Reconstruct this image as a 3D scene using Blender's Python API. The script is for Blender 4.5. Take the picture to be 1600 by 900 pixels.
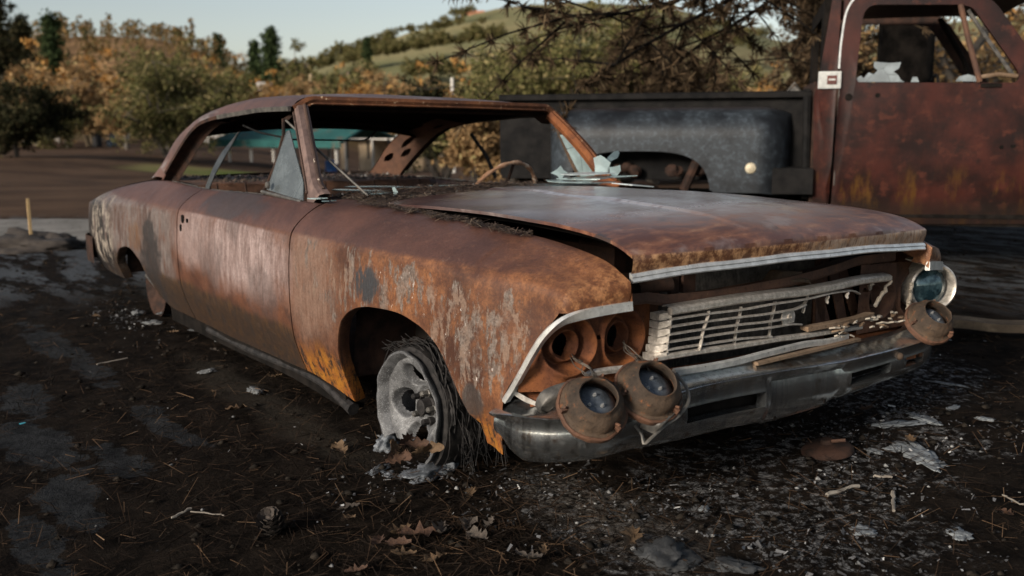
import bpy, bmesh, math, random
import numpy as np
from mathutils import Vector, Matrix, noise as mnoise

for _o in list(bpy.data.objects):
    bpy.data.objects.remove(_o)
scene = bpy.context.scene
COL = scene.collection
R = math.radians

# ------------------------------------------------------------------ camera
CAM = np.array([2.635, -2.378, 1.138]); FPX = 1500.8
_yaw, _pit, _rol = R(143.63), R(-10.547), R(-0.5434)
_f = np.array([math.cos(_yaw)*math.cos(_pit), math.sin(_yaw)*math.cos(_pit), math.sin(_pit)])
_r = np.array([math.sin(_yaw), -math.cos(_yaw), 0.0]); _u = np.cross(_r, _f)
CR = math.cos(_rol)*_r + math.sin(_rol)*_u
CU = -math.sin(_rol)*_r + math.cos(_rol)*_u
CF = _f
cam_data = bpy.data.cameras.new('camera'); cam = bpy.data.objects.new('camera', cam_data); COL.objects.link(cam)
cam.matrix_world = Matrix(((CR[0], CU[0], -CF[0], CAM[0]), (CR[1], CU[1], -CF[1], CAM[1]), (CR[2], CU[2], -CF[2], CAM[2]), (0, 0, 0, 1)))
cam_data.sensor_width = 36.0; cam_data.lens = FPX/1600*36.0
cam_data.clip_start = 0.05; cam_data.clip_end = 5000
cam_data.dof.use_dof = True; cam_data.dof.focus_distance = 2.95; cam_data.dof.aperture_fstop = 2.8
scene.camera = cam

# ------------------------------------------------------------------ light
SUN_AZ, SUN_EL = 281.0, 20.0      # compass in scene: degrees counter-clockwise from +x, towards the sun
world = bpy.data.worlds.new('World'); scene.world = world; world.use_nodes = True
_nt = world.node_tree
for _n in list(_nt.nodes): _nt.nodes.remove(_n)
_sky = _nt.nodes.new('ShaderNodeTexSky'); _sky.sky_type = 'NISHITA'; _sky.sun_disc = False
_sky.sun_elevation = R(SUN_EL); _sky.sun_rotation = R(90.0 - SUN_AZ)
_sky.air_density = 1.0; _sky.dust_density = 1.0; _sky.ozone_density = 1.0; _sky.altitude = 100
_bg = _nt.nodes.new('ShaderNodeBackground'); _bg.inputs['Strength'].default_value = 0.05
_hs = _nt.nodes.new('ShaderNodeHueSaturation'); _hs.inputs['Saturation'].default_value = 0.58
_wo = _nt.nodes.new('ShaderNodeOutputWorld')
_nt.links.new(_sky.outputs[0], _hs.inputs['Color']); _nt.links.new(_hs.outputs[0], _bg.inputs[0]); _nt.links.new(_bg.outputs[0], _wo.inputs[0])
sun_l = bpy.data.lights.new('sun', 'SUN'); sun_l.energy = 2.0; sun_l.angle = R(14); sun_l.color = (1.0, 0.89, 0.76)      # low sun through thin high cloud
sun = bpy.data.objects.new('sun', sun_l); COL.objects.link(sun)
_sd = Vector((math.cos(R(SUN_EL))*math.cos(R(SUN_AZ)), math.cos(R(SUN_EL))*math.sin(R(SUN_AZ)), math.sin(R(SUN_EL))))
sun.rotation_euler = _sd.to_track_quat('Z', 'Y').to_euler()
vs = scene.view_settings; vs.view_transform = 'Standard'; vs.look = 'None'; vs.exposure = 1.3; vs.gamma = 1.0; vs.use_curve_mapping = False
scene.render.engine = 'CYCLES'

# ------------------------------------------------------------------ placing helpers
def ray(px, py): return CF + CR*((px-800)/FPX) - CU*((py-450)/FPX)
def atd(px, py, d): return CAM + ray(px, py)*d                   # a point d metres in front of the lens
def atz(px, py, z):
    r = ray(px, py); return CAM + r*((z-CAM[2])/r[2])

# ------------------------------------------------------------------ object helpers
def new_obj(name, me, parent=None):
    o = bpy.data.objects.new(name, me); COL.objects.link(o)
    if parent is not None: o.parent = parent
    return o
def tag(o, label=None, cat=None, group=None, kind=None):
    if label: o['label'] = label
    if cat: o['category'] = cat
    if group: o['group'] = group
    if kind: o['kind'] = kind
    return o
def empty(name, loc=(0, 0, 0), rz=0.0):
    o = bpy.data.objects.new(name, None); COL.objects.link(o); o.location = loc; o.rotation_euler = (0, 0, rz)
    o.empty_display_size = 0.1
    return o
def kids(o): return [c for c in COL.objects if c.parent == o]
def fast_mesh(name, V, F3=None, F4=None, mat=None, smooth=False):
    """mesh from numpy arrays of triangles and quads"""
    me = bpy.data.meshes.new(name)
    V = np.asarray(V, np.float32).reshape(-1, 3)
    parts, tot = [], []
    if F3 is not None and len(F3): parts.append(np.asarray(F3, np.int32).ravel()); tot.append(np.full(len(F3), 3, np.int32))
    if F4 is not None and len(F4): parts.append(np.asarray(F4, np.int32).ravel()); tot.append(np.full(len(F4), 4, np.int32))
    li = np.concatenate(parts); lt = np.concatenate(tot); ls = np.concatenate([[0], np.cumsum(lt)[:-1]]).astype(np.int32)
    me.vertices.add(len(V)); me.vertices.foreach_set('co', V.ravel())
    me.loops.add(len(li)); me.loops.foreach_set('vertex_index', li)
    me.polygons.add(len(lt)); me.polygons.foreach_set('loop_start', ls); me.polygons.foreach_set('loop_total', lt)
    if smooth: me.polygons.foreach_set('use_smooth', np.ones(len(lt), bool))
    if mat: me.materials.append(mat)
    me.update(calc_edges=True)
    return me

class MB:
    """collects shapes; build() links them as one mesh object"""
    def __init__(s): s.v = []; s.f = []
    def pts(s, P):
        n = len(s.v); s.v.extend([tuple(map(float, p)) for p in P]); return n
    def face(s, P):
        n = s.pts(P); s.f.append(tuple(range(n, n+len(P))))
    def grid(s, G, mask=None, closed_u=False, flip=False):
        G = np.asarray(G, float); a, b = G.shape[:2]; n = s.pts(G.reshape(-1, 3))
        for i in range(a if closed_u else a-1):
            i2 = (i+1) % a
            for j in range(b-1):
                if mask is not None and mask[i][j]: continue
                q = (n+i*b+j, n+i2*b+j, n+i2*b+j+1, n+i*b+j+1)
                s.f.append(q[::-1] if flip else q)
        return s
    def box(s, c, size, rot=None):
        c = np.array(c, float); h = np.array(size, float)/2
        P = np.array([[x, y, z] for x in (-1, 1) for y in (-1, 1) for z in (-1, 1)], float)*h
        if rot is not None: P = P @ np.array(rot).T
        n = s.pts(P+c)
        for q in ((0, 1, 3, 2), (4, 6, 7, 5), (0, 4, 5, 1), (2, 3, 7, 6), (0, 2, 6, 4), (1, 5, 7, 3)): s.f.append(tuple(n+k for k in q))
        return s
    def tube(s, path, rad, n=8, caps=True):
        path = [np.array(p, float) for p in path]; m = len(path)
        rad = [rad]*m if np.isscalar(rad) else list(rad)
        base = len(s.v); up = None
        for i, p in enumerate(path):
            t = path[min(i+1, m-1)]-path[max(i-1, 0)]; t = t/(np.linalg.norm(t)+1e-9)
            if up is None:
                up = np.array([0, 0, 1.]) if abs(t[2]) < .9 else np.array([1., 0, 0])
            a = np.cross(t, up); a /= np.linalg.norm(a)+1e-9; b = np.cross(a, t); up = b
            for k in range(n):
                w = 2*math.pi*k/n; s.v.append(tuple(p+rad[i]*(math.cos(w)*a+math.sin(w)*b)))
        for i in range(m-1):
            for k in range(n):
                k2 = (k+1) % n
                s.f.append((base+i*n+k, base+i*n+k2, base+(i+1)*n+k2, base+(i+1)*n+k))
        if caps:
            s.f.append(tuple(base+k for k in range(n))[::-1]); s.f.append(tuple(base+(m-1)*n+k for k in range(n)))
        return s
    def sweep(s, path, prof, side, closed=True):
        """sweep 2-d profile (a,b): a along `side` made square to the path, b along path x side"""
        path = [np.array(p, float) for p in path]; m = len(path); n = len(prof); base = len(s.v)
        for i, p in enumerate(path):
            t = path[min(i+1, m-1)]-path[max(i-1, 0)]; t = t/(np.linalg.norm(t)+1e-9)
            sd = np.array(side[i] if isinstance(side, list) else side, float); sd = sd-t*(sd@t); sd /= np.linalg.norm(sd)+1e-9
            b = np.cross(t, sd)
            for (pa, pb) in prof: s.v.append(tuple(p+sd*pa+b*pb))
        for i in range(m-1):
            for k in range(n if closed else n-1):
                k2 = (k+1) % n
                s.f.append((base+i*n+k, base+i*n+k2, base+(i+1)*n+k2, base+(i+1)*n+k))
        if closed:
            s.f.append(tuple(base+k for k in range(n))[::-1]); s.f.append(tuple(base+(m-1)*n+k for k in range(n)))
        return s
    def lathe(s, prof, M, n=32):
        """prof: (radius, axial) pairs; axis = +z of matrix M (4x4)"""
        M = np.array(M); G = []
        for k in range(n):
            w = 2*math.pi*k/n
            G.append([(M @ np.array([r*math.cos(w), r*math.sin(w), a, 1.0]))[:3] for r, a in prof])
        return s.grid(G, closed_u=True)
    def slab(s, poly, t):
        """polygon (3-d points) thickened along its normal by t"""
        P = np.array(poly, float); nrm = np.zeros(3)
        for i in range(len(P)):
            nrm += np.cross(P[i]-P[0], P[(i+1) % len(P)]-P[0])
        nrm /= np.linalg.norm(nrm)+1e-12; k = len(P); n = s.pts(np.concatenate([P, P-nrm*t]))
        s.f.append(tuple(n+i for i in range(k))); s.f.append(tuple(n+k+i for i in range(k))[::-1])
        for i in range(k): s.f.append((n+i, n+k+i, n+k+(i+1) % k, n+(i+1) % k))
        return s
    def build(s, name, mat, parent=None, smooth=True, angle=38, weld=False):
        me = bpy.data.meshes.new(name); me.from_pydata(s.v, [], s.f); me.materials.append(mat)
        if weld:
            bm = bmesh.new(); bm.from_mesh(me); bmesh.ops.remove_doubles(bm, verts=bm.verts, dist=.0008)
            bmesh.ops.recalc_face_normals(bm, faces=bm.faces); bm.to_mesh(me); bm.free()
        if smooth:
            me.polygons.foreach_set('use_smooth', np.ones(len(me.polygons), bool))
            me.set_sharp_from_angle(angle=R(angle))
        me.update()
        return new_obj(name, me, parent)

def interp(x, tab):
    """smooth (monotone-ish hermite) table lookup: tab rows (x, a, b...)"""
    T = np.asarray(tab, float); xs = T[:, 0]; Y = T[:, 1:]
    x = min(max(x, xs[0]), xs[-1]); i = int(min(max(np.searchsorted(xs, x)-1, 0), len(xs)-2))
    h = xs[i+1]-xs[i]; t = (x-xs[i])/h
    def slope(k):
        if k == 0: return (Y[1]-Y[0])/(xs[1]-xs[0])
        if k == len(xs)-1: return (Y[-1]-Y[-2])/(xs[-1]-xs[-2])
        a = (Y[k]-Y[k-1])/(xs[k]-xs[k-1]); b = (Y[k+1]-Y[k])/(xs[k+1]-xs[k])
        return np.where(a*b > 0, 2*a*b/(a+b+1e-12*np.sign(a+b)+1e-15), 0.0)
    m0, m1 = slope(i)*h, slope(i+1)*h
    r = (2*t**3-3*t**2+1)*Y[i]+(t**3-2*t**2+t)*m0+(-2*t**3+3*t**2)*Y[i+1]+(t**3-t**2)*m1
    return float(r[0]) if len(r) == 1 else r
def smooth01(a, b, x):
    t = min(max((x-a)/(b-a), 0.0), 1.0); return t*t*(3-2*t)
def curve_pts(P, n):
    """n points of a smooth curve through P"""
    P = np.array(P, float); d = np.concatenate([[0], np.cumsum(np.linalg.norm(np.diff(P, axis=0), axis=1))])
    tab = np.column_stack([d, P]); return [interp(t, tab) for t in np.linspace(0, d[-1], n)]

# ------------------------------------------------------------------ material helper
class Mat:
    def __init__(s, name):
        s.m = bpy.data.materials.new(name); s.m.use_nodes = True; s.t = s.m.node_tree
        for n in list(s.t.nodes): s.t.nodes.remove(n)
        s.out_n = s.t.nodes.new('ShaderNodeOutputMaterial')
        s.tc = s.t.nodes.new('ShaderNodeTexCoord'); s.p = s.tc.outputs['Object']; s._sep = None
    def lk(s, a, b):
        if hasattr(a, 'is_linked') or isinstance(a, bpy.types.NodeSocket): s.t.links.new(a, b)
        else:
            if isinstance(a, (tuple, list)) and b.type == 'RGBA' and len(a) == 3: a = (*a, 1.0)
            b.default_value = a
    def n(s, ty): return s.t.nodes.new(ty)
    def math(s, op, a, b=0.0, c=None, clamp=False):
        n = s.n('ShaderNodeMath'); n.operation = op; n.use_clamp = clamp; s.lk(a, n.inputs[0]); s.lk(b, n.inputs[1])
        if c is not None: s.lk(c, n.inputs[2])
        return n.outputs[0]
    def xyz(s):
        if not s._sep:
            s._sep = s.n('ShaderNodeSeparateXYZ'); s.lk(s.p, s._sep.inputs[0])
        return s._sep.outputs
    def vec(s, scale=(1, 1, 1), loc=(0, 0, 0), src=None, rot=(0, 0, 0)):
        n = s.n('ShaderNodeMapping'); s.lk(src or s.p, n.inputs[0]); n.inputs['Scale'].default_value = scale; n.inputs['Location'].default_value = loc; n.inputs['Rotation'].default_value = rot
        return n.outputs[0]
    def noise(s, scale, detail=6, rough=.6, v=None, dist=0.0, col=False):
        n = s.n('ShaderNodeTexNoise'); s.lk(v or s.p, n.inputs['Vector']); n.inputs['Scale'].default_value = scale; n.inputs['Detail'].default_value = detail
        n.inputs['Roughness'].default_value = rough; n.inputs['Distortion'].default_value = dist
        return n.outputs['Color' if col else 'Fac']
    def voro(s, scale, v=None, feature='F1', out='Distance', rand=1.0):
        n = s.n('ShaderNodeTexVoronoi'); n.feature = feature; s.lk(v or s.p, n.inputs['Vector']); n.inputs['Scale'].default_value = scale; n.inputs['Randomness'].default_value = rand
        return n.outputs[out]
    def step(s, x, a, b, lo=0.0, hi=1.0):
        n = s.n('ShaderNodeMapRange'); n.interpolation_type = 'SMOOTHSTEP'; s.lk(x, n.inputs['Value'])
        n.inputs['From Min'].default_value = a; n.inputs['From Max'].default_value = b; n.inputs['To Min'].default_value = lo; n.inputs['To Max'].default_value = hi
        return n.outputs['Result']
    def mix(s, f, a, b, blend='MIX'):
        n = s.n('ShaderNodeMix'); n.data_type = 'RGBA'; n.blend_type = blend; s.lk(f, n.inputs[0]); s.lk(a, n.inputs[6]); s.lk(b, n.inputs[7])
        return n.outputs[2]
    def ramp(s, f, stops):
        n = s.n('ShaderNodeValToRGB'); s.lk(f, n.inputs[0]); e = n.color_ramp.elements
        while len(e) < len(stops): e.new(.5)
        for k, (p, c) in enumerate(stops):
            e[k].position = p; e[k].color = (*c, 1) if not np.isscalar(c) else (c, c, c, 1)
        return n.outputs[0]
    def blob(s, c, r, nz=.35, ns=9.0, soft=.35):
        """1 inside a ragged ellipsoid at c with radii r"""
        v = s.n('ShaderNodeVectorMath'); v.operation = 'SUBTRACT'; s.lk(s.p, v.inputs[0]); v.inputs[1].default_value = c
        w = s.n('ShaderNodeVectorMath'); w.operation = 'DIVIDE'; s.lk(v.outputs[0], w.inputs[0]); w.inputs[1].default_value = r
        l = s.n('ShaderNodeVectorMath'); l.operation = 'LENGTH'; s.lk(w.outputs[0], l.inputs[0])
        q = s.math('MULTIPLY_ADD', s.noise(ns, 7, .65), nz*4, s.math('SUBTRACT', l.outputs['Value'], nz*2))
        return s.step(q, 1.0+soft/2, 1.0-soft/2)
    def done(s, color, rough=.8, metal=0.0, bump=None, bstr=.3, bdist=.01, spec=.5, alpha=None, trans=None):
        p = s.n('ShaderNodeBsdfPrincipled'); s.lk(color, p.inputs['Base Color']); s.lk(rough, p.inputs['Roughness']); s.lk(metal, p.inputs['Metallic'])
        p.inputs['Specular IOR Level'].default_value = spec
        if alpha is not None: s.lk(alpha, p.inputs['Alpha'])
        if trans is not None: s.lk(trans, p.inputs['Transmission Weight'])
        if bump is not None:
            b = s.n('ShaderNodeBump'); b.inputs['Strength'].default_value = bstr; b.inputs['Distance'].default_value = bdist; s.lk(bump, b.inputs['Height']); s.lk(b.outputs[0], p.inputs['Normal'])
        s.lk(p.outputs[0], s.out_n.inputs[0]); s.bsdf = p
        return s.m
# ------------------------------------------------------------------ materials
def simple(name, c1, c2, scale=12, rough=.8, metal=0.0, bstr=.3, bdist=.004, spec=.5, detail=7, rv=.15):
    m = Mat(name); f = m.step(m.noise(scale, detail, .65), .35, .65)
    return m.done(m.mix(f, c1, c2), m.math('MULTIPLY_ADD', m.noise(scale*2.7, 4), rv*2, rough-rv), metal, m.noise(scale*9, 6, .7), bstr, bdist, spec)

def rust_bump(m, a=45, b=260):
    return m.math('ADD', m.math('MULTIPLY', m.noise(a, 6, .7), .6), m.math('MULTIPLY', m.noise(b, 4, .7), .4))

def mat_body():
    m = Mat('burnt_body_paint'); z = m.xyz()[2]; x = m.xyz()[0]
    stv = m.vec((15, 15, 3.4)); streak = m.noise(2.2, 9, .74, stv); n1 = m.noise(3.2, 9, .66); n2 = m.noise(14, 9, .74); n3 = m.noise(38, 8, .78); grain = m.noise(130, 5, .8)
    drip = m.noise(1.0, 9, .75, m.vec((60, 60, 13)))
    c = m.mix(m.step(n1, .35, .65), (.060, .026, .017), (.150, .062, .034))
    c = m.mix(m.math('MULTIPLY', m.step(n2, .48, .66), .7), c, (.040, .022, .018))
    # fender: orange rust
    fo = m.math('MULTIPLY', m.step(x, -.70, .25), m.step(m.math('MULTIPLY_ADD', n2, .5, m.math('MULTIPLY', n1, .6)), .44, .68))
    c = m.mix(fo, c, m.mix(m.step(n3, .38, .62), (.155, .060, .025), (.31, .130, .052)))
    c = m.mix(m.math('MULTIPLY', m.blob((-.52, -.94, .50), (.22, .5, .19), .3, 5, .9), m.step(drip, .3, .6, .25, .85)), c, (.235, .150, .112))
    # door and quarter: pinkish grey burnt primer, streaked, strongest mid-door where the light is painted in
    dz = m.step(z, .664, .648)
    pink = m.mix(m.step(streak, .32, .66), (.165, .110, .098), (.40, .305, .285)); pink = m.mix(m.step(drip, .52, .68, 0, .7), pink, (.48, .40, .38)); pink = m.mix(m.step(n3, .54, .7, 0, .75), pink, (.085, .055, .048))
    dm = m.math('MAXIMUM', m.blob((-1.18, -.94, .53), (.52, .5, .15), .35, 4, .9), m.math('MULTIPLY', m.blob((-1.75, -.94, .54), (.34, .5, .13), .4, 5, .8), .7))
    c = m.mix(m.math('MULTIPLY', m.math('MULTIPLY', dm, dz), m.step(x, -.62, -.74)), c, pink)
    qm = m.math('MULTIPLY', m.step(x, -2.0, -2.2), m.step(z, .655, .61))
    c = m.mix(m.math('MULTIPLY', qm, m.step(m.math('ADD', streak, m.math('MULTIPLY', n1, .4)), .55, .78)), c, m.mix(m.step(drip, .4, .65), (.105, .085, .078), (.225, .19, .175)))
    for b in ((-1.28, -.94, .635), (.10, .5, .060)), ((-.98, -.94, .40), (.14, .5, .11)), ((-1.55, -.94, .45), (.16, .5, .10)):
        c = m.mix(m.math('MULTIPLY', m.blob(b[0], b[1], .6, 8, .8), m.step(drip, .3, .6, .1, .6)), c, (.072, .052, .048))
    c = m.mix(m.math('MULTIPLY', m.math('MULTIPLY', m.step(x, -1.90, -1.99), m.step(x, -2.3, -2.0)), .0), c, (.1, .07, .06))
    # lower body: shade of the turn-under painted in, with ochre streaks
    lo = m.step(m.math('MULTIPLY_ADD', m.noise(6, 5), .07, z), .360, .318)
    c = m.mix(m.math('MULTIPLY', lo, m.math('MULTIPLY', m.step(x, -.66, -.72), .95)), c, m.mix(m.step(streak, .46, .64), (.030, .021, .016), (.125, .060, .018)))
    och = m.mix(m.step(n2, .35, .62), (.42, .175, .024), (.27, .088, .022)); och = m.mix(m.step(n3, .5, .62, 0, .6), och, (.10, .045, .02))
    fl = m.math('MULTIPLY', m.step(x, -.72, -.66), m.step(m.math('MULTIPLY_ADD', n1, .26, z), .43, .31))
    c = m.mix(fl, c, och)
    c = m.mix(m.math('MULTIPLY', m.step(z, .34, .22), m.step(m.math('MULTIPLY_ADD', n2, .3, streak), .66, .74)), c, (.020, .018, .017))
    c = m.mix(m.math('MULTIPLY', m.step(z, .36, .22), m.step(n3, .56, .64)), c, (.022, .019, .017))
    # paint left in flakes over the wheel arch
    pv = m.vec((26, 26, 8)); fl1 = m.noise(1.0, 11, .76, pv)
    area = m.math('MAXIMUM', m.blob((.10, -.94, .575), (.34, .5, .085), .35, 7, .7), m.blob((.42, -.93, .46), (.17, .5, .16), .3, 7, .7))
    area = m.math('MAXIMUM', area, m.math('MULTIPLY', m.blob((-.32, -.94, .56), (.30, .5, .14), .3, 6, .8), .6))
    area = m.math('MAXIMUM', area, m.math('MULTIPLY', m.blob((.60, -.9, .48), (.10, .5, .13), .3, 6, .7), .9))
    pk = m.math('MULTIPLY', m.step(m.math('MULTIPLY_ADD', area, .10, fl1), .585, .605), m.step(m.math('ADD', area, m.math('MULTIPLY', n1, .5)), .35, .6))
    pk = m.math('MULTIPLY', pk, m.step(m.noise(10, 7, .65), .38, .5))
    flk = m.mix(m.step(n3, .42, .6), (.105, .083, .070), (.225, .190, .165)); flk = m.mix(m.step(m.noise(6, 5), .45, .62), flk, (.22, .145, .105))
    c = m.mix(m.math('MULTIPLY', pk, .92), c, flk)
    spk = m.math('MULTIPLY', m.step(m.math('MULTIPLY_ADD', area, .12, m.noise(1.0, 9, .75, m.vec((60, 60, 26)))), .745, .765), m.step(area, .1, .4))
    c = m.mix(spk, c, (.70, .66, .61))
    c = m.mix(m.math('MULTIPLY', m.blob((-.10, -.94, .565), (.08, .5, .06), .35, 14, .4), m.step(m.noise(1.0, 8, .7, pv), .42, .5)), c, (.040, .042, .046))
    c = m.mix(m.math('MULTIPLY', m.blob((.47, -.93, .30), (.05, .5, .05), .35, 14, .4), .8), c, (.045, .042, .040))
    # tail: soot and cream ash
    c = m.mix(m.math('MULTIPLY', m.step(m.noise(9, 8, .7, m.vec((1, 1, .5))), .36, .48), m.blob((-3.75, -.88, .36), (.50, .5, .27), .3, 6, .5)), c, (.016, .015, .0145))
    c = m.mix(m.math('MULTIPLY', m.step(m.noise(13, 9, .74, m.vec((1, 1, .55), (3, 1, 0))), .51, .56), m.blob((-3.6, -.88, .42), (.36, .5, .24), .3, 6, .5)), c, (.36, .31, .255))
    c = m.mix(m.math('MULTIPLY', m.blob((-2.48, -.93, .36), (.16, .5, .22), .8, 9, .7), m.step(drip, .3, .5, .4, .95)), c, (.026, .024, .024))
    c = m.mix(m.math('MULTIPLY', m.blob((-2.75, -.93, .45), (.16, .5, .07), .9, 11, .8), m.step(drip, .35, .6, .1, .7)), c, (.13, .060, .022))
    # top surfaces: purple brown paint, darkened further to paint in their shade
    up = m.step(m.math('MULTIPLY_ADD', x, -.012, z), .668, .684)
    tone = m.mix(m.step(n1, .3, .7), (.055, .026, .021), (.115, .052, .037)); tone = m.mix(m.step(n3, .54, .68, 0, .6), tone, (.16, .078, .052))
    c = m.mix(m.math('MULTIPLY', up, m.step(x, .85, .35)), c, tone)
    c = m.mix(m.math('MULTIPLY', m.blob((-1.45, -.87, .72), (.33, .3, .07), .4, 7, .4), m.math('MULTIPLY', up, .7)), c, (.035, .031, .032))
    # nose: crusty orange
    c = m.mix(m.math('MULTIPLY', m.step(x, .74, .84), .8), c, m.mix(m.step(m.noise(34, 9, .76), .44, .6), (.13, .048, .020), (.40, .185, .078)))
    c = m.mix(m.math('MULTIPLY', m.step(grain, .38, .66), .45), c, (.028, .016, .012))
    c = m.mix(m.math('MULTIPLY', m.step(m.noise(85, 7, .78, m.vec((1, 1, .4))), .58, .72), .35), c, (.36, .26, .20))
    pits = m.step(m.voro(70), .10, .05); c = m.mix(m.math('MULTIPLY', pits, m.step(n1, .45, .6)), c, (.03, .016, .012))
    return m.done(c, m.math('MULTIPLY_ADD', n2, .34, .30), 0.0, m.math('ADD', m.math('ADD', rust_bump(m, 55, 300), m.math('MULTIPLY', n3, .6)), m.math('MULTIPLY', pk, .9)), .55, .0024, .32)
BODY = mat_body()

def mat_hood():
    m = Mat('burnt_hood_sheet'); x, y, z = m.xyz(); n1 = m.noise(2.6, 8, .6); n2 = m.noise(1.0, 9, .72, m.vec((22, 9, 9))); n3 = m.noise(38, 8, .75)
    c = m.mix(m.step(n1, .35, .65), (.068, .038, .035), (.115, .070, .063))
    fr = m.math('MULTIPLY', m.step(m.math('MULTIPLY_ADD', n1, .5, x), .55, 1.0), 1.0)
    c = m.mix(m.math('MULTIPLY', fr, .9), c, m.mix(m.step(n2, .4, .62), (.085, .034, .025), (.215, .090, .050)))
    c = m.mix(m.math('MULTIPLY', m.step(n2, .57, .63), m.math('MULTIPLY', m.step(x, .2, .6), .75)), c, (.27, .15, .09))
    c = m.mix(m.math('MULTIPLY', m.blob((.50, .12, .8), (.22, .10, .5), .4, 9, .5), m.step(n3, .42, .55)), c, (.34, .25, .16))
    c = m.mix(m.math('MULTIPLY', m.step(n1, .52, .62), m.step(m.noise(9, 8, .7), .52, .6)), c, (.055, .036, .033))
    c = m.mix(m.math('MULTIPLY', m.step(m.noise(7, 6), .55, .7), .5), c, (.30, .235, .22))
    sp = m.step(m.voro(46, m.vec((1, 1, 1))), .085, .06)
    c = m.mix(m.math('MULTIPLY', sp, m.step(m.noise(5, 4), .46, .56)), c, (.018, .015, .014))
    # crusted front lip below the crease
    nf = m.math('MULTIPLY', m.step(z, .748, .742), m.step(x, .8, .82))
    crust = m.mix(m.step(n3, .42, .62), (.11, .042, .018), (.46, .25, .12))
    crust = m.mix(m.math('MULTIPLY', m.step(y, -.08, .12), m.step(m.noise(1.0, 8, .7, m.vec((60, 90, 18))), .38, .6)), crust, (.40, .29, .215))
    c = m.mix(nf, c, crust)
    rough = m.math('ADD', m.math('MULTIPLY_ADD', n2, .22, .30), m.math('MULTIPLY', m.step(x, .45, .8), .22))
    sheen = m.math('MULTIPLY', m.blob((.18, .0, .82), (.50, .52, .6), .12, 4, 1.1), m.step(z, .75, .765)); c = m.mix(m.math('MULTIPLY', sheen, .8), c, m.mix(m.step(n2, .45, .66), (.74, .70, .69), (.40, .33, .32))); met = m.math('MULTIPLY', sheen, .66)  # hood highlight painted in as a paler, more metallic patch
    rough = m.math('ADD', m.math('MULTIPLY_ADD', n2, .16, .13), m.math('MULTIPLY', m.step(x, .45, .8), .25))
    return m.done(c, rough, met, m.math('ADD', rust_bump(m, 30, 200), m.math('MULTIPLY', m.math('MULTIPLY', n3, nf), 2.5)), .22, .0016, .75)
HOOD = mat_hood()

def mat_roof():
    m = Mat('burnt_roof_sheet'); n1 = m.noise(3.5, 8, .65); n2 = m.noise(18, 8, .7)
    c = m.mix(m.step(n1, .35, .65), (.055, .031, .028), (.115, .056, .042))
    c = m.mix(m.math('MULTIPLY', m.step(m.noise(1.0, 8, .65, m.vec((2.2, 9, 9))), .55, .68), .8), c, (.20, .185, .18))
    c = m.mix(m.math('MULTIPLY', m.step(n2, .55, .7), .5), c, (.05, .036, .033))
    return m.done(c, m.math('MULTIPLY_ADD', n2, .25, .42), 0, rust_bump(m), .3, .002, .55)
ROOF = mat_roof()

def mat_crust(name, a, b, d, s=26, thr=(.45, .6), bs=.55):
    m = Mat(name); n = m.noise(s, 9, .74); n2 = m.noise(s*.25, 6, .6)
    c = m.mix(m.step(n2, .35, .65), a, b); c = m.mix(m.step(n, thr[0]+.08, thr[1]+.08), c, d)
    c = m.mix(m.math('MULTIPLY', m.step(m.noise(s*3.5, 6, .7), .5, .68), .55), c, (a[0]*.3, a[1]*.3, a[2]*.3))
    return m.done(c, .8, 0, m.math('ADD', n, m.math('MULTIPLY', m.noise(s*5, 5, .7), .5)), bs, .004, .25)
CRUST = mat_crust('flaking_rust', (.075, .030, .016), (.16, .062, .026), (.55, .40, .26), 40, (.52, .57))
RUST_ORANGE = mat_crust('orange_rust', (.105, .038, .019), (.235, .082, .027), (.30, .145, .08), 30, (.55, .66), .8)
RUST_BROWN = mat_crust('brown_rust', (.075, .042, .03), (.135, .068, .042), (.26, .16, .10), 24, (.55, .66))
RUST_TAN = mat_crust('tan_rust', (.058, .040, .028), (.105, .070, .045), (.19, .068, .026), 18, (.46, .58), .9)
RUST_DARK = simple('dark_rust', (.018, .012, .010), (.050, .026, .018), 14, .85, spec=.2)
SOOT = simple('soot_black', (.005, .0045, .004), (.014, .0115, .010), 9, .95, spec=.08)
CHAR = simple('charred_rubber', (.007, .0065, .0065), (.028, .025, .024), 30, .75, spec=.3)
GREYM = simple('grey_burnt_metal', (.055, .052, .048), (.14, .13, .115), 22, .5, .35)

def mat_chrome():
    m = Mat('dulled_chrome_bumper'); n = m.noise(5, 7, .65); st = m.noise(1.0, 10, .76, m.vec((48, 48, 3.5))); sp = m.noise(140, 3, .8); bl = m.noise(22, 8, .75)
    c = m.mix(m.step(n, .35, .65), (.50, .53, .54), (.70, .725, .73))
    c = m.mix(m.math('MULTIPLY', m.step(st, .46, .66), .75), c, (.16, .18, .195))
    c = m.mix(m.math('MULTIPLY', m.step(m.noise(9, 8, .72), .58, .66), .75), c, (.22, .135, .075))
    c = m.mix(m.math('MULTIPLY', m.step(bl, .60, .68), .6), c, (.16, .14, .125))
    c = m.mix(m.math('MULTIPLY', m.step(sp, .67, .72), .8), c, (.78, .78, .76))
    dirt = m.math('MAXIMUM', m.step(bl, .58, .7), m.step(sp, .66, .72)); met = m.math('MULTIPLY_ADD', dirt, -.22, m.step(st, .35, .7, .99, .93))
    return m.done(c, m.math('MULTIPLY_ADD', st, .34, .02), met, m.math('ADD', m.math('ADD', m.math('MULTIPLY', bl, .8), m.math('MULTIPLY', sp, .4)), m.math('MULTIPLY', m.noise(6, 4), 5.0)), .12, .003, .5)
CHROME = mat_chrome()
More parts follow.
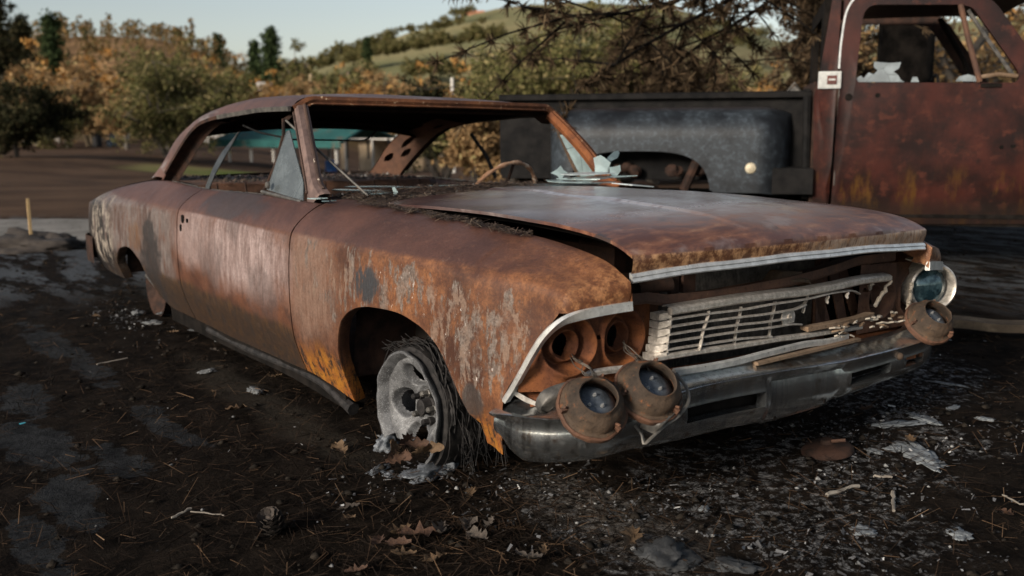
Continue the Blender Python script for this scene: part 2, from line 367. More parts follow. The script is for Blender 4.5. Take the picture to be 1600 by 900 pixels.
def mat_alu(name, a, b, rough, metal, sc=40, bs=.3):
    m = Mat(name); n = m.noise(sc, 7, .7)
    c = m.mix(m.step(n, .35, .68), a, b); c = m.mix(m.math('MULTIPLY', m.step(m.noise(sc*2.2, 6, .75), .58, .68), .75), c, (a[0]*.35, a[1]*.33, a[2]*.3))
    c = m.mix(m.step(m.noise(9, 7, .7), .60, .72, 0, .5), c, (.16, .09, .05))
    return m.done(c, rough, metal, m.noise(sc*2, 6, .7), bs, .002, .5)
TRIM = mat_alu('pitted_bright_trim', (.50, .50, .48), (.72, .72, .69), .34, .55, 26, .15)
GRILLE = mat_alu('oxidised_grille_alloy', (.42, .38, .33), (.72, .67, .60), .4, .55, 60, .35)
def mat_ashy_alu():
    m = Mat('ashy_alloy_wheel'); n = m.noise(16, 8, .7); sp = m.noise(230, 3, .8)
    c = m.mix(m.step(n, .35, .68), (.07, .07, .072), (.185, .188, .192)); c = m.mix(m.math('MULTIPLY', m.step(sp, .55, .66), .7), c, (.40, .41, .42))
    c = m.mix(m.math('MULTIPLY', m.step(m.noise(60, 6, .75), .55, .68), .7), c, (.045, .043, .042))
    return m.done(c, .62, .45, m.math('ADD', n, m.math('MULTIPLY', sp, .5)), .45, .003)
ALLOY = mat_ashy_alu()
def mat_glass(name, tint, rough, alpha):
    m = Mat(name); n = m.noise(9, 6, .65)
    c = m.mix(m.step(n, .4, .65), tint, tuple(min(1, t*1.45) for t in tint))
    cr = m.step(m.voro(7, m.vec((1, 1, 1), src=m.p), 'DISTANCE_TO_EDGE'), .012, .006)
    c = m.mix(m.math('MULTIPLY', cr, .6), c, (.04, .05, .05))
    return m.done(c, rough, 0, m.noise(40, 3), .05, .001, .6, alpha=m.math('MULTIPLY_ADD', n, .25, alpha-.12))
GLASS_DIRTY = mat_glass('sooty_glass', (.075, .085, .088), .25, .88)
GLASS_PALE = mat_glass('pale_shattered_glass', (.26, .34, .35), .14, .66)
GLASS_DARK = mat_glass('dark_shattered_glass', (.06, .085, .095), .12, .9)
GLASS_WHITE = mat_glass('frosted_glass', (.36, .41, .42), .3, .85)
def mat_lens():
    m = Mat('headlamp_lens'); x, y, z = m.xyz()
    c = m.mix(m.step(m.noise(24, 5), .4, .62), (.015, .035, .046), (.075, .13, .15))
    return m.done(c, .06, .35, m.math('SINE', m.math('MULTIPLY', y, 320.0)), .12, .001, .9)
LENS = mat_lens()
LAMPBACK = simple('sealed_beam_back', (.05, .06, .072), (.13, .15, .175), 22, .3, .3, spec=.6)
PRONG = simple('lamp_prongs', (.32, .32, .31), (.5, .5, .48), 30, .4, .6)
WIRE = simple('burnt_wire', (.10, .085, .07), (.22, .19, .16), 40, .5, .5)
BLACKWIRE = simple('black_cable', (.006, .006, .006), (.015, .015, .015), 30, .8, spec=.1)
ASHBIT = mat_crust('melted_ashy_bits', (.30, .255, .20), (.44, .39, .32), (.58, .54, .47), 26, (.5, .62))
WOODY = mat_crust('scorched_strip', (.13, .085, .052), (.21, .145, .095), (.34, .27, .20), 20, (.5, .62))
MELT = simple('melted_aluminium', (.07, .08, .09), (.20, .215, .235), 26, .5, .35, .7)
RADF = simple('radiator_fins', (.07, .066, .06), (.17, .155, .14), 40, .5, .4)

LAMPSHELL = mat_crust('sooty_lamp_shell', (.036, .027, .021), (.100, .067, .044), (.20, .075, .030), 26, (.47, .58), 1.0)

GLASS_GREY = mat_glass('grey_clouded_glass', (.17, .195, .205), .35, .9)
# ------------------------------------------------------------------ the burnt two-door car
LEAN = -.03; CARLOC = np.array([0, -.015, 0])
car = empty('burned_car', tuple(CARLOC)); car.rotation_euler = (LEAN, 0, 0)
tag(car, 'rust-brown burnt two-door car with sprung hood and broken grille in the foreground', 'car')
def w2c(p):
    p = np.asarray(p, float)-CARLOC; c, s = math.cos(-LEAN), math.sin(-LEAN)
    return np.array([p[0], c*p[1]-s*p[2], s*p[1]+c*p[2]])
def c2w(p):
    p = np.asarray(p, float); c, s = math.cos(LEAN), math.sin(LEAN)
    return np.array([p[0], c*p[1]-s*p[2], s*p[1]+c*p[2]])+CARLOC
def wtab(rows): return [(r[0], *(w2c((r[0], r[1], r[2]))[1:])) for r in rows]
# feature lines of the right flank: x -> y, z (ground coordinates, then car coordinates)
LC = wtab([(-4.13,-.86,.55),(-3.8,-.90,.59),(-3.24,-.928,.627),(-2.53,-.935,.66),(-1.98,-.939,.68),(-1.24,-.94,.69),(-.66,-.94,.698),(-.25,-.94,.703),(.16,-.934,.702),(.405,-.924,.699),(.663,-.894,.692),(.80,-.872,.678)])
LT = wtab([(-4.13,-.83,.565),(-4.03,-.81,.60),(-3.8,-.79,.655),(-3.4,-.775,.712),(-2.95,-.771,.757),(-2.54,-.79,.772),(-2.06,-.813,.769),(-1.18,-.82,.79),(-.70,-.82,.79),(-.22,-.806,.795),(.03,-.798,.791),(.28,-.786,.781),(.5,-.77,.766),(.65,-.765,.742),(.76,-.77,.715),(.828,-.80,.692)])
LG = wtab([(-.70,-.70,.806),(-.415,-.70,.804),(.01,-.70,.796),(.278,-.70,.789),(.512,-.70,.778),(.684,-.70,.76),(.782,-.70,.741),(.868,-.70,.701)])
LB = [(-4.13,.17),(-3.8,.125),(-3.42,.14),(-3.25,.145),(-2.55,.145),(-2.35,.085),(-2.0,.11),(-1.64,.105),(-1.29,.118),(-.87,.128),(-.64,.137),(-.47,.12),(-.32,.095),(.30,.15),(.5,.182),(.63,.182)]
ARCHF = [(-.336,.09),(-.326,.27),(-.314,.335),(-.271,.414),(-.168,.47),(-.069,.49),(.092,.499),(.219,.481),(.31,.442),(.355,.398),(.412,.316),(.458,.25),(.50,.182)]
ARCHR = [(-3.256,.145),(-3.246,.24),(-3.2,.295),(-3.131,.342),(-2.924,.373),(-2.726,.326),(-2.628,.25),(-2.556,.172),(-2.545,.145)]
FEDGE = [(.15,.60,.905),(.182,.605,.91),(.27,.61,.92),(.36,.622,.922),(.411,.658,.912),(.466,.694,.904),(.518,.725,.895),(.562,.753,.885),(.597,.792,.876),(.625,.806,.873),(.655,.80,.872)]   # z -> x, |y| of the fender's front edge
PROF = [(0,0),(.06,.003),(.18,.008),(.34,.010),(.5,.007),(.62,.001),(.705,-.006),(.74,-.013),(.86,-.038),(1,-.072)]
def bottom(x):
    for A in (ARCHF, ARCHR):
        if A[0][0] < x < A[-1][0]: return max(interp(x, A), np.interp(x, [a[0] for a in LB], [a[1] for a in LB]))
    return float(np.interp(x, [a[0] for a in LB], [a[1] for a in LB]))
def flank_section(x, nose=None):
    """points of the right flank at station x, from the shoulder down; nose in 0..1 bends the column onto the front edge"""
    yT, zT = interp(x, LT); yC, zC = interp(x, LC); zb = bottom(x); zB0 = .095
    P = []
    for k in range(7):
        t = k/7; bulge = .007*math.sin(math.pi*t)
        P.append((x, yT+(yC-yT)*t-bulge*.6, zT+(zC-zT)*t+bulge))
    for t in np.concatenate([np.linspace(0, 1, 27)]):
        z = zC+(zb-zC)*t; tt = (zC-z)/(zC-zB0)
        P.append((x, yC-interp(tt, PROF), z))
    return P
def relax(S, it=2, keep=0):
    S = np.array(S, float)
    for _ in range(it):
        S[1:-1] = .25*S[:-2]+.5*S[1:-1]+.25*S[2:]
    return S
def mir(G): return np.asarray(G)*np.array([1, -1, 1])

def stations(a, b, step=.035, extra=()):
    xs = list(np.linspace(a, b, max(2, int(abs(b-a)/step)+1)))+[e for e in extra if min(a, b) < e < max(a, b)]
    return sorted(set(round(float(x), 5) for x in xs))
EXF = [p[0]+d for p in ARCHF for d in (-.002, .002)]+list(np.linspace(-.345, -.2, 26))+list(np.linspace(.25, .51, 30))
EXR = [p[0]+d for p in ARCHR for d in (-.002, .002)]+list(np.linspace(-3.26, -3.1, 26))+list(np.linspace(-2.7, -2.54, 20))

def flange(mb, G, arch):
    """turned-in lip along the wheel opening"""
    rows = [g[-1] for g in G if arch[0][0] <= g[-1][0] <= arch[-1][0]]
    if len(rows) > 2:
        cx = .5*(arch[0][0]+arch[-1][0])
        mb.grid([[p, p+np.array([0, .006, -.004]), p+np.array([(p[0]-cx)*.02, .045, .006])] for p in rows])

def build_fender(side):
    G, TOP = [], []
    xs = stations(-.695, .86, .03, EXF)
    for x in xs:
        u = (x+.695)/(.86+.695)
        # lower column follows the leaning front edge near the nose
        xe = min(x, .80); S = np.array(flank_section(min(xe, .80)))
        w = smooth01(.45, .86, x)
        if w > 0:
            zs = np.linspace(S[7][2], S[-1][2], len(S)-7)
            for k in range(7, len(S)):
                z = S[k][2]
                fx, fy = interp(z, FEDGE)
                tgt = .45+(fx-.45)*(x-.45)/(.86-.45)
                ys = -interp(min(tgt, .80), [(r[0], -r[1]) for r in LC])-interp(max(0., (interp(min(tgt, .8), [(r[0], r[2]) for r in LC])-z)/.58), PROF)
                S[k][0] = tgt; S[k][1] = ys*(1-w*w)+(-fy)*w*w
            # refit the lower end to the arch / sill at its new place
            zb = bottom(S[-1][0]); z0 = S[7][2]
            sc = (zb-z0)/(S[-1][2]-z0)
            for k in range(7, len(S)): S[k][2] = z0+(S[k][2]-z0)*sc
            xt, xc = .45+(.828-.45)*(x-.45)/.41, .45+(.80-.45)*(x-.45)/.41
            yT, zT = interp(xt, LT); yC, zC = interp(xc, LC)
            for k in range(7):
                t = k/7; S[k] = (xt+(xc-xt)*t, yT+(yC-yT)*t, zT+(zC-zT)*t+.004*math.sin(math.pi*t))
            S[7] = (xc, yC, zC)
        xg = x if x < .45 else .45+(.868-.45)*(x-.45)/.41
        yG, zG = interp(xg, LG); g = np.array([xg, yG, zG]); t0 = S[0]
        top = [g+(t0-g)*k/6+np.array([0, 0, .006*math.sin(math.pi*k/6)]) for k in range(6)]
        full = relax(np.concatenate([np.array(top), S]), 3)
        G.append(full)
    mb = MB(); f = (lambda A: mir(A)) if side > 0 else (lambda A: np.asarray(A))
    G = np.array(G)
    mb.grid(f(G), flip=side > 0)
    # door-side return and hood-side return
    mb.grid(f([G[0], G[0]+np.array([-.003, .03, 0])]), flip=side < 0)
    mb.grid(f([[g[0], g[0]+np.array([0, .004, -.012]), g[0]+np.array([0, .012, -.07])] for g in G]), flip=side < 0)
    rows = [g[-1] for g in G]
    sel = [p for p in rows if ARCHF[0][0]-.004 <= p[0] <= ARCHF[-1][0]+.004]
    mb.grid(f([[p, p+np.array([0, .007, -.003]), p+np.array([(p[0]-.08)*.03, .05, .004])] for p in sel]), flip=side < 0)
    # nose face between brow and trim
    br = [g for g in G[-1][:14]]
    lo = [w2c(p) for p in curve_pts([(.857,-.697,.643),(.845,-.76,.640),(.830,-.82,.636),(.806,-.873,.628)], 14)]
    N = [[b+(l-b)*t+np.array([.006*math.sin(math.pi*t), 0, 0]) for t in np.linspace(0, 1, 6)] for b, l in zip(br, lo)]
    ed = G[-1][13:]; zz = -ed[:, 2]; N[-1] = [np.array([np.interp(-z, zz, ed[:, c]) for c in range(3)]) for z in np.linspace(ed[0][2], .603, 6)]
    mb.grid(f(N), flip=side > 0)
    mb.grid(f([[n[-1], n[-1]+np.array([-.03, .01, .004])] for n in N]), flip=side > 0)
    e0 = N[0]; mb.grid(f([e0, [p+np.array([-.06, 0, 0]) for p in e0]]), flip=side > 0)
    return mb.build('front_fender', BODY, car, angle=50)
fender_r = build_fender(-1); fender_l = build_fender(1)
fender_r['label'] = 'orange-brown rusted right front fender with peeling grey paint over the wheel arch'

def build_panel(name, a, b, side, extra=(), arch=None, lip=True, mat=BODY):
    G = np.array([relax(flank_section(x), 2) for x in stations(a, b, .035, extra)])
    f = (lambda A: mir(A)) if side > 0 else (lambda A: np.asarray(A))
    mb = MB(); mb.grid(f(G), flip=side > 0)
    for g, d in ((G[0], .003), (G[-1], -.003)): mb.grid(f([g, g+np.array([d, .028, 0])]), flip=side < 0)
    if lip: mb.grid(f([[g[0], g[0]+np.array([0, .018, .003]), g[0]+np.array([0, .03, -.01]), g[0]+np.array([0, .035, -.09])] for g in G]), flip=side < 0)
    if arch:
        sel = [g[-1] for g in G if arch[0][0]-.004 <= g[-1][0] <= arch[-1][0]+.004]
        mb.grid(f([[p, p+np.array([0, .007, -.003]), p+np.array([0, .05, .004])] for p in sel]), flip=side < 0)
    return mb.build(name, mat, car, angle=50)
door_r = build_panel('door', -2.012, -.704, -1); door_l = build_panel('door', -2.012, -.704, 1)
door_r['label'] = 'pinkish grey burnt door with exposed streaked metal'
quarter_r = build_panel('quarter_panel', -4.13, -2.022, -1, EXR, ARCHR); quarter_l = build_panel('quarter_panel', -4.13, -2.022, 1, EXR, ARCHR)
quarter_r['label'] = 'sooty rear quarter panel with cream ash patches'
# dark lock holes near the rear edge of the door
for (x, z, r) in ((-1.925, .615, .014), (-1.955, .57, .012), (-1.86, .612, .007)):
    yC = interp(x, LC)[0]
    MB().lathe([(0, 0), (r, 0), (r, -.004), (r*.8, -.012)], Matrix.Translation((x, yC-.0105, z)) @ Matrix.Rotation(R(90), 4, 'X') @ Matrix.Diagonal((1, 1.4, 1, 1)), 14).build('lock_hole', SOOT, door_r)

# sill and its loose moulding
for s in (-1, 1):
    mb = MB(); mb.sweep([(x, s*.84, interp(x, [(-2.4,.075),(-1.6,.085),(-.9,.10),(-.40,.085)])) for x in np.linspace(-2.4, -.40, 14)], [(-.035,-.035),(.035,-.035),(.04,.03),(-.04,.03)], (0, 1, 0))
    mb.build('sill', SOOT, car)
mb = MB(); mb.tube([(x, -.868-.004*math.sin(x*9), interp(x, [(-1.9,.088),(-1.55,.085),(-1.1,.098),(-.65,.108),(-.36,.062)])) for x in np.linspace(-1.85, -.36, 24)], [.017]*22+[.02, .024], 8); mb.build('sill_moulding', CHAR, car)
# inner wheel houses, firewall, floor: the dark shell that the openings show
for s in (-1, 1):
    for (x0, x1, h, yo) in ((-.36, .52, .60, .86), (-3.27, -2.53, .52, .86)):
        mb = MB(); cx, rx = .5*(x0+x1), .5*(x1-x0)
        arcp = [(cx-rx*math.cos(w)*1.02, .17+(h-.17)*math.sin(w)**.6) for w in np.linspace(0.001, math.pi-.001, 18)]
        mb.grid([[(x, s*y, z) for y in (yo, .62, .5)]+[(x, s*.5, .17)] for x, z in arcp])
        mb.build('wheel_housing', RUST_DARK, car, angle=80)
MB().box((-1.75, 0, .10), (2.2, 1.62, .03)).build('floor_pan', RUST_DARK, car, smooth=False)
MB().box((-.66, 0, .44), (.03, 1.38, .62)).build('firewall', SOOT, car, smooth=False)
for s in (-1, 1): MB().box((.0, s*.60, .50), (1.28, .02, .40)).build('inner_apron', SOOT, car, smooth=False)
mb = MB(); mb.box((-.05, 0, .40), (.62, .46, .32)); mb.box((-.05, 0, .60), (.42, .22, .10)); mb.tube([(.05, -.1, .60), (.05, .1, .60)], .11, 12); mb.build('engine_block', RUST_DARK, car)
MB().box((.1, 0, .2), (1.1, 1.0, .06)).build('crossmember', SOOT, car, smooth=False)

# hood -------------------------------------------------------------
HZ = [(-.53,.778),(-.475,.782),(-.02,.801),(.25,.806),(.487,.803),(.628,.794),(.70,.786),(.759,.776),(.81,.761),(.848,.744)]
def hood_pt(x, y):
    e = (y/.685)**2; z = interp(x, HZ)+(.040-.016*smooth01(-.5, .85, x))*(1-e)
    fw = smooth01(.2, .848, x); xx = x+.046*(1-e)*fw
    xx += -.05*(1-e)*smooth01(-.2, -.53, x)*-1*0
    for cy, hgt, w in ((-.235+.07*smooth01(.3, -.5, x), .003, .007), (.235-.07*smooth01(.3, -.5, x), .003, .007)):   # wind-split creases
        a = abs(y)-abs(cy); z += hgt*(1-smooth01(-w, w, a))*smooth01(.86, .55, x)
    z += .004*math.sin(5*y+2.3*x)*math.sin(3.1*x+1.0)+.0022*math.sin(13*x-7*y)*math.sin(9*y)
    return np.array([xx, y, z])
hxs = list(np.linspace(-.53, .7, 40))+list(np.linspace(.71, .848, 14)); hys = np.linspace(-.685, .685, 145)
HG = np.array([[hood_pt(x, y) for y in hys] for x in hxs])
front = HG[-1]
lipz = [0, .006, .02, .04, .056]; lipx = [.0, .005, .006, .002, -.004]
LIP = np.array([[p+np.array([lx+.002*math.sin(40*p[1])*math.sin(k*1.3), 0, -lz]) for k, (lx, lz) in enumerate(zip(lipx, lipz))] for p in front])
mb = MB(); mb.grid(np.transpose(np.concatenate([HG, np.transpose(LIP, (1, 0, 2))[1:]], 0), (1, 0, 2)), flip=False)
for j, s in ((0, 1), (-1, -1)):
    mb.grid([[p, p+np.array([0, s*.002, -.010]), p+np.array([0, s*.03, -.014])] for p in HG[:, j]])
mb.build('hood', HOOD, car, angle=42, weld=True)['label'] = 'purple brown burnt hood sprung up at the front, glossy in the middle'
mb = MB(); U = HG[::3, 6:-6:7].copy(); U[:, :, 2] -= .035; U[-1, :, 0] -= .02; mb.grid(U); mb.build('hood_inner_frame', SOOT, car)
hp = [p+np.array([-.004, 0, -.060]) for p in front[::4]]
mb = MB(); mb.sweep(hp, [(.012, -.002), (.010, .006), (.002, .012), (-.001, .009), (-.010, .014), (-.014, .010), (-.014, -.004)], (0, 0, 1)); mb.build('hood_edge_trim', TRIM, car)
# cowl in front of the windscreen
mb = MB(); mb.grid([[(x, y, z+.032*(1-(y/.72)**2)) for y in np.linspace(-.74, .74, 17)] for x, z in ((-.50, .756), (-.56, .764), (-.70, .772), (-.83, .785), (-.86, .77))]); mb.build('cowl_panel', RUST_DARK, car)

# bright trim round the headlamp openings -----------------------------
def lamp_trim(s):
    P = [w2c(p) for p in curve_pts([(.866,-.692,.637),(.852,-.76,.634),(.838,-.82,.629),(.818,-.866,.618),(.790,-.884,.596),(.757,-.897,.56),(.727,-.908,.513),(.694,-.917,.457),(.66,-.926,.402),(.640,-.932,.372)], 34)]
    side = [np.array([0, -.1, 1.])*(1-t)+np.array([.7, -.75, .45])*t for t in [smooth01(.18, .5, k/33) for k in range(34)]]
    if s > 0: P = [p*np.array([1, -1, 1]) for p in P]; side = [q*np.array([1, -1, 1]) for q in side]
    mb = MB(); sg = 1 if s < 0 else -1
    mb.sweep(P, [(.012, -.004*sg), (.011, .007*sg), (.003, .012*sg), (-.009, .009*sg), (-.013, .002*sg), (-.012, -.006*sg)], side)
    return mb.build('lamp_opening_trim', TRIM, car)
lamp_trim(-1)
P = [w2c((x, y, z))*np.array([1, -1, 1]) for x, y, z in curve_pts([(.866,-.692,.637),(.852,-.76,.634),(.838,-.82,.629),(.815,-.87,.616)], 12)]
mb = MB(); mb.sweep(P, [(.016, .004), (.015, -.007), (-.008, -.012), (-.016, -.009), (-.014, .006)], (0, 0, 1)); mb.build('lamp_opening_trim', TRIM, car)

BPLAN_ = [(0, .928), (.30, .926), (.52, .915), (.68, .89), (.78, .855), (.86, .795), (.905, .735), (.935, .665), (.95, .60)]
# headlamp carrier plates with two stamped bowls --------------------------------
def lamp_plate(s, hole_r=(.025, .026)):
    nu, nv = 190, 112; G = np.zeros((nu, nv, 3)); mask = np.zeros((nu-1, nv-1), bool)
    cs = [(-.795, .497, hole_r[0]), (-.612, .500, hole_r[1])]
    for i in range(nu):
        y = -.915+(.915-.50)*i/(nu-1)
        for j in range(nv):
            z = .375+(.618-.375)*j/(nv-1)
            x = .735-.06*smooth01(-.80, -.92, y)
            for (cy, cz, hr) in cs:
                d = math.hypot(y-cy, z-cz)
                x += .020*math.exp(-((d-.078)/.0085)**2)              # outer pressed ring
                x -= .032*(1-smooth01(.054, .072, d)); x += .024*math.exp(-((d-.041)/.0075)**2); x -= .010*(1-smooth01(hr, hr+.010, d))
            x += .010*math.exp(-((y+.703)/.016)**2)*smooth01(.40, .45, z)*(1 if abs(z-.5) < .2 else 0)
            x += .0025*mnoise.noise(Vector((y*22, z*22, 3)))
            G[i, j] = (x, y, z)
    for i in range(nu-1):
        for j in range(nv-1):
            c = G[i:i+2, j:j+2].reshape(-1, 3).mean(0)
            for (cy, cz, hr) in cs:
                if math.hypot((c[1]-cy), (c[2]-cz)*.82) < hr*(1+.05*math.sin(3*math.atan2(c[2]-cz, c[1]-cy)+1)): mask[i, j] = True
            if abs(c[1]+.703) < .006 and abs(c[2]-.512) < .006 or abs(c[1]+.527) < .005 and abs(c[2]-.53) < .006: mask[i, j] = True
            top = interp(c[1], [(-.92, .40), (-.88, .56), (-.84, .60), (-.76, .612), (-.5, .618)])
            if c[2] > top: mask[i, j] = True
    if s > 0: G = mir(G)
    mb = MB(); mb.grid(G, mask, flip=s > 0)
    return mb.build('headlamp_panel', RUST_ORANGE if s < 0 else RUST_BROWN, car, angle=60)
lamp_plate(-1)['label'] = 'orange rusted panel with two empty headlamp sockets'; lamp_plate(1)
for s in (-1, 1): MB().box((.60, s*.68, .46), (.02, .34, .34)).build('headlamp_backing', SOOT, car, smooth=False)
# shelf under the sockets, behind the bumper
mb = MB(); mb.grid([[(interp(abs(y), BPLAN_)-d, y, z) for y in np.linspace(-.88, .88, 41)] for d, z in ((.22, .372), (.16, .366), (.10, .356), (.075, .31))]); mb.build('lower_valance', RUST_ORANGE, car)

# radiator, support bars, latch -------------------------------------------------
MB().box((.565, .06, .46), (.03, .80, .42)).build('radiator_core', SOOT, car, smooth=False)
mb = MB()
for k in range(110):
    y = -.32+.76*k/109
    mb.box((.584, y, .46), (.012, .0032, .40))
for k in range(26): mb.box((.582, .06, .27+.38*k/25), (.006, .76, .0025))
o = mb.build('radiator_fins', RADF, car, smooth=False)
for y in (-.36, .48): MB().box((.575, y, .46), (.06, .05, .44)).build('radiator_side_tank', RUST_BROWN, car, smooth=False)
# upper tie bar, buckled
tb = [(y, x, z) for y, x, z in ((-.70,.75,.600),(-.56,.755,.600),(-.50,.76,.588),(-.30,.765,.585),(-.05,.765,.592),(.15,.75,.600),(.32,.735,.612),(.48,.72,.626),(.66,.73,.628))]
mb = MB(); T = [w for w in tb]
pth = curve_pts([(x, y, z) for y, x, z in T], 40)
mb.sweep(pth, [(-.045, -.004), (.030, .004), (.036, -.004), (.034, -.028), (.028, -.028), (.028, -.008), (-.045, -.012)], (1, 0, 0)); mb.build('upper_tie_bar', RUST_BROWN, car)
mb = MB()    # pipe and bits at the left end of the slot under the hood
mb.tube([(.74, -.56, .632), (.745, -.47, .634), (.75, -.44, .634)], [.019, .02, .022], 12, caps=False); mb.box((.735, -.36, .63), (.03, .05, .05)); mb.box((.735, -.41, .628), (.015, .03, .055)); mb.build('hood_hinge_bracket', RUST_DARK, car)
lp = np.array([[(.735+.06*a, -.02+.2*b, .648-.02*b+.008*math.sin(3*b)-(.05*(a-.55) if a > .55 else 0)-(.045*(.25-b)/.25 if b < .25 else 0)-(.045*(b-.8)/.2 if b > .8 else 0)) for b in np.linspace(0, 1, 20)] for a in np.linspace(-.2, 1, 9)])
lp[:, :, 2] -= .012
mb = MB(); mb.grid(lp); lo = lp.copy(); lo[:, :, 2] -= .008; mb.grid(lo, flip=True); mb.grid([lp[-1], lo[-1]]); mb.grid([lp[:, 0], lo[:, 0]]); mb.grid([lp[:, -1], lo[:, -1]])
mb.build('hood_latch', RUST_TAN, car)
mb = MB()
for (y, a) in ((.30, .06), (.36, -.05), (.42, .03), (.47, .07)): mb.slab([(.66, y, .60), (.66, y+.05, .60), (.70, y+.05+a, .39), (.70, y+a, .39)], .006)
mb.build('grille_support', RUST_BROWN, car, smooth=False)

# grille -------------------------------------------------------------------------
grille = MB()
def gp(px, py, x): r = ray(px, py); return w2c(CAM+r*((x-CAM[0])/r[0]))
def bar(mb, pts, h, d):
    P = curve_pts(pts, 26)
    mb.sweep(P, [(h/2, 0), (h*.25, d*.35), (-h*.25, d*.35), (-h/2, 0), (-h*.4, -d*.65), (h*.4, -d*.65)], (0, 0, 1))
topb = [gp(1048,487,.825), gp(1103,478,.836), gp(1160,469,.842), gp(1215,462,.846), gp(1260,457,.842), gp(1300,450,.838), gp(1345,440,.825), gp(1391,434,.80)]
bar(grille, topb, .022, .02)
P = curve_pts(topb, 26); grille.grid([[p+np.array([0, 0, .011]), p+np.array([-.03, 0, .014]), p+np.array([-.034, 0, .008])] for p in P])
grille.build('grille_top_rail', GRILLE, car)
bars = [[gp(1050,499,.825), gp(1110,490,.836), gp(1160,484,.842), gp(1210,475,.846), gp(1258,468,.842), gp(1300,458,.836), gp(1330,454,.825), gp(1343,459,.812)],
        [gp(1048,511,.823), gp(1100,503,.834), gp(1156,496,.842), gp(1205,490,.846), gp(1240,484,.842), gp(1259,476,.832)],
        [gp(1046,523,.821), gp(1098,515,.832), gp(1153,508,.842), gp(1200,503,.846), gp(1236,497,.842)],
        [gp(1043,535,.819), gp(1096,527,.830), gp(1150,519,.842), gp(1205,512,.846), gp(1235,507,.84), gp(1252,507,.834)],
        [gp(1042,547,.817), gp(1094,539,.828), gp(1148,531,.838), gp(1206,526,.842)]]
for b in bars:
    mb = MB(); bar(mb, b, .0066, .013); mb.build('grille_bar', GRILLE, car)
mb = MB(); bar(mb, [gp(1022,561,.812), gp(1095,549,.83), gp(1150,541,.838), gp(1210,531,.842), gp(1250,526,.842), gp(1300,518,.836), gp(1345,511,.82)], .018, .022); mb.build('grille_bottom_rail', GRILLE, car)
for a, b in (((1108,486), (1092,548)), ((1158,479), (1146,540)), ((1211,471), (1200,532)), ((1048,496), (1041,558)), ((1262,462), (1254,489)), ((1294,462), (1292,474)), ((1325,457), (1323,466))):
    mb = MB(); p, q = gp(*a, .834 if a[0] > 1060 else .818), gp(*b, .832 if a[0] > 1060 else .812); mb.sweep([p+(q-p)*t+np.array([.002*math.sin(9*t), 0, 0]) for t in np.linspace(0, 1, 8)], [(.0016, .004), (-.0016, .004), (-.0016, -.006), (.0016, -.006)], (0, 1, 0)); mb.build('grille_upright', GRILLE, car)
# stepped end casting on the left of the grille
for k in range(6):
    a0, a1 = gp(1030-1.0*k-(3 if k > 3 else 0)-(4 if k > 4 else 0), 491+k*12.6, .79), gp(1050-1.6*k, 488+k*12.6, .822)
    b0, b1 = a0+np.array([0, 0, -.019]), a1+np.array([0, 0, -.014])
    mb = MB(); back = np.array([-.035, 0, 0])
    mid = (a0+a1)/2+np.array([.006, 0, .002]); midb = (b0+b1)/2+np.array([.004, 0, 0])
    mb.grid([[a0+back, a0, b0, b0+back], [mid+back, mid, midb, midb+back], [a1+back, a1, b1, b1+back]]); mb.face([a0, b0, b0+back, a0+back]); mb.build('grille_end_step', GRILLE, car, angle=30)
mb = MB(); q = [gp(1222,486,.838), gp(1238,482,.838), gp(1241,492,.838), gp(1239,503,.838), gp(1222,507,.838), gp(1220,497,.838)]; mb.slab(q, .004); e = gp(1234,495,.842); mb.lathe([(.010, 0), (.010, .003), (.004, .003), (.004, -.002)], Matrix.Translation(e) @ Matrix.Rotation(R(90), 4, 'Y'), 14); mb.build('grille_emblem_boss', GRILLE, car, smooth=False)
# drooping moulding and scorched strip below the grille
mb = MB(); mb.sweep(curve_pts([gp(1052,582,.86), gp(1100,575,.872), (gp(1150,565,.876)), gp(1200,552,.876), gp(1250,540,.87), gp(1300,533,.86), gp(1322,526,.85)], 30), [(.012, 0), (.008, .010), (-.006, .010), (-.012, 0), (-.008, -.005), (.008, -.005)], (0, 0, 1)); mb.build('lower_moulding', TRIM, car)
mb = MB(); mb.sweep(curve_pts([gp(1262,515,.845), gp(1300,508,.85), gp(1340,500,.845), gp(1365,492,.835)], 16), [(.008, 0), (.007, .003), (-.006, .003), (-.008, 0), (-.004, -.03), (.006, -.03)], (0, 0, 1)); mb.build('scorched_strip', WOODY, car)
mb = MB(); mb.sweep(curve_pts([gp(1180,568,.885), gp(1230,556,.89), gp(1290,542,.885), gp(1340,530,.875)], 16), [(.006, 0), (.004, .012), (-.004, .012), (-.006, 0), (0, -.02)], (0, 0, 1)); mb.build('scorched_strip', WOODY, car)
# hanging drips of melted grille metal
rnd = random.Random(5)
for a, b in (((1391,440), (1368,476)), ((1362,442), (1359,450)), ((1420,470), (1417,496)), ((1424,440), (1420,470))):
    p, q = gp(*a, .80), gp(*b, .79); mb = MB()
    mb.tube([p+(q-p)*t+np.array([rnd.uniform(-.004, .004) for _ in range(3)]) for t in np.linspace(0, 1, 9)], [.0045+.0035*rnd.random() for _ in range(9)], 7); mb.build('melted_drip', ASHBIT, car)

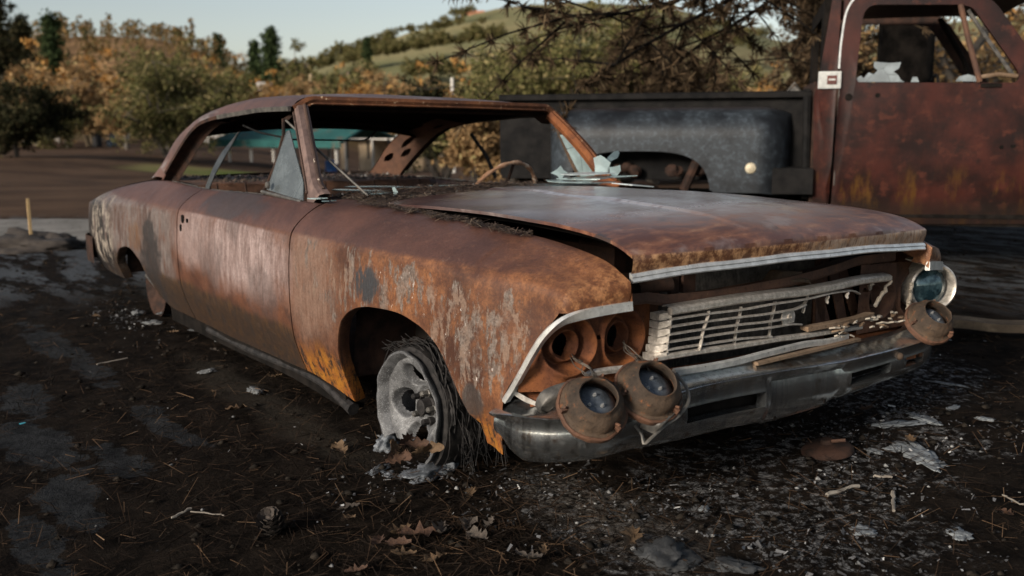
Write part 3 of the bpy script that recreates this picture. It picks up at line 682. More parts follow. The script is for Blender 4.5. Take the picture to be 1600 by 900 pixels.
# bumper -----------------------------------------------------------------------
BPLAN = [(0, .928), (.30, .926), (.52, .915), (.68, .89), (.78, .855), (.86, .795), (.905, .735), (.935, .665), (.945, .615), (.945, .58)]    # |y| -> x, by length
def bumper_line():
    P = [(-y, x) for y, x in BPLAN[::-1]]+[(y, x) for y, x in BPLAN[1:]]
    return curve_pts([(x, y, 0) for y, x in P], 181)
BL = bumper_line()
ZCR = [(-.95,.337),(-.87,.343),(-.68,.372),(-.46,.392),(-.2,.383),(0,.370),(.18,.358),(.36,.352),(.53,.347),(.87,.335),(.95,.33)]
ZBT = [(-.95,.205),(-.90,.214),(-.80,.228),(-.67,.245),(-.45,.244),(-.21,.232),(-.17,.216),(.13,.214),(.17,.232),(.5,.238),(.75,.225),(.86,.212),(.95,.21)]
SLOT = [(-.53, -.215), (.20, .43), (.52, .66)]
G = []; arc = 0
for k, p in enumerate(BL):
    t = BL[min(k+1, 180)]-BL[max(k-1, 0)]; t /= np.linalg.norm(t); nrm = np.array([t[1], -t[0], 0]); nrm = nrm if nrm[0]*1.0+nrm[1]*np.sign(p[1])*.5 > 0 else -nrm
    y = p[1]; zc, zb = interp(y, ZCR), interp(y, ZBT); tip = smooth01(.70, .575, p[0]); zb += .045*tip; zc -= .012*tip**2
    pan = smooth01(-.215, -.165, y)*(1-smooth01(.135, .205, y))
    end = smooth01(.80, .94, abs(y))
    hh = zc-zb
    sec = [(-.105+.04*end, .018), (-.090+.03*end, .030), (-.06, .027), (-.016, .009), (-.006, .0068), (.001, .0025), (-.002, -.004)]
    row = [p+nrm*a+np.array([0, 0, zc+b]) for a, b in sec]
    for tt in (.20, .30, .34, .44, .54, .64, .68, .78, .88, .95):
        inset = interp(tt, [(0, .013), (.2, .0065), (.34, .003), (.5, .0015), (.66, .005), (.8, .012), (.95, .024)])+.012*tip+.020*pan*smooth01(.02, .16, tt)
        row.append(p-nrm*inset+np.array([0, 0, zc-hh*tt]))
    row += [p-nrm*(.034+.018*pan)+np.array([0, 0, zb-.002]), p-nrm*.075+np.array([0, 0, zb+.004])]
    dn = .004*mnoise.noise(Vector((y*4.2, 1.3, 0)))+.0015*mnoise.noise(Vector((y*17, 4.3, 0)))
    G.append([w2c(q+nrm*dn) for q in row])
G = np.array(G); mask = np.zeros((180, G.shape[1]-1), bool)
for i in range(180):
    y = .5*(BL[i][1]+BL[i+1][1])
    for a, b in SLOT:
        if a < y < b: mask[i, 9:12] = True
mb = MB(); mb.grid(G, mask)
for a, b in SLOT:      # turned-in edges of the slots
    idx = [i for i in range(181) if a-.008 < BL[i][1] < b+.008]
    i0, i1 = None, None
    sel = [i for i in range(180) if mask[i, 9]]
    sel = [i for i in sel if a < .5*(BL[i][1]+BL[i+1][1]) < b]
    back = np.array([-.035, 0, 0])
    for j in (9, 12): mb.grid([[G[i, j], G[i, j]+back] for i in sel+[sel[-1]+1]])
    for i in (sel[0], sel[-1]+1): mb.grid([[G[i, j], G[i, j]+back] for j in (9, 10, 11, 12)])
bumper = mb.build('front_bumper', CHROME, car, angle=46)
bumper['label'] = 'dull chrome front bumper with slots and flat plate panel'
mb = MB(); mb.grid([[w2c(p+np.array([-.055, 0, z])) for z in (.36, .275)] for p in BL[25:156]]); mb.build('bumper_inner_face', SOOT, bumper)
o = MB().box(w2c((.862, .585, .305)), (.02, .13, .045)).build('marker_lamp', RUST_ORANGE, bumper, smooth=False)
for y, z in ((-.555, .352), (.48, .322), (-.74, .325)):
    x = interp(abs(y), BPLAN); M = Matrix.Translation(Vector(w2c((x-.003, y, z)))) @ Matrix.Rotation(R(90), 4, 'Y')
    MB().lathe([(0, .011), (.006, .010), (.0105, .006), (.0125, 0), (.0125, -.004)], M, 16).build('bumper_bolt', RUST_TAN, bumper)
for y, z in ((-.135, .318), (.085, .322), (-.14, .232), (.10, .238)):
    MB().box(w2c((interp(abs(y), BPLAN)-.0265, y, z)), (.004, .008, .011)).build('plate_slot', SOOT, bumper, smooth=False)

FLAKE = mat_crust('dark_flaking_edge', (.045, .03, .026), (.09, .055, .042), (.55, .48, .40), 30, (.53, .58))
# roof, pillars -----------------------------------------------------------------------
DR = wtab([(-1.19,-.684,1.158),(-1.45,-.689,1.155),(-1.724,-.694,1.14),(-1.995,-.70,1.122),(-2.212,-.708,1.094),(-2.348,-.714,1.052),(-2.645,-.726,.899),(-2.84,-.74,.776)])
SH = wtab([(-1.19,-.60,1.196),(-1.45,-.60,1.203),(-1.667,-.605,1.203),(-1.988,-.622,1.183),(-2.244,-.644,1.147),(-2.478,-.668,1.092),(-2.727,-.693,1.0),(-2.94,-.714,.863),(-3.117,-.735,.762)])
CT = [(-1.13,1.178),(-1.3,1.20),(-1.55,1.213),(-1.8,1.208),(-2.1,1.183),(-2.30,1.150),(-2.42,1.12)]
def along(tab, s): x = tab[0][0]+(tab[-1][0]-tab[0][0])*s; return np.array([x, *interp(-x, [(-r[0], r[1], r[2]) for r in tab])])
def arc_param(tab, n):
    P = [along(tab, s) for s in np.linspace(0, 1, 200)]; d = np.concatenate([[0], np.cumsum([np.linalg.norm(P[i+1]-P[i]) for i in range(199)])]); d /= d[-1]
    return [P[int(np.argmin(abs(d-t)))] for t in np.linspace(0, 1, n)]
A_, B_ = arc_param(DR, 46), arc_param(SH, 46)
NR = 30     # stations that belong to the roof proper
roofG = []
for k in range(46):
    a, b = A_[k], B_[k]; out = np.array([0, -.006, 0])
    half = [a+np.array([0, -.016, -.012]), a+np.array([0, -.018, -.004]), a+np.array([0, -.004, .002]), a+(b-a)*.3+np.array([0, -.010, .010]), a+(b-a)*.65+np.array([0, -.008, .010]), b]
    roofG.append(half)
mb = MB(); mb.grid(np.array(roofG)); mb.grid(mir(np.array(roofG)), flip=True)
mid = []
for k in range(NR):
    b = B_[k]; s = k/(NR-1); cx = -1.13+(-2.40+1.13)*s; cz = interp(-cx, [(-r[0], r[1]) for r in CT])
    row = []
    for t in np.linspace(-1, 1, 25):
        e = abs(t); bx = b[0]+(cx-b[0])*(1-e**2); z = b[2]+(cz-b[2])*(1-e**2.4); dent = .010*math.exp(-((t-.15)/.35)**2)*math.sin(math.pi*s)
        row.append((bx, b[1]*-t*-1 if t < 0 else -b[1]*t, z-dent*.6))
    row = [(r[0], (b[1]*abs(t) if t < 0 else -b[1]*abs(t)), r[2]) for r, t in zip(row, np.linspace(-1, 1, 25))]
    mid.append(row)
mb.grid(np.array(mid))
roof = mb.build('roof', ROOF, car, weld=True, angle=40)
# inner skin
inn = np.array(mid)*np.array([1, .97, 1]); inn[:, :, 2] -= .045
mb = MB(); mb.grid(inn, flip=True); mb.grid([[inn[k, 0], np.array(A_[k])+np.array([0, .03, -.012]), np.array(A_[k])+np.array([0, -.014, -.012])] for k in range(NR)]); mb.grid(mir([[inn[k, 0], np.array(A_[k])+np.array([0, .03, -.012]), np.array(A_[k])+np.array([0, -.014, -.012])] for k in range(NR)]))
mb.build('roof_lining_frame', SOOT, roof)
# rear window header
hd = np.array(mid[-1]); mb = MB(); mb.grid([[p, p+np.array([-.02, 0, -.012]), p+np.array([-.025, 0, -.055]), p+np.array([.03, 0, -.085])] for p in hd]); mb.build('rear_window_header', RUST_DARK, roof)
# windscreen header: flaking rusty rail
hd = np.array(mid[0]); full = [np.array(A_[0])]+list(hd)+[np.array(A_[0])*np.array([1, -1, 1])]
full = [np.array(p)+np.array([.004, 0, -.006]) for p in curve_pts(full, 60)]
mb = MB(); mb.sweep(full, [(.010, -.012), (.010, .010), (-.004, .018), (-.016, .013), (-.022, .022), (-.026, .018), (-.027, -.02)], (0, 0, 1)); mb.build('windscreen_header', CRUST, car, angle=25)
mb = MB(); mb.grid([[p+np.array([-.005, 0, -.026]), p+np.array([-.06, 0, -.050]), p+np.array([-.12, 0, -.045])] for p in full]); mb.build('header_inner_rail', RUST_DARK, car)
# drip rails
for s in (-1, 1):
    P = [np.array(a)*np.array([1, -s, 1])+np.array([0, s*.020, -.010]) for a in A_[:44]]
    mb = MB(); mb.sweep(P[:22], [(-.007, -.010), (.006, -.010), (.009, .009), (-.007, .011)], (0, s, 0)); mb.build('drip_rail', GREYM, car)
    mb = MB(); mb.sweep(P[21:], [(-.007, -.008), (.006, -.008), (.006, .008), (-.007, .008)], (0, s, 0)); mb.build('drip_rail', RUST_DARK, car)
    # inner sail panel with pressed holes
    G = []; n1, n2 = 60, 44
    for i in range(n1):
        t = .50+.50*i/(n1-1); a = along(DR, min(1, t+.0)); b = along(SH, t)
        if t < .66: a = along(DR, t*.98)
        G.append([a+np.array([.06, .052, -.02])*np.array([1, 1, 1])+(b+np.array([-.02, .085, -.03])-a-np.array([.06, .052, -.02]))*v for v in np.linspace(0, 1, n2)])
    G = np.array(G)
    holes = [(.52, .52, .085, .10), (.66, .30, .05, .11), (.72, .70, .045, .12), (.24, .80, .05, .10), (.22, .3, .06, .06)]
    mask = np.zeros((n1-1, n2-1), bool)
    for i in range(n1-1):
        for j in range(n2-1):
            for hu, hv, ru, rv in holes:
                if ((i/n1-hu)/ru)**2+((j/n2-hv)/rv)**2 < 1: mask[i, j] = True
    G = G if s < 0 else mir(G)
    mb = MB(); mb.grid(G, mask); mb.build('sail_panel_inner', RUST_BROWN, car)
    # forward and rear faces of the sail panel
    mb = MB(); F = lambda q: np.array(q)*np.array([1, -s, 1])
    mb.grid([[F(A_[k])+np.array([0, s*.012, -.012]), F(A_[k])+np.array([.008, -s*.03, -.014]), F(A_[k])+np.array([.06, -s*.05, -.02])] for k in range(24, 46)]); mb.build('window_frame', RUST_DARK, car)
    mb = MB(); mb.grid([[F(B_[k]), F(B_[k])+np.array([-.012, -s*.03, -.004]), F(B_[k])+np.array([-.02, -s*.09, -.03])] for k in range(28, 46)]); mb.build('rear_window_frame', CRUST, car)
    # windscreen pillar
    top = np.array([-1.185, s*.672, 1.128]); base = np.array([-.815, s*.775, .755])
    P = [top+(base-top)*t+np.array([.028*math.sin(math.pi*t), s*.012*math.sin(math.pi*t), 0]) for t in np.linspace(0, 1, 14)]
    mb = MB(); W = [.026+.004*t+.05*max(0, t-.82)/.18*1.0 for t in np.linspace(0, 1, 14)]
    rows = []
    fw = np.array([.80, 0, .60])
    for p, w in zip(P, W):
        o_ = np.array([0, s, 0.]); rows.append([p+fw*w+o_*.006, p+fw*w*.9+o_*.024, p+fw*.006+o_*.030, p-fw*w+o_*.024, p-fw*w-o_*.018, p+fw*.0-o_*.030, p+fw*w-o_*.02, p+fw*w+o_*.006])
    mb.grid(rows); mb.build('windscreen_pillar', (simple('pillar_burnt', (.085, .055, .048), (.19, .125, .105), 16, .7) if s < 0 else RUST_ORANGE), car, angle=30)
    mb = MB(); mb.tube([p+fw*w*1.05-np.array([0, s*.004, 0]) for p, w in zip(P, W)][:13], [.007]*13, 6); mb.build('pillar_flange', (FLAKE if s < 0 else CRUST), car)
    mb = MB(); mb.tube([p-fw*w*.7+np.array([0, s*.030, 0]) for p, w in zip(P, W)][:12], [.005]*12, 5); mb.build('pillar_flange', FLAKE, car)
# quarter vent windows
V = [w2c(p) for p in [(-1.245,-.70,1.055),(-1.272,-.79,.812),(-.885,-.80,.792),(-.93,-.775,.86),(-1.20,-.705,1.06)]]
mb = MB(); mb.slab(V, .005); mb.build('vent_window_pane', GLASS_DIRTY, car, smooth=False)['label'] = 'grey sooty triangular vent window pane'
mb = MB(); mb.tube([w2c(p) for p in [(-1.285,-.692,1.105),(-1.262,-.705,1.04),(-1.265,-.745,.92),(-1.275,-.785,.83),(-1.285,-.80,.805)]], .008, 7); mb.build('vent_window_post', RUST_DARK, car)
mb = MB(); mb.tube([w2c(p) for p in [(-1.29,-.803,.803),(-1.1,-.806,.797),(-.87,-.812,.789)]], .008, 7); mb.build('vent_window_sill', GREYM, car)
mb = MB(); M = Matrix.Translation(Vector(w2c((-1.215,-.803,.835)))) @ Matrix.Rotation(R(90), 4, 'X'); mb.lathe([(0, .012), (.012, .011), (.016, .004), (.016, 0)], M, 16); mb.build('vent_latch', GREYM, car)
V = [np.array([-1.13, .685, 1.03]), np.array([-1.04, .765, .80]), np.array([-.83, .775, .79]), np.array([-.86, .765, .83]), np.array([-1.09, .69, 1.03])]
mb = MB(); mb.slab(V, .005); mb.build('vent_window_pane', GLASS_PALE, car, smooth=False)
mb = MB(); mb.tube([(-1.165, .68, 1.085), (-1.10, .72, .93), (-1.04, .765, .79)], .010, 7); mb.build('vent_window_post', RUST_TAN, car)

# inside: dash, seats, shelf, deck ------------------------------------------------------
mb = MB(); mb.grid([[(x, y, z+.02*(1-(y/.72)**2)) for y in np.linspace(-.72, .72, 15)] for x, z in ((-.84, .765), (-.95, .760), (-1.05, .74), (-1.08, .66), (-1.06, .5), (-1.0, .4))]); mb.build('dashboard', RUST_BROWN, car)
mb = MB(); mb.grid([[(x, y, z+.004*math.sin(y*21)) for y in np.linspace(-.72, .72, 30)] for x, z in ((-2.34, .45), (-2.40, .70), (-2.43, .742), (-2.50, .748), (-3.0, .752), (-3.12, .742))]); mb.build('rear_shelf', RUST_BROWN, car)
mb = MB()
for y in np.linspace(-.62, .62, 9): mb.tube([(-2.38, y, .748), (-2.36, y+.01, .60), (-2.3, y, .42)], .006, 5)
mb.build('rear_seat_frame', RUST_DARK, car)
for s in (-1, 1):
    mb = MB()
    for y in np.linspace(.14, .60, 6): mb.tube([(-1.62, s*y, .64), (-1.56, s*y, .45), (-1.50, s*y, .30), (-1.05, s*y, .28)], .006, 5)
    mb.tube([(-1.62, s*.14, .64), (-1.62, s*.60, .64)], .012, 6); mb.tube([(-1.5, s*.14, .30), (-1.5, s*.60, .30)], .012, 6); mb.build('front_seat_frame', RUST_DARK, car)
    mb = MB(); mb.box((-1.36, s*.775, .42), (1.3, .03, .58)); mb.build('door_inner_skin', RUST_DARK, car, smooth=False)
    mb = MB(); mb.box((-2.30, s*.775, .42), (.62, .03, .58)); mb.build('quarter_inner_skin', RUST_DARK, car, smooth=False)
    # ashy peeling edge along the window sill
    mb = MB(); rr = random.Random(int(7+s))
    for k in range(46):
        x = -2.62+1.70*k/45+rr.uniform(-.01, .01); yT, zT = interp(x, LT); w = rr.uniform(.008, .03)
        mb.slab([np.array([x-w, -s*(yT+.018), zT+.003]), np.array([x+w*rr.uniform(.5, 1), -s*(yT+.020), zT+.006]), np.array([x+w, -s*(yT+.037), zT+rr.uniform(-.002, .008)]), np.array([x-w*.6, -s*(yT+.040), zT+rr.uniform(-.004, .004)])], .002)
    tag(mb.build('peeling_sill_edge', ASHBIT if s > 0 else GREYM, car, smooth=False), kind='stuff')
M = Matrix.Translation(Vector((-1.16, .36, .735))) @ Matrix.Rotation(R(-62), 4, 'Y')
mb = MB(); mb.tube([np.array(M @ Vector((.185*math.cos(w), .185*math.sin(w), .006*math.sin(3*w)))) for w in np.linspace(0, 2*math.pi, 49)], [.010+.0025*math.sin(k*1.7) for k in range(49)], 8, caps=False); sw = mb.build('steering_wheel', mat_crust('burnt_wheel_rim', (.22, .12, .07), (.34, .22, .15), (.6, .52, .42), 24), car)
mb = MB(); mb.tube([np.array(M @ Vector((0, 0, 0))), np.array(M @ Vector((0, 0, -.28)))], .02, 8)
for w in (0, 2.1, 4.2): mb.tube([np.array(M @ Vector((0, 0, 0))), np.array(M @ Vector((.18*math.cos(w), .18*math.sin(w), 0)))], .008, 6)
mb.build('steering_spokes', RUST_DARK, sw)
# rear deck lid, tail and rear bumper
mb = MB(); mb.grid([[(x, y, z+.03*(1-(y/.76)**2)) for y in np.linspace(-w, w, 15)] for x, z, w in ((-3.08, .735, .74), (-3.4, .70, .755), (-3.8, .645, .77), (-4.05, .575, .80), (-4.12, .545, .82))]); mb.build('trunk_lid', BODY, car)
mb = MB(); mb.grid([[(-4.125-.01*math.sin(z*8), y, z) for y in np.linspace(-.845, .845, 9)] for z in (.55, .4, .25)]); mb.build('tail_panel', RUST_DARK, car)
rb = curve_pts([(-3.86, -.915, 0), (-4.02, -.915, 0), (-4.14, -.88, 0), (-4.19, -.7, 0), (-4.21, 0, 0), (-4.19, .7, 0), (-4.14, .88, 0), (-4.0, .915, 0)], 50)
mb = MB(); mb.grid([[p+np.array([0, 0, z])+np.array([.02, 0, 0])*k for z, k in ((.335, 1.5), (.33, 0), (.25, -.2), (.17, .8), (.165, 2))] for p in rb]); mb.build('rear_bumper', RUST_DARK, car)
# ------------------------------------------------------------------ wheel, lamps, glass and debris on the car
def front_wheel():
    """slotted alloy wheel, its foot melted into the ground"""
    cx, cz, yo = .005, .150, -.865
    wh = empty('front_wheel', (0, 0, 0)); wh.parent = car
    bpy.context.view_layer.update()
    M = np.array([[1, 0, 0, cx], [0, 0, 1, 0], [0, 1, 0, cz], [0, 0, 0, 1.]])   # local axis z -> car -y handled by sign
    def P(r, w, d):      # d = depth inwards from the lip
        return np.array([cx+r*math.cos(w), yo+d, cz+r*math.sin(w)])
    n = 128
    prof = [(.186, .20), (.170, .17), (.166, .06), (.176, .03), (.190, .012), (.1945, .004), (.193, -.002), (.186, -.003), (.180, .004), (.174, .016), (.168, .030)]
    def melt(p):
        nz = mnoise.noise(Vector((p[0]*12, p[1]*9, p[2]*12)))
        low = smooth01(.06, -.04, p[2]); q = p.copy()
        q[2] = p[2]*(1-low*.55)+.012*low*nz if p[2] < .06 else p[2]
        q += np.array([.004, .005, .003])*mnoise.noise(Vector((p[0]*20, p[1]*16+3, p[2]*20)))
        q[2] = max(q[2], .004); return q
    mb = MB(); mask = np.zeros((n, len(prof)-1), bool)
    for k in range(n):
        w = 2*math.pi*(k+.5)/n; z = cz+.19*math.sin(w)
        if z < .012+.02*mnoise.noise(Vector((k*.21, 0, 0))): mask[k, :] = True
    mb.grid([[melt(P(r, 2*math.pi*k/n, d)) for r, d in prof] for k in range(n)], mask, closed_u=True)
    mb.build('rim', ALLOY, wh, angle=50)
    nr, na = 46, 220
    G = np.zeros((na, nr, 3)); mask = np.zeros((na, nr-1), bool)
    def slot(w, r):
        best = 9
        for k in range(5):
            w0 = R(112)+k*2*math.pi/5; dw = (w-w0+math.pi) % (2*math.pi)-math.pi
            du, dr = dw*r, r-.112
            best = min(best, math.hypot(du/.040, dr/.030))
        return best
    for i in range(na):
        w = 2*math.pi*i/na
        for j in range(nr):
            r = .030+(.172-.030)*j/(nr-1); s = slot(w, r)
            d = .030+.050*(1-smooth01(.060, .165, r))
            d += .030*(1-smooth01(.95, 1.35, s)); d += .012*smooth01(.07, .055, r)
            G[i, j] = melt(P(r, w, d))
    for i in range(na):
        for j in range(nr-1):
            w = 2*math.pi*(i+.5)/na; r = .030+(.172-.030)*(j+.5)/(nr-1)
            if slot(w, r) < .95: mask[i, j] = True
            zz = cz+r*math.sin(w)
            if zz < .020+.03*mnoise.noise(Vector((w*4, r*30, 7))): mask[i, j] = True
            if zz < .085 and mnoise.noise(Vector((math.cos(w)*2.2, r*16, 2.2))) > .22: mask[i, j] = True
    mb = MB(); mb.grid(G, mask, closed_u=True); mb.build('wheel_face', ALLOY, wh, angle=60)
    hx, hy, hz = cx, yo+.085, cz
    mb = MB(); mb.lathe([(0, -.034), (.020, -.034), (.026, -.030), (.027, .0), (.034, .004), (.034, .05)], Matrix.Translation((hx, hy, hz)) @ Matrix.Rotation(R(-90), 4, 'X'), 20); mb.build('hub', CHAR, wh)
    for k in range(5):
        w = R(76)+k*2*math.pi/5
        mb = MB(); mb.lathe([(0, -.026), (.007, -.025), (.0105, -.020), (.0105, .0), (.014, .002), (.014, .02)], Matrix.Translation((hx+.050*math.cos(w), hy-.012, hz+.050*math.sin(w))) @ Matrix.Rotation(R(-90), 4, 'X'), 6); mb.build('lug_nut', (CHAR if k % 2 else GREYM), wh, smooth=False)
    mb = MB(); mb.lathe([(.0, .10), (.12, .10), (.12, .16), (.15, .16), (.15, .20), (0, .20)], Matrix.Translation((hx, yo+.03, hz)) @ Matrix.Rotation(R(-90), 4, 'X'), 32); mb.build('brake_drum', RUST_DARK, wh)
    # steel cords of the burnt tyre draped over the rim
    rr = random.Random(11); mb = MB()
    for k in range(150):
        a0 = R(rr.uniform(-60, 130)); a1 = a0+R(rr.uniform(30, 110)); d0 = rr.uniform(.025, .26); d1 = d0+rr.uniform(-.03, .06); r0 = .19+rr.random()*.035
        path = []
        for t in np.linspace(0, 1, 10):
            w = a0+(a1-a0)*t; q = P(r0+.012*math.sin(6*t+k), w, d0+(d1-d0)*t)
            path.append((q[0], q[1], max(.005, q[2])))
        mb.tube(path, .0016+.0012*rr.random(), 4, caps=False)
    for k in range(60):      # ends fraying outwards at the front and onto the ground
        w = R(rr.uniform(-25, 70)); q = P(.195, w, rr.uniform(.05, .24)); dx = rr.uniform(.02, .10)
        mb.tube([q, q+np.array([dx*.6, rr.uniform(-.02, .03), -.02-dx*.3]), (q[0]+dx, q[1]+rr.uniform(-.04, .04), max(.004, q[2]-rr.uniform(.05, .3)))], .0013, 4, caps=False)
    for k in range(26):
        w = R(rr.uniform(85, 130)); q = P(.20, w, rr.uniform(.03, .10)); mb.tube([q, q+np.array([-.05, -.01, .012]), q+np.array([-rr.uniform(.05, .12), -.015, rr.uniform(-.01, .03)])], .0011, 4, caps=False)
    tag(mb.build('tyre_cords', CHAR, wh, angle=80), kind='stuff')
    mb = MB(); mb.grid([[P(r, w, d) for r, d in ((.172, .02), (.205, .03), (.212, .12), (.208, .22), (.18, .25))] for w in np.linspace(R(-50), R(135), 40)]); mb.build('tyre_char', CHAR, wh)
    return wh
WHEEL = front_wheel()
WHEEL['label'] = 'ash-grey slotted alloy wheel half melted into the ground'
# the other wheels are mostly hidden: drums and rims low in their arches
for (x, s) in ((0, 1), (-2.92, -1), (-2.92, 1)):
    t = empty('rear_wheel' if x < -1 else 'front_wheel'); t.parent = car
    mb = MB(); mb.lathe([(.06, .05), (.14, .04), (.165, .02), (.185, 0), (.19, -.005), (.18, .03), (.17, .16), (.185, .18)], Matrix.Translation((x, s*.80, .15)) @ Matrix.Rotation(R(-90*-s), 4, 'X'), 36); mb.build('rim', RUST_DARK if s < 0 else CHAR, t)
    mb = MB(); mb.tube([(x, s*.70, .15), (x, s*.30, .15)], .05, 10); mb.build('axle', RUST_DARK, t)
mb = MB(); mb.tube([(-3.10, -.80, .17), (-2.95, -.84, .20), (-2.66, -.86, .16)], .012, 6); mb.build('axle_spring', GREYM, car)

# lamp carcasses hanging on the bumper: the back of each shell faces the lens
def hanging_lamp(name, px, py, dep, opx, opy, r, label, seed):
    c = atd(px, py, dep); ax = (atd(opx, opy, dep-.045)-c); ax /= np.linalg.norm(ax)
    o = empty(name, tuple(c)); q = Vector(ax).to_track_quat('Z', 'Y'); o.rotation_mode = 'QUATERNION'; o.rotation_quaternion = q
    tag(o, label, 'headlamp', 'lamp shells hanging on wires at the bumper')
    I = Matrix.Identity(4); rr = random.Random(seed)
    def dent(mb, a):
        mb.v = [tuple(np.array(v)*(1+a*mnoise.noise(Vector(v)*18+Vector((seed, 0, 0)))+a*.45*mnoise.noise(Vector(v)*55+Vector((0, seed, 0))))) for v in mb.v]; return mb
    k = r/.085
    dent(MB().lathe([(.086*k, -.022), (.0875*k, -.016), (.087*k, -.006), (.0805*k, -.002), (.0785*k, .004), (.0775*k, .014), (.072*k, .027), (.063*k, .038), (.056*k, .044), (.0535*k, .050), (.0515*k, .052), (.0495*k, .050), (.0490*k, .040), (.053*k, .03), (.062*k, .01)], I, 64), .06).build('lamp_shell', LAMPSHELL, o)
    dent(MB().lathe([(.079*k, -.030), (.090*k, -.028), (.0935*k, -.021), (.0935*k, -.010), (.0895*k, -.006), (.0855*k, -.008)], I, 64), .05).build('retaining_ring', RUST_BROWN, o)
    MB().lathe([(0, .016), (.018*k, .018), (.034*k, .016), (.050*k, .008), (.068*k, -.010), (.076*k, -.026), (.05*k, -.040), (0, -.046)], I, 40).build('lamp_bulb', LAMPBACK, o)
    for i in range(3):
        w = R(80)+i*2.1; p = np.array([.020*k*math.cos(w), .020*k*math.sin(w), .016])
        mb = MB(); mb.lathe([(.0022, .007), (.0045, .007), (.0052, .002), (.0052, -.004)], Matrix.Translation(tuple(p)), 12); mb.box(p+np.array([0, 0, .007]), (.0015, .004, .012)); mb.build('terminal', PRONG, o)
    for w in (R(-60), R(185), R(60)):
        p = np.array([.083*k*math.cos(w), .083*k*math.sin(w), .006]); d = np.array([math.cos(w), math.sin(w), 0])
        mb = MB(); mb.box(p, (.018, .008, .014), Matrix.Rotation(w, 3, 'Z')); mb.tube([p-d*.012+np.array([0, 0, .006]), p+d*.004+np.array([0, 0, .018])], .0035, 6); mb.build('adjuster_tab', RUST_BROWN, o)
    return o
L1 = hanging_lamp('headlamp_shell', 927, 634, 2.40, 937, 616, .0835, 'rusty headlamp shell hanging lowest, below the outer near socket', 1)
L2 = hanging_lamp('headlamp_shell', 1016, 608, 2.47, 1030, 589, .085, 'rusty headlamp shell resting beside the left end of the grille', 4)
L3 = hanging_lamp('headlamp_shell', 1454, 501, 3.30, 1468, 486, .078, 'tan headlamp shell lying on the far end of the bumper', 9)
# wires they hang from
def wires(name, a, b, n, sag, seed, label, dep_a, dep_b):
    rr = random.Random(seed); mb = MB()
    for k in range(n):
        p = atd(a[0]+rr.uniform(-4, 4), a[1]+rr.uniform(-3, 3), dep_a); q = atd(b[0]+rr.uniform(-9, 9), b[1]+rr.uniform(-4, 4), dep_b)
        m1 = p+(q-p)*.35+np.array([rr.uniform(-.01, .02), rr.uniform(-.012, .012), rr.uniform(-.005, sag)]); m2 = p+(q-p)*.7+np.array([rr.uniform(0, .012), rr.uniform(-.012, .012), rr.uniform(-.004, sag)])
        mb.tube(curve_pts([p, m1, m2, q], 12), .0014, 5)
    o = mb.build(name, WIRE, car); tag(o, kind='stuff'); return o
wires('lamp_wiring', (892, 556), (925, 590), 6, .01, 3, '', 2.57, 2.40); wires('lamp_wiring', (972, 540), (1000, 570), 5, .01, 5, '', 2.66, 2.50); wires('lamp_wiring', (975, 532), (1020, 577), 2, .015, 8, '', 2.66, 2.48)
for o in list(COL.objects):
    if o.name.startswith('lamp_wiring') and o.parent == car:
        for v in o.data.vertices: v.co = Vector(w2c(v.co))
# far lamp still in its bezel
fb = w2c((.775, .845, .497)); M = Matrix.Translation(Vector(fb)+Vector((.022, -.005, 0))) @ Vector((.90, -.42, .02)).to_track_quat('Z', 'Y').to_matrix().to_4x4()
mb = MB(); mb.lathe([(.070, -.05), (.072, .0), (.075, .018), (.081, .024), (.087, .020), (.090, .008), (.092, -.05)], M @ Matrix.Diagonal((1.08, 1, 1, 1)), 40); bz = mb.build('headlamp_bezel', GRILLE, car)
MB().lathe([(0, .018), (.02, .017), (.04, .012), (.06, .002), (.072, -.014)], M, 36).build('headlamp_lens', LENS, bz)
mb = MB(); mb.slab([w2c(p) for p in [(.80,.79,.585),(.80,.85,.592),(.74,.87,.60),(.73,.78,.60)]], .006); mb.build('bezel_corner', GRILLE, bz, smooth=False)
# torn bezel scraps under the near lamps
def scrap(name, pts, mat, dep, thick=.0025, bend=.0):
    """sheet-metal scrap traced as a strip: pts = list of (px,py,px2,py2,dd)"""
    G = []
    for (a, b, c, d, dd) in pts: G.append([w2c(atd(a, b, dep+dd)), w2c(atd((a+c)/2, (b+d)/2, dep+dd-bend)), w2c(atd(c, d, dep+dd))])
    G = np.array(G); tab = [np.array(curve_pts(G[:, j], 14)) for j in range(3)]; S = np.array([curve_pts([tab[0][i], tab[1][i], tab[2][i]], 7) for i in range(14)])
    mb = MB(); mb.grid(S); nn = np.array([.8, -.5, .2])*thick; mb.grid(S-nn, flip=True); mb.grid([S[:, 0], S[:, 0]-nn]); mb.grid([S[:, -1], S[:, -1]-nn]); mb.grid([S[0], S[0]-nn]); mb.grid([S[-1], S[-1]-nn])
    return mb.build(name, mat, car, angle=70)
scrap('bezel_scrap', [(905,592,900,618,.02), (872,600,885,628,0), (846,612,868,636,-.01), (836,632,852,648,0), (846,647,858,642,.0), (866,640,864,634,.0)], GREYM, 2.44, bend=.02)
scrap('bezel_scrap', [(866,588,866,595,0), (910,580,912,590,.03), (960,572,962,583,.06), (985,570,985,584,.08)], GRILLE, 2.56, bend=.005)
scrap('bezel_scrap', [(1006,640,1000,668,0), (1030,648,1012,674,-.01), (1048,650,1022,678,-.02), (1062,636,1046,655,0), (1072,612,1060,640,.02)], GREYM, 2.46, bend=.015)
mb = MB(); mb.tube(curve_pts([w2c(atd(*p)) for p in [(1056,583,2.52), (1072,605,2.50), (1074,632,2.47), (1058,652,2.46), (1040,664,2.45), (1018,684,2.44), (1006,694,2.44), (1003,680,2.45), (992,664,2.46)]], 30), .0045, 6); mb.build('bezel_ring_scrap', GREYM, car)
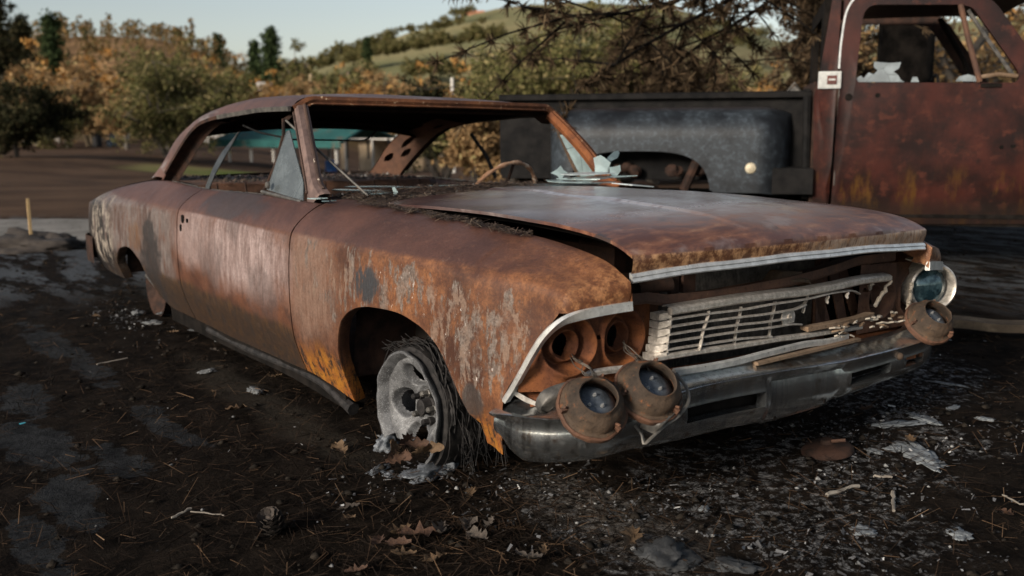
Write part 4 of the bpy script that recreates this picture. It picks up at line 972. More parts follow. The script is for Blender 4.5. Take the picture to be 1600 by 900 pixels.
scrap('bezel_scrap', [(800,608,796,612,.0), (826,622,820,628,0), (838,628,836,634,0)], GRILLE, 2.55)
# burnt crumbs along the bumper top
rr = random.Random(21)
for k in range(30):
    px = rr.uniform(1300, 1412); py = 522-(px-1300)*.26+rr.uniform(-12, 9); p = w2c(atd(px, py, 3.02+(px-1300)*.0026)); s = rr.uniform(.008, .022)
    e = np.array([rr.uniform(-.4, .4), 1, rr.uniform(-.3, .4)]); e /= np.linalg.norm(e); f2 = np.array([1, 0, rr.uniform(-.4, .4)])
    mb = MB(); mb.slab([p-e*s, p-e*s*.3+f2*s*.5+np.array([0, 0, .003]), p+e*s*.9+f2*s*.4, p+e*s*1.1-f2*s*.2, p-f2*s*.5], .005); mb.build('melted_crumb', ASHBIT if k % 3 else WOODY, car, smooth=False)

# strip of window frame standing in the rear side window
S = [((-1.972,-.80,.775), .030), ((-1.93,-.785,.84), .030), ((-1.86,-.755,.93), .032), ((-1.80,-.735,.99), .022), ((-1.735,-.72,1.045), .006)]
Gs = []
for p, w in S: c = w2c(p); Gs.append([c+np.array([-w*2.6, .016, .01]), c+np.array([-w*.6, -.006, 0]), c+np.array([w*.7, -.002, 0])])
S2 = np.array([[curve_pts([g[j] for g in Gs], 16)[i] for j in range(3)] for i in range(16)]); mb = MB(); mb.grid(S2); mb.grid(S2+np.array([0, .004, 0]), flip=True); mb.build('bent_window_strip', simple('bent_strip_metal', (.030, .032, .033), (.075, .078, .08), 16, .35, .5), car)
mb = MB(); mb.tube([w2c(p) for p in [(-1.24,-.70,1.10),(-1.0,-.66,.97),(-.72,-.60,.81)]], .005, 6); mb.build('wiper_arm', GREYM, car)
mb = MB(); mb.tube(curve_pts([w2c(p) for p in [(-1.78,-.68,1.075),(-1.55,-.69,1.045),(-1.30,-.70,1.03)]], 12), .0045, 6); mb.build('hanging_cable', BLACKWIRE, car)
mb = MB(); mb.tube(curve_pts([w2c(p) for p in [(-1.26,-.69,1.02),(-1.6,-.30,1.00),(-1.9,.0,.985),(-2.3,.30,1.02),(-2.5,.45,1.045)]], 20), .0045, 6); mb.build('hanging_cable', BLACKWIRE, car)
mb = MB(); mb.tube([w2c(p) for p in [(-1.98,.74,1.0),(-1.86,.76,.88),(-1.80,.78,.76)]], .010, 6); mb.build('bent_window_post', CHAR, car)

# glass sheets and shards lying on the cowl (each a thing of its own)
def shard(poly, t, mat, label, n=None):
    c = np.mean(np.array(poly), 0); mb = MB(); mb.slab([np.array(p)-c for p in poly], t); o = mb.build('glass_shard', mat, None, smooth=False); o.location = c
    return tag(o, label, 'glass', 'windscreen glass left on the cowl')
def sheet(px, py, dep, w, h, rot, tilt, mat, label, seed, t=.004, stand=0.0):
    """ragged sheet centred on a pixel, lying (stand=0) or standing (stand=1)"""
    rr = random.Random(seed); c = atd(px, py, dep); P = []
    e1 = np.array([math.cos(rot), math.sin(rot), tilt]); e2 = np.array([-math.sin(rot)*(1-stand), math.cos(rot)*(1-stand), stand+tilt*.4])
    m = 8
    for k in range(m):
        w_ = 2*math.pi*k/m; f = rr.uniform(.38, 1.15); P.append(c+e1*w*math.cos(w_)*f*.5+e2*h*math.sin(w_)*f*.5)
    return shard(P, t, mat, label)
gl = [(880,287,4.25,.50,.22,1.0,.02,GLASS_DARK,'dark glass sheet lying flat at the bottom of the far stack',0),
 (915,283,4.28,.42,.26,1.1,-.03,GLASS_PALE,'broad pale glass sheet low in the stack by the far pillar',0),
 (935,276,4.32,.40,.22,.9,.03,GLASS_PALE,'pale glass sheet in the middle of the stack by the far pillar',0),
 (925,270,4.34,.34,.2,1.25,.0,GLASS_WHITE,'frosted glass sheet on top of the stack by the far pillar',0),
 (985,288,4.2,.30,.2,1.0,-.10,GLASS_WHITE,'whitish curled glass sheet sliding off the far end of the cowl',0),
 (960,268,4.38,.10,.10,1.0,.1,GLASS_PALE,'pointed glass shard standing against the foot of the far pillar',.95),
 (938,258,4.40,.09,.11,.7,.25,GLASS_PALE,'glass shard standing highest against the far pillar',.9),
 (957,246,4.42,.10,.08,.6,.6,GLASS_DARK,'small dark glass shard tipping off the far pillar',.6),
 (876,270,4.45,.085,.075,1.0,.0,GLASS_PALE,'squarish pale glass piece standing left of the far stack',.95),
 (565,297,3.95,.36,.10,.6,.0,GLASS_DARK,'dark glass strip on the dashboard behind the near pillar',0),
 (600,291,4.1,.42,.07,.75,.0,GLASS_DARK,'long dark glass strip at the foot of the windscreen opening',0),
 (660,292,4.3,.40,.06,.85,.0,GREYM and GLASS_DIRTY,'long grey glass strip across the dashboard centre',0),
 (720,289,4.25,.26,.05,.9,.0,GLASS_DARK,'narrow dark glass strip right of the dashboard centre',0),
 (588,301,3.80,.14,.07,.4,.05,GLASS_DARK,'short dark glass shard on the needle litter of the cowl',0),
 (496,309,3.62,.085,.05,.5,.05,GLASS_PALE,'bluish glass shard by the foot of the near pillar',0),
 (513,313,3.58,.07,.04,.2,.05,GLASS_DARK,'small dark glass shard beside the wiper pivot',0),
 (573,319,3.50,.085,.05,.6,.02,GLASS_WHITE,'white glass shard on the near edge of the cowl',0),
 (686,300,3.95,.06,.05,.6,.05,GLASS_WHITE,'small white glass shard near the rear edge of the hood',0),
 (617,300,3.82,.03,.05,.8,.0,GLASS_PALE,'tiny upright glass splinter on the cowl',.9),
 (480,283,4.0,.10,.12,.9,.1,GLASS_DARK,'dark glass flap hanging inside the near pillar foot',.8)]
for k, g in enumerate(gl): sheet(g[0], g[1], g[2], g[3], g[4], g[5], g[6], g[7], g[8], 40+k, stand=g[9])

# needle litter on the cowl and along the fender gutter
def needles(V, F, n, sampler, L, w, rr):
    for _ in range(n):
        p, nz = sampler(); a = rr.uniform(0, 2*math.pi); l = L*rr.uniform(.5, 1.2); dz = rr.uniform(-.25, .35)*l
        d = np.array([math.cos(a)*l, math.sin(a)*l, dz])*.5; s = np.array([-math.sin(a), math.cos(a), rr.uniform(-.3, .3)])*w*.5
        b = len(V); bow = np.array([0, 0, abs(dz)*.3+.001])
        V += [p-d-s, p-d+s, p+d+s, p+d-s]; F.append((b, b+1, b+2, b+3))
rr = random.Random(77); V, F = [], []
def samp_cowl():
    x = rr.uniform(-.84, -.50); y = rr.uniform(-.70, .74); z = float(np.interp(x, [-.86, -.70, -.56, -.5], [.785, .776, .766, .758]))+.032*(1-(y/.72)**2)+rr.uniform(.001, .016)
    return np.array([x, y, z]), 1
def samp_gut():
    t = rr.random(); x = -.50+.98*t; yG, zG = interp(x, LG); off = .02+.055*rr.random()
    if mnoise.noise(Vector((x*9, 0, 0))) < -.12: off = .03; 
    return np.array([x, yG-off, zG+.004+rr.uniform(0, .009)]), 1
needles(V, F, 3800, samp_cowl, .06, .0022, rr); needles(V, F, 1500, samp_gut, .045, .0018, rr)
NEEDLE = Mat('burnt_needles'); _ri = NEEDLE.n('ShaderNodeNewGeometry').outputs['Random Per Island']
NEEDLE = NEEDLE.done(NEEDLE.ramp(_ri, [(0, (.02, .013, .01)), (.5, (.06, .036, .024)), (.85, (.11, .068, .042)), (1, (.25, .19, .13))]), .8)
o = new_obj('needle_litter', fast_mesh('needle_litter', np.array([w2c(c2w(v)) for v in V]), F4=F, mat=NEEDLE)); o.location = tuple(CARLOC); o.rotation_euler = (LEAN, 0, 0)
tag(o, 'brown burnt pine needles heaped on the cowl and fender gutter', 'needles', kind='stuff')

rr = random.Random(91); Vd, Fd = [], []
for k in range(2600):
    if rr.random() < .6: x, y = rr.uniform(-1.02, -.62), rr.uniform(-.68, .70); z0 = .770+.025*(1-(y/.72)**2)
    else: x, y = rr.uniform(-3.0, -2.40), rr.uniform(-.62, .66); z0 = .752
    sz = .003+.016*rr.random()**3; b = len(Vd); p = np.array([x, y, z0+sz*.3])
    for d in ((1, 0, -.4), (-.5, .9, -.4), (-.5, -.9, -.4), (0, 0, .8)): Vd.append(p+np.array(d)*sz*np.array([rr.uniform(.6, 1.6), rr.uniform(.6, 1.6), rr.uniform(.5, 1.2)]))
    Fd += [(b, b+1, b+3), (b+1, b+2, b+3), (b+2, b, b+3)]
DEB = Mat('burnt_crumbs'); _ri = DEB.n('ShaderNodeNewGeometry').outputs['Random Per Island']
DEB = DEB.done(DEB.ramp(_ri, [(0, (.010, .009, .008)), (.6, (.035, .026, .02)), (.88, (.10, .062, .04)), (1, (.32, .30, .27))]), .85)
o = new_obj('cabin_debris', fast_mesh('cabin_debris', np.array(Vd), F3=Fd, mat=DEB)); o.location = tuple(CARLOC); o.rotation_euler = (LEAN, 0, 0)
tag(o, 'burnt crumbs and rubble strewn over dashboard and rear shelf', 'rubble', kind='stuff')
# ------------------------------------------------------------------ the burnt step-side pickup behind
TA, TB = atd(820, 200, 7.0), atd(1600, 200, 6.2)
TD = (TB-TA)*np.array([1, 1, 0]); TD /= np.linalg.norm(TD); TN = np.array([TD[1], -TD[0], 0.0])      # TN: outwards, towards the lens
truck = empty('burned_pickup', (TA[0], TA[1], 0)); truck.rotation_euler = (0, 0, math.atan2(TD[1], TD[0]))
tag(truck, 'dark red burnt step-side pickup truck parked behind the car', 'pickup truck')
# truck coordinates: x forward along its side, y outwards is negative, z up; side plane y = 0
def tk(px, py, y=0.0):
    n = TN; r = ray(px, py); t = ((TA-n*y-CAM)@n)/(r@n); p = CAM+r*t-TA
    return np.array([p@TD, y, (CAM+r*t)[2]])
def mat_truck():
    m = Mat('burnt_red_door'); x, y, z = m.xyz(); n = m.noise(2.4, 8, .65); n2 = m.noise(9, 8, .7); st = m.noise(1.0, 8, .7, m.vec((7, 7, 2)))
    c = m.mix(m.step(n, .35, .65), (.012, .0052, .0045), (.048, .0125, .0085))
    c = m.mix(m.math('MULTIPLY', m.step(n2, .52, .66), .6), c, (.080, .022, .012))
    c = m.mix(m.math('MULTIPLY', m.step(m.noise(4, 8, .7), .54, .66), .8), c, (.009, .0065, .006))
    c = m.mix(m.math('MULTIPLY', m.step(z, .80, .58), m.step(st, .50, .66)), c, (.075, .034, .007))
    c = m.mix(m.math('MULTIPLY', m.step(z, .56, .44), .7), c, (.014, .010, .008))
    return m.done(c, m.math('MULTIPLY_ADD', n2, .3, .30), 0, rust_bump(m, 25, 160), .4, .003, .22)
TRED = mat_truck()
def mat_bed():
    m = Mat('blue_grey_burnt_fender'); x, y, z = m.xyz(); n = m.noise(3, 8, .65); n2 = m.noise(26, 9, .75)
    c = m.mix(m.step(n, .38, .62), (.0075, .009, .0115), (.024, .030, .036))
    c = m.mix(m.math('MULTIPLY', m.step(n2, .48, .6), m.step(n, .40, .58)), c, (.045, .056, .068))
    c = m.mix(m.step(z, 1.10, 1.16, 0, .8), c, (.036, .022, .021))
    return m.done(c, .5, 0, n2, .3, .004, .35)
TBED = mat_bed(); TDARK = simple('dark_bed_sheet', (.004, .004, .0043), (.012, .011, .0105), 8, .8, spec=.15)
def rounded(poly, rads, n=6):
    """2-d polygon with filleted corners"""
    out = []; m = len(poly)
    for i in range(m):
        p0, p1, p2 = (np.array(poly[(i+k-1) % m], float) for k in range(3)); r = rads[i] if not np.isscalar(rads) else rads
        if r <= 0: out.append(p1); continue
        a = p0-p1; b = p2-p1; la, lb = np.linalg.norm(a), np.linalg.norm(b); d = min(r, la*.45, lb*.45)
        s, e = p1+a/la*d, p1+b/lb*d
        for t in np.linspace(0, 1, n): out.append((1-t)**2*s+2*t*(1-t)*p1+t*t*e)
    return out
def plate_with_hole(name, outer, hole, yfun, thick, mat, parent):
    bm = bmesh.new()
    ov = [bm.verts.new((p[0], 0, p[1])) for p in outer]; oe = [bm.edges.new((ov[i], ov[(i+1) % len(ov)])) for i in range(len(ov))]
    he = []
    if hole is not None:
        hv = [bm.verts.new((p[0], 0, p[1])) for p in hole]; he = [bm.edges.new((hv[i], hv[(i+1) % len(hv)])) for i in range(len(hv))]
    bmesh.ops.triangle_fill(bm, use_beauty=True, use_dissolve=False, edges=oe+he)
    for _ in range(2): bmesh.ops.subdivide_edges(bm, edges=[e for e in bm.edges if e.calc_length() > .12], cuts=1, use_grid_fill=True)
    bmesh.ops.triangulate(bm, faces=bm.faces)
    fs = list(bm.faces); r = bmesh.ops.extrude_face_region(bm, geom=fs)
    for v in [g for g in r['geom'] if isinstance(g, bmesh.types.BMVert)]: v.co.y += thick
    for v in bm.verts: v.co.y += yfun(v.co.x, v.co.z)
    bmesh.ops.recalc_face_normals(bm, faces=bm.faces)
    me = bpy.data.meshes.new(name); bm.to_mesh(me); bm.free(); me.materials.append(mat)
    me.polygons.foreach_set('use_smooth', np.ones(len(me.polygons), bool)); me.set_sharp_from_angle(angle=R(35))
    return new_obj(name, me, parent)
def q(px, py): p = tk(px, py); return (p[0], p[2])
def cabside(x, z):      # crown of the cab side: leans in above the belt, fold at mid door, tucks under
    y = .17*max(0, z-1.33)**1.0*.55
    y += .018*smooth01(1.05, 1.02, z)*0 - .012*math.sin(math.pi*min(max((z-.5)/.8, 0), 1))
    if z < 1.045: y += .014
    return y+.05*smooth01(.62, .42, z)
win = rounded([q(1352, 6), q(1504, 6), q(1522, 10), q(1592, 112), q(1592, 129), q(1336, 129)], [.09, .02, .04, .05, .05, .05])
doorp = rounded([q(1322, -28), q(1520, -28), q(1560, 5), q(1640, 120), q(1640, 352), q(1297, 352)], [.10, .03, .05, .05, .04, .04])
truck_door = plate_with_hole('door', doorp, win, cabside, .04, TRED, truck)
truck_door['label'] = 'dark red burnt truck door with mottled ochre below'
# cab corner behind the door, roof, far side, floor
cc = [q(1308, -40), q(1318, -40), q(1293, 352), q(1270, 352), q(1272, 150), q(1282, 110), q(1296, 30)]
plate_with_hole('cab_corner', cc, None, cabside, .03, TRED, truck)
xa, xb = q(1272, 200)[0], q(1640, 200)[0]
MB().grid([[(x, y, 1.86-.03*((y-.75)/.75)**2-.05*abs((x-(xa+xb)/2)/1.0)**3) for y in np.linspace(.10, 1.55, 9)] for x in np.linspace(xa+.10, xb-.02, 9)]).build('cab_roof', TRED, truck)
mb = MB()
W = 1.68
back = [(xa+.02, y, z) for y, z in ((.06, .45), (W, .45), (W, 1.30), (.06, 1.30))]; mb.slab(back, .03); mb.build('cab_back', RUST_DARK, truck, smooth=False)
mb = MB()
for (y0, y1, z0, z1) in ((.06, .32, 1.30, 1.84), (W-.26, W, 1.30, 1.84), (.32, W-.26, 1.74, 1.84)): mb.box((xa+.06, (y0+y1)/2, (z0+z1)/2), (.05, y1-y0, z1-z0))
mb.build('rear_window_frame', SOOT, truck, smooth=False)
def far(p): return p
fo = [(a, b) for a, b in doorp]; fw = [( .5*(win[0][0]+win[-1][0])+ (a-.5*(win[0][0]+win[-1][0])), b) for a, b in win]
o = plate_with_hole('door', fo, fw, lambda x, z: W-cabside(x, z), .04, RUST_DARK, truck)
MB().box(((xa+xb)/2, W/2, .42), (xb-xa, W-.1, .06)).build('cab_floor', SOOT, truck, smooth=False)
MB().box((xb-.2, W/2, 1.0), (.25, W-.15, .45)).build('dashboard', SOOT, truck, smooth=False)
mb = MB(); mb.tube([(xb-.5, W-.42+.17*math.cos(w), 1.2+.17*math.sin(w)) for w in np.linspace(0, 2*math.pi, 25)], .012, 6); mb.build('steering_wheel', CHAR, truck)
mb = MB(); mb.box((xa+.30, W/2, .80), (.14, W-.3, .50)); mb.box((xa+.55, W/2, .62), (.5, W-.3, .10)); mb.build('seat', RUST_DARK, truck, smooth=False)
# A-pillar sheet forward of the door, vent post, hinge tube, front post
def tp(px, py, y=.0): p = tk(px, py, y); return p+np.array([0, cabside(p[0], p[2]), 0])
mb = MB(); mb.tube([tp(1503, 6), tp(1514, 60), tp(1531, 128)], .018, 8); mb.build('vent_post', RUST_BROWN, truck)
mb = MB(); mb.tube([tp(1516, 14)+np.array([0, .03, 0]), tp(1548, 64)+np.array([0, .03, 0]), tp(1585, 118)+np.array([0, .03, 0])], .013, 7); mb.build('vent_frame', GREYM, truck)
mb = MB(); mb.tube([tp(1510, 10)+np.array([0, .9, 0]), tp(1560, 80)+np.array([0, 1.1, 0]), tp(1580, 128)+np.array([0, 1.2, 0])], .02, 7); mb.build('windscreen_pillar', SOOT, truck)
mb = MB(); mb.tube([tp(1533, 120), tp(1560, 116), tp(1590, 119)], .014, 7); mb.build('vent_sill', WOODY, truck)
# shattered door glass still in the channel
for k, poly in enumerate(([(1338,128),(1338,122),(1346,118),(1350,122),(1358,113),(1366,116),(1372,110),(1366,104),(1367,96),(1390,98),(1409,97),(1406,106),(1397,112),(1404,117),(1408,124),(1414,128)], [(1424,128),(1427,120),(1434,120),(1437,128)], [(1494,127),(1500,119),(1514,116),(1526,119),(1530,127)])):
    P = [tp(a, b)+np.array([0, .03, 0]) for a, b in poly]; mb = MB(); mb.slab(P, .005); o = mb.build('window_glass_remnant', GLASS_GREY, truck, smooth=False)
# bright drip trim and badge
mb = MB(); mb.sweep(curve_pts([tp(1345, -12), tp(1330, 4), tp(1322, 22), tp(1317, 50), tp(1313, 80), tp(1311, 107)], 24), [(.006, -.012), (-.006, -.012), (-.006, .002), (.006, .002)], (1, 0, 0)); mb.build('drip_trim', TRIM, truck)
mb = MB(); mb.sweep([tp(1311, 140), tp(1308, 200), tp(1303, 290)], [(.003, -.008), (-.003, -.008), (-.003, .002), (.003, .002)], (1, 0, 0)); mb.build('door_gap_trim', GREYM, truck)
a, b = tk(1279, 112), tk(1313, 138); mb = MB(); cx, cz = (a[0]+b[0])/2, (a[2]+b[2])/2; w, h = abs(b[0]-a[0]), abs(a[2]-b[2])
mb.box((cx, -.012, cz), (w, .016, h)); bd = mb.build('cab_badge', TRIM, truck, smooth=False)
for k in range(7): MB().box((cx, -.022, cz-h*.38+h*.76*k/6), (w*.92, .006, h*.05)).build('badge_rib', TRIM, bd, smooth=False)
MB().box((cx+w*.10, -.026, cz), (w*.42, .010, h*.52)).build('badge_emblem', simple('emblem_dark_red', (.06, .018, .014), (.13, .03, .02), 30, .6), bd, smooth=False)
MB().box((cx+w*.10, -.032, cz+h*.02), (w*.30, .004, h*.10)).build('badge_emblem_bar', TRIM, bd, smooth=False)
for px, py, r in ((1326, 152, .024), (1334, 209, .018), (1371, 149, .016), (1565, 230, .014), (1583, 228, .016)):
    p = tp(px, py); MB().lathe([(0, 0), (r, 0), (r, .02)], Matrix.Translation((p[0], p[1]-.003, p[2])) @ Matrix.Rotation(R(-90), 4, 'X'), 14).build('door_hole', SOOT, truck)
p = tp(1548, 133); MB().box(p+np.array([0, -.004, 0]), (.12, .02, .025)).build('door_handle_recess', SOOT, truck, smooth=False)
MB().box(((xa+xb)/2, .14, .37), (xb-xa, .12, .07)).build('rocker', SOOT, truck, smooth=False)
# bed: rail, box side, step, fender
x0, x1 = q(800, 200)[0]-.15, q(1268, 200)[0]
zr = q(1050, 147)[1]
mb = MB(); mb.sweep([(x, .24, zr-.008) for x in np.linspace(x0, x1, 12)], [(-.045, -.020), (-.045, .012), (-.03, .022), (.02, .022), (.03, .0), (.02, -.02)], (0, 1, 0)); mb.build('bed_rail', TDARK, truck)
mb = MB(); mb.slab([(x0, .25, .62), (x1, .25, .62), (x1, .25, zr-.02), (x0, .25, zr-.02)], .02); mb.build('bed_side', TDARK, truck, smooth=False)
MB().box((x1-.02, .9, .95), (.03, 1.3, .62)).build('bed_front', TDARK, truck, smooth=False)
MB().box(((x0+x1)/2, .95, .64), (x1-x0, 1.35, .05)).build('bed_floor', SOOT, truck, smooth=False)
MB().box(((x0+x1)/2, 1.60, (.64+zr)/2), (x1-x0, .03, zr-.64)).build('bed_far_side', TDARK, truck, smooth=False)
MB().box((x0, .95, (.64+zr)/2), (.03, 1.35, zr-.64)).build('tailgate', TDARK, truck, smooth=False)
mb = MB(); p1, p2, p3 = tk(1226, 148, .22), tk(1242, 129, .22), tk(1256, 148, .22); mb.tube([p1, p2, p3, p1], .008, 6); mb.slab([p1+np.array([.0, .004, .0]), p3+np.array([0, .004, 0]), p2+np.array([0, .004, -.02])], .004); mb.build('rail_bracket', GREYM, truck)
MB().tube([tk(1262, 150, .1), tk(1258, 310, .1)], .03, 8).build('bed_corner_post', TDARK, truck)
s0, s1 = tk(1207, 262, .06), tk(1268, 302, .06); MB().box(((s0[0]+s1[0])/2, .10, (s0[2]+s1[2])/2), (s1[0]-s0[0], .26, s0[2]-s1[2])).build('side_step', TDARK, truck, smooth=False)
# fender: pressed arch standing out from the bed side
fx0, fx1 = q(850, 200)[0], q(1238, 200)[0]; ztop = q(1050, 168)[1]; zbot = q(1215, 302)[1]; ox1 = q(1113, 250)[0]; oz = q(1030, 234)[1]
nu, nv = 90, 40; G = np.zeros((nu, nv, 3)); mask = np.zeros((nu-1, nv-1), bool); ocx = ox1-.52
for i in range(nu):
    x = fx0+(fx1-fx0)*i/(nu-1)
    for j in range(nv):
        z = zbot+(ztop-zbot)*j/(nv-1)
        e = min((x-fx0)/.26, (fx1-x)/.24, 1); e = max(e, 0); ez = max(0, min((ztop-z)/.22, 1))
        out = (1-(1-e)**2.4)**.6*(1-(1-ez)**2.2)**.55 if e > 0 and ez > 0 else 0
        G[i, j] = (x, .245-.25*out, z-.05*(1-e)**2)
for i in range(nu-1):
    for j in range(nv-1):
        c = G[i:i+2, j:j+2].reshape(-1, 3).mean(0)
        dx = abs(c[0]-ocx)/(ox1-ocx); zz = (c[2]-zbot+.10)/(oz-zbot+.10)
        if dx < 1 and zz < 1 and dx**3.2+zz**3.2 < 1: mask[i, j] = True
mb = MB(); mb.grid(G, mask); fend = mb.build('rear_fender', TBED, truck, angle=60)
fend['label'] = 'blue-grey burnt step-side fender of the truck bed'
edge = [(ocx+(ox1-ocx)*math.copysign(abs(math.cos(w))**(2/3.2), math.cos(w)), zbot-.10+(oz-zbot+.10)*abs(math.sin(w))**(2/3.2)) for w in np.linspace(R(2), R(178), 60)]
edge = [e for e in edge if e[1] > zbot-.01]
mb = MB(); mb.sweep([(e[0], .006, e[1]) for e in edge], [(-.010, -.008), (.012, -.008), (.012, .05), (-.010, .05)], (0, 0, 1)); mb.grid([[(e[0], .006, e[1]), (e[0], .24, e[1])] for e in edge]); mb.build('fender_lip', TBED, fend)
p = tk(1173, 263, -.01); mb = MB(); mb.lathe([(0, .030), (.018, .029), (.034, .022), (.040, .010), (.042, -.01)], Matrix.Translation((p[0], .005, p[2])) @ Matrix.Rotation(R(90), 4, 'X'), 24); mb.build('filler_cap', simple('cap_cream', (.42, .36, .25), (.60, .54, .40), 24, .5, .2), fend)
mb = MB(); mb.lathe([(.06, .04), (.18, .03), (.20, 0), (.21, -.01), (.20, .16)], Matrix.Translation((ocx, .20, .40)) @ Matrix.Rotation(R(90), 4, 'X'), 32); mb.build('rear_wheel', RUST_DARK, truck)
mb = MB(); mb.tube([(ocx+.32, .10, .55), (ocx+.44, .12, .84)], .035, 8); mb.build('loose_shackle', RUST_DARK, truck)
MB().box(((x0+x1)/2, .8, .42), (x1-x0+1.2, .8, .12)).build('frame_rail', SOOT, truck, smooth=False)
rr = random.Random(3)
for k in range(9):
    p = np.array([ocx+rr.uniform(-.2, .45), rr.uniform(.05, .3), .66+rr.uniform(0, .05)]); s = rr.uniform(.03, .07)
    mb = MB(); mb.lathe([(0, s*.7), (s*.6, s*.6), (s, 0), (s*.7, -s*.6), (0, -s*.7)], Matrix.Translation(tuple(p)) @ Matrix.Rotation(rr.uniform(0, 3), 4, 'X'), 9); mb.build('rubble_lump', RUST_DARK, truck)
# front end beyond the frame: cowl and hood so the cab is not cut off
MB().box((xb+.65, W/2, .95), (1.3, W-.1, .55)).build('engine_bay', RUST_DARK, truck, smooth=False)
for y in (.12, W-.12):
    for x in (xb+.7,):
        MB().lathe([(.06, .04), (.18, .03), (.20, 0), (.20, .16)], Matrix.Translation((x, y, .24)) @ Matrix.Rotation(R(90), 4, 'X'), 24).build('front_wheel', RUST_DARK, truck)
MB().box((-.05, .5, .30), (.2, .2, .6)).build('jack_stand', SOOT, truck, smooth=False)
# ------------------------------------------------------------------ ground
CFH = np.array([math.cos(_yaw), math.sin(_yaw)]); CRH = np.array([math.sin(_yaw), -math.cos(_yaw)])
def dl(x, y):
    v = np.array([x-CAM[0], y-CAM[1]]); return v@CFH, v@CRH
def terrain(x, y):
    d, l = dl(x, y); r = math.hypot(x-1, y+1)
    h = -(.020+.034*smooth01(-19, -7, l))*(min(max(d-11, 0), 60)-2*(1-math.exp(-max(d-11, 0)/2)))
    h += 3.0*smooth01(90, 200, r)+6*smooth01(200, 600, r)
    h += .03*math.sin(x*.35+1)*math.sin(y*.31)*smooth01(9, 16, d)
    b = smooth01(14, 30, -d)
    return h+0.4*b
def on_ground(px, py, dz=0.0):
    """where the line of sight through a pixel meets the terrain"""
    r = ray(px, py); lo = .3
    for k in range(4000):
        p = CAM+r*lo
        if p[2] <= terrain(p[0], p[1]): break
        lo *= 1.006
    return np.array([p[0], p[1], terrain(p[0], p[1])+dz])
def mat_ground():
    m = Mat('charred_ground'); m.p = m.tc.outputs['Object']; x, y, z = m.xyz()
    n1 = m.noise(.9, 8, .6); n2 = m.noise(7, 9, .72); n3 = m.noise(60, 6, .75)
    c = m.mix(m.step(n2, .35, .65), (.0045, .0036, .003), (.019, .0145, .0112))
    c = m.mix(m.math('MULTIPLY', m.step(n3, .56, .70), .6), c, (.040, .029, .021))
    c = m.mix(m.math('MULTIPLY', m.step(m.noise(95, 4, .8), .68, .73), .75), c, (.13, .125, .12))
    # exposed asphalt showing between the litter
    asph = m.mix(m.step(m.math('MULTIPLY_ADD', n2, .7, m.math('MULTIPLY', n3, .4)), .42, .66), (.013, .0135, .0145), (.036, .038, .040))
    for cx, cy, rx, ry in ((-.97, -1.80, .28, .10), (-.36, -1.84, .22, .07), (-.62, -1.62, .16, .05), (-1.5, -1.75, .25, .08), (-.1, -1.98, .2, .05), (-1.9, -1.42, .3, .06), (-.9, -1.38, .25, .05), (-2.6, -1.45, .4, .08)):
        c = m.mix(m.math('MULTIPLY', m.blob((cx, cy, 0), (rx*1.15, ry*1.15, 3), .95, 5.0, .14), .95), c, asph)
    far = m.math('MULTIPLY', m.step(x, -3.2, -4.6), m.step(y, 6, 2))
    pad = m.mix(m.step(n3, .3, .7), (.06, .066, .073), (.095, .102, .11))
    stv = m.vec((.8, 2.4, 1), rot=(0, 0, R(-54)))
    c = m.mix(m.math('MULTIPLY', far, m.step(m.noise(2.2, 8, .68, stv), .47, .56)), c, pad)
    # ash fall in front of the bumper and beyond it
    ash = m.mix(m.step(n3, .4, .6), (.07, .07, .072), (.24, .235, .23))
    for cx, cy, rx, ry, k in ((.68, -.66, .30, .16, 8), (.95, -.75, .35, .12, 9), (1.05, -.35, .40, .14, 9), (.80, .25, .35, .3, 8), (.62, .80, .20, .20, 7), (.95, .72, .22, .12, 7), (.35, 1.3, .4, .4, 6), (.9, -.1, .5, .25, 8)):
        c = m.mix(m.math('MULTIPLY', m.blob((cx, cy, 0), (rx, ry, 3), .6, k, .5), m.step(m.noise(26, 8, .78), .50, .59)), c, ash)
    dust = m.math('MULTIPLY', m.blob((.72, -.64, 0), (.34, .16, 3), .5, 7, .9), m.step(n3, .40, .60)); c = m.mix(m.math('MULTIPLY', dust, .75), c, (.17, .15, .13))
    c = m.mix(m.math('MULTIPLY', m.blob((-.9, -1.0, 0), (.9, .10, 3), .4, 3, .8), .5), c, (.05, .043, .034))
    c = m.mix(m.math('MULTIPLY', m.math('MULTIPLY', m.step(y, 2.4, 4.2), m.step(x, -3.0, -1.5)), m.step(m.noise(3.0, 8, .7, stv), .46, .56)), c, (.075, .080, .085))
    # far field: turned brown soil, then dry grass
    d = m.math('ADD', m.math('MULTIPLY', m.math('SUBTRACT', x, float(CAM[0])), float(CFH[0])), m.math('MULTIPLY', m.math('SUBTRACT', y, float(CAM[1])), float(CFH[1])))
    soil = m.mix(m.step(m.noise(.35, 7, .65), .35, .65), (.060, .038, .026), (.115, .072, .047))
    soil = m.mix(m.math('MULTIPLY', m.step(m.noise(1.0, 6, .6, m.vec((.15, .5, 1), rot=(0, 0, R(-54)))), .5, .65), .5), soil, (.05, .034, .026))
    c = m.mix(m.step(m.math('MULTIPLY_ADD', n1, 1.2, d), 10.6, 11.8), c, soil)
    grass = m.mix(m.step(m.noise(.25, 6, .6), .4, .6), (.10, .13, .035), (.20, .17, .075))
    lw = CAM[:2]+CFH*35+CRH*-10.3
    c = m.mix(m.blob((float(lw[0]), float(lw[1]), 0), (4.0, 3.2, 30), .25, .3, .5), c, grass)
    c = m.mix(m.step(d, 75, 100), c, m.mix(m.step(m.noise(.06, 6), .4, .6), (.17, .125, .06), (.24, .17, .085)))
    near = m.step(d, 14, 8)
    return m.done(c, m.math('MULTIPLY_ADD', n2, .2, .75), 0, m.math('ADD', m.math('MULTIPLY', n2, .7), m.math('MULTIPLY', n3, .5)), .9, .025, .03)
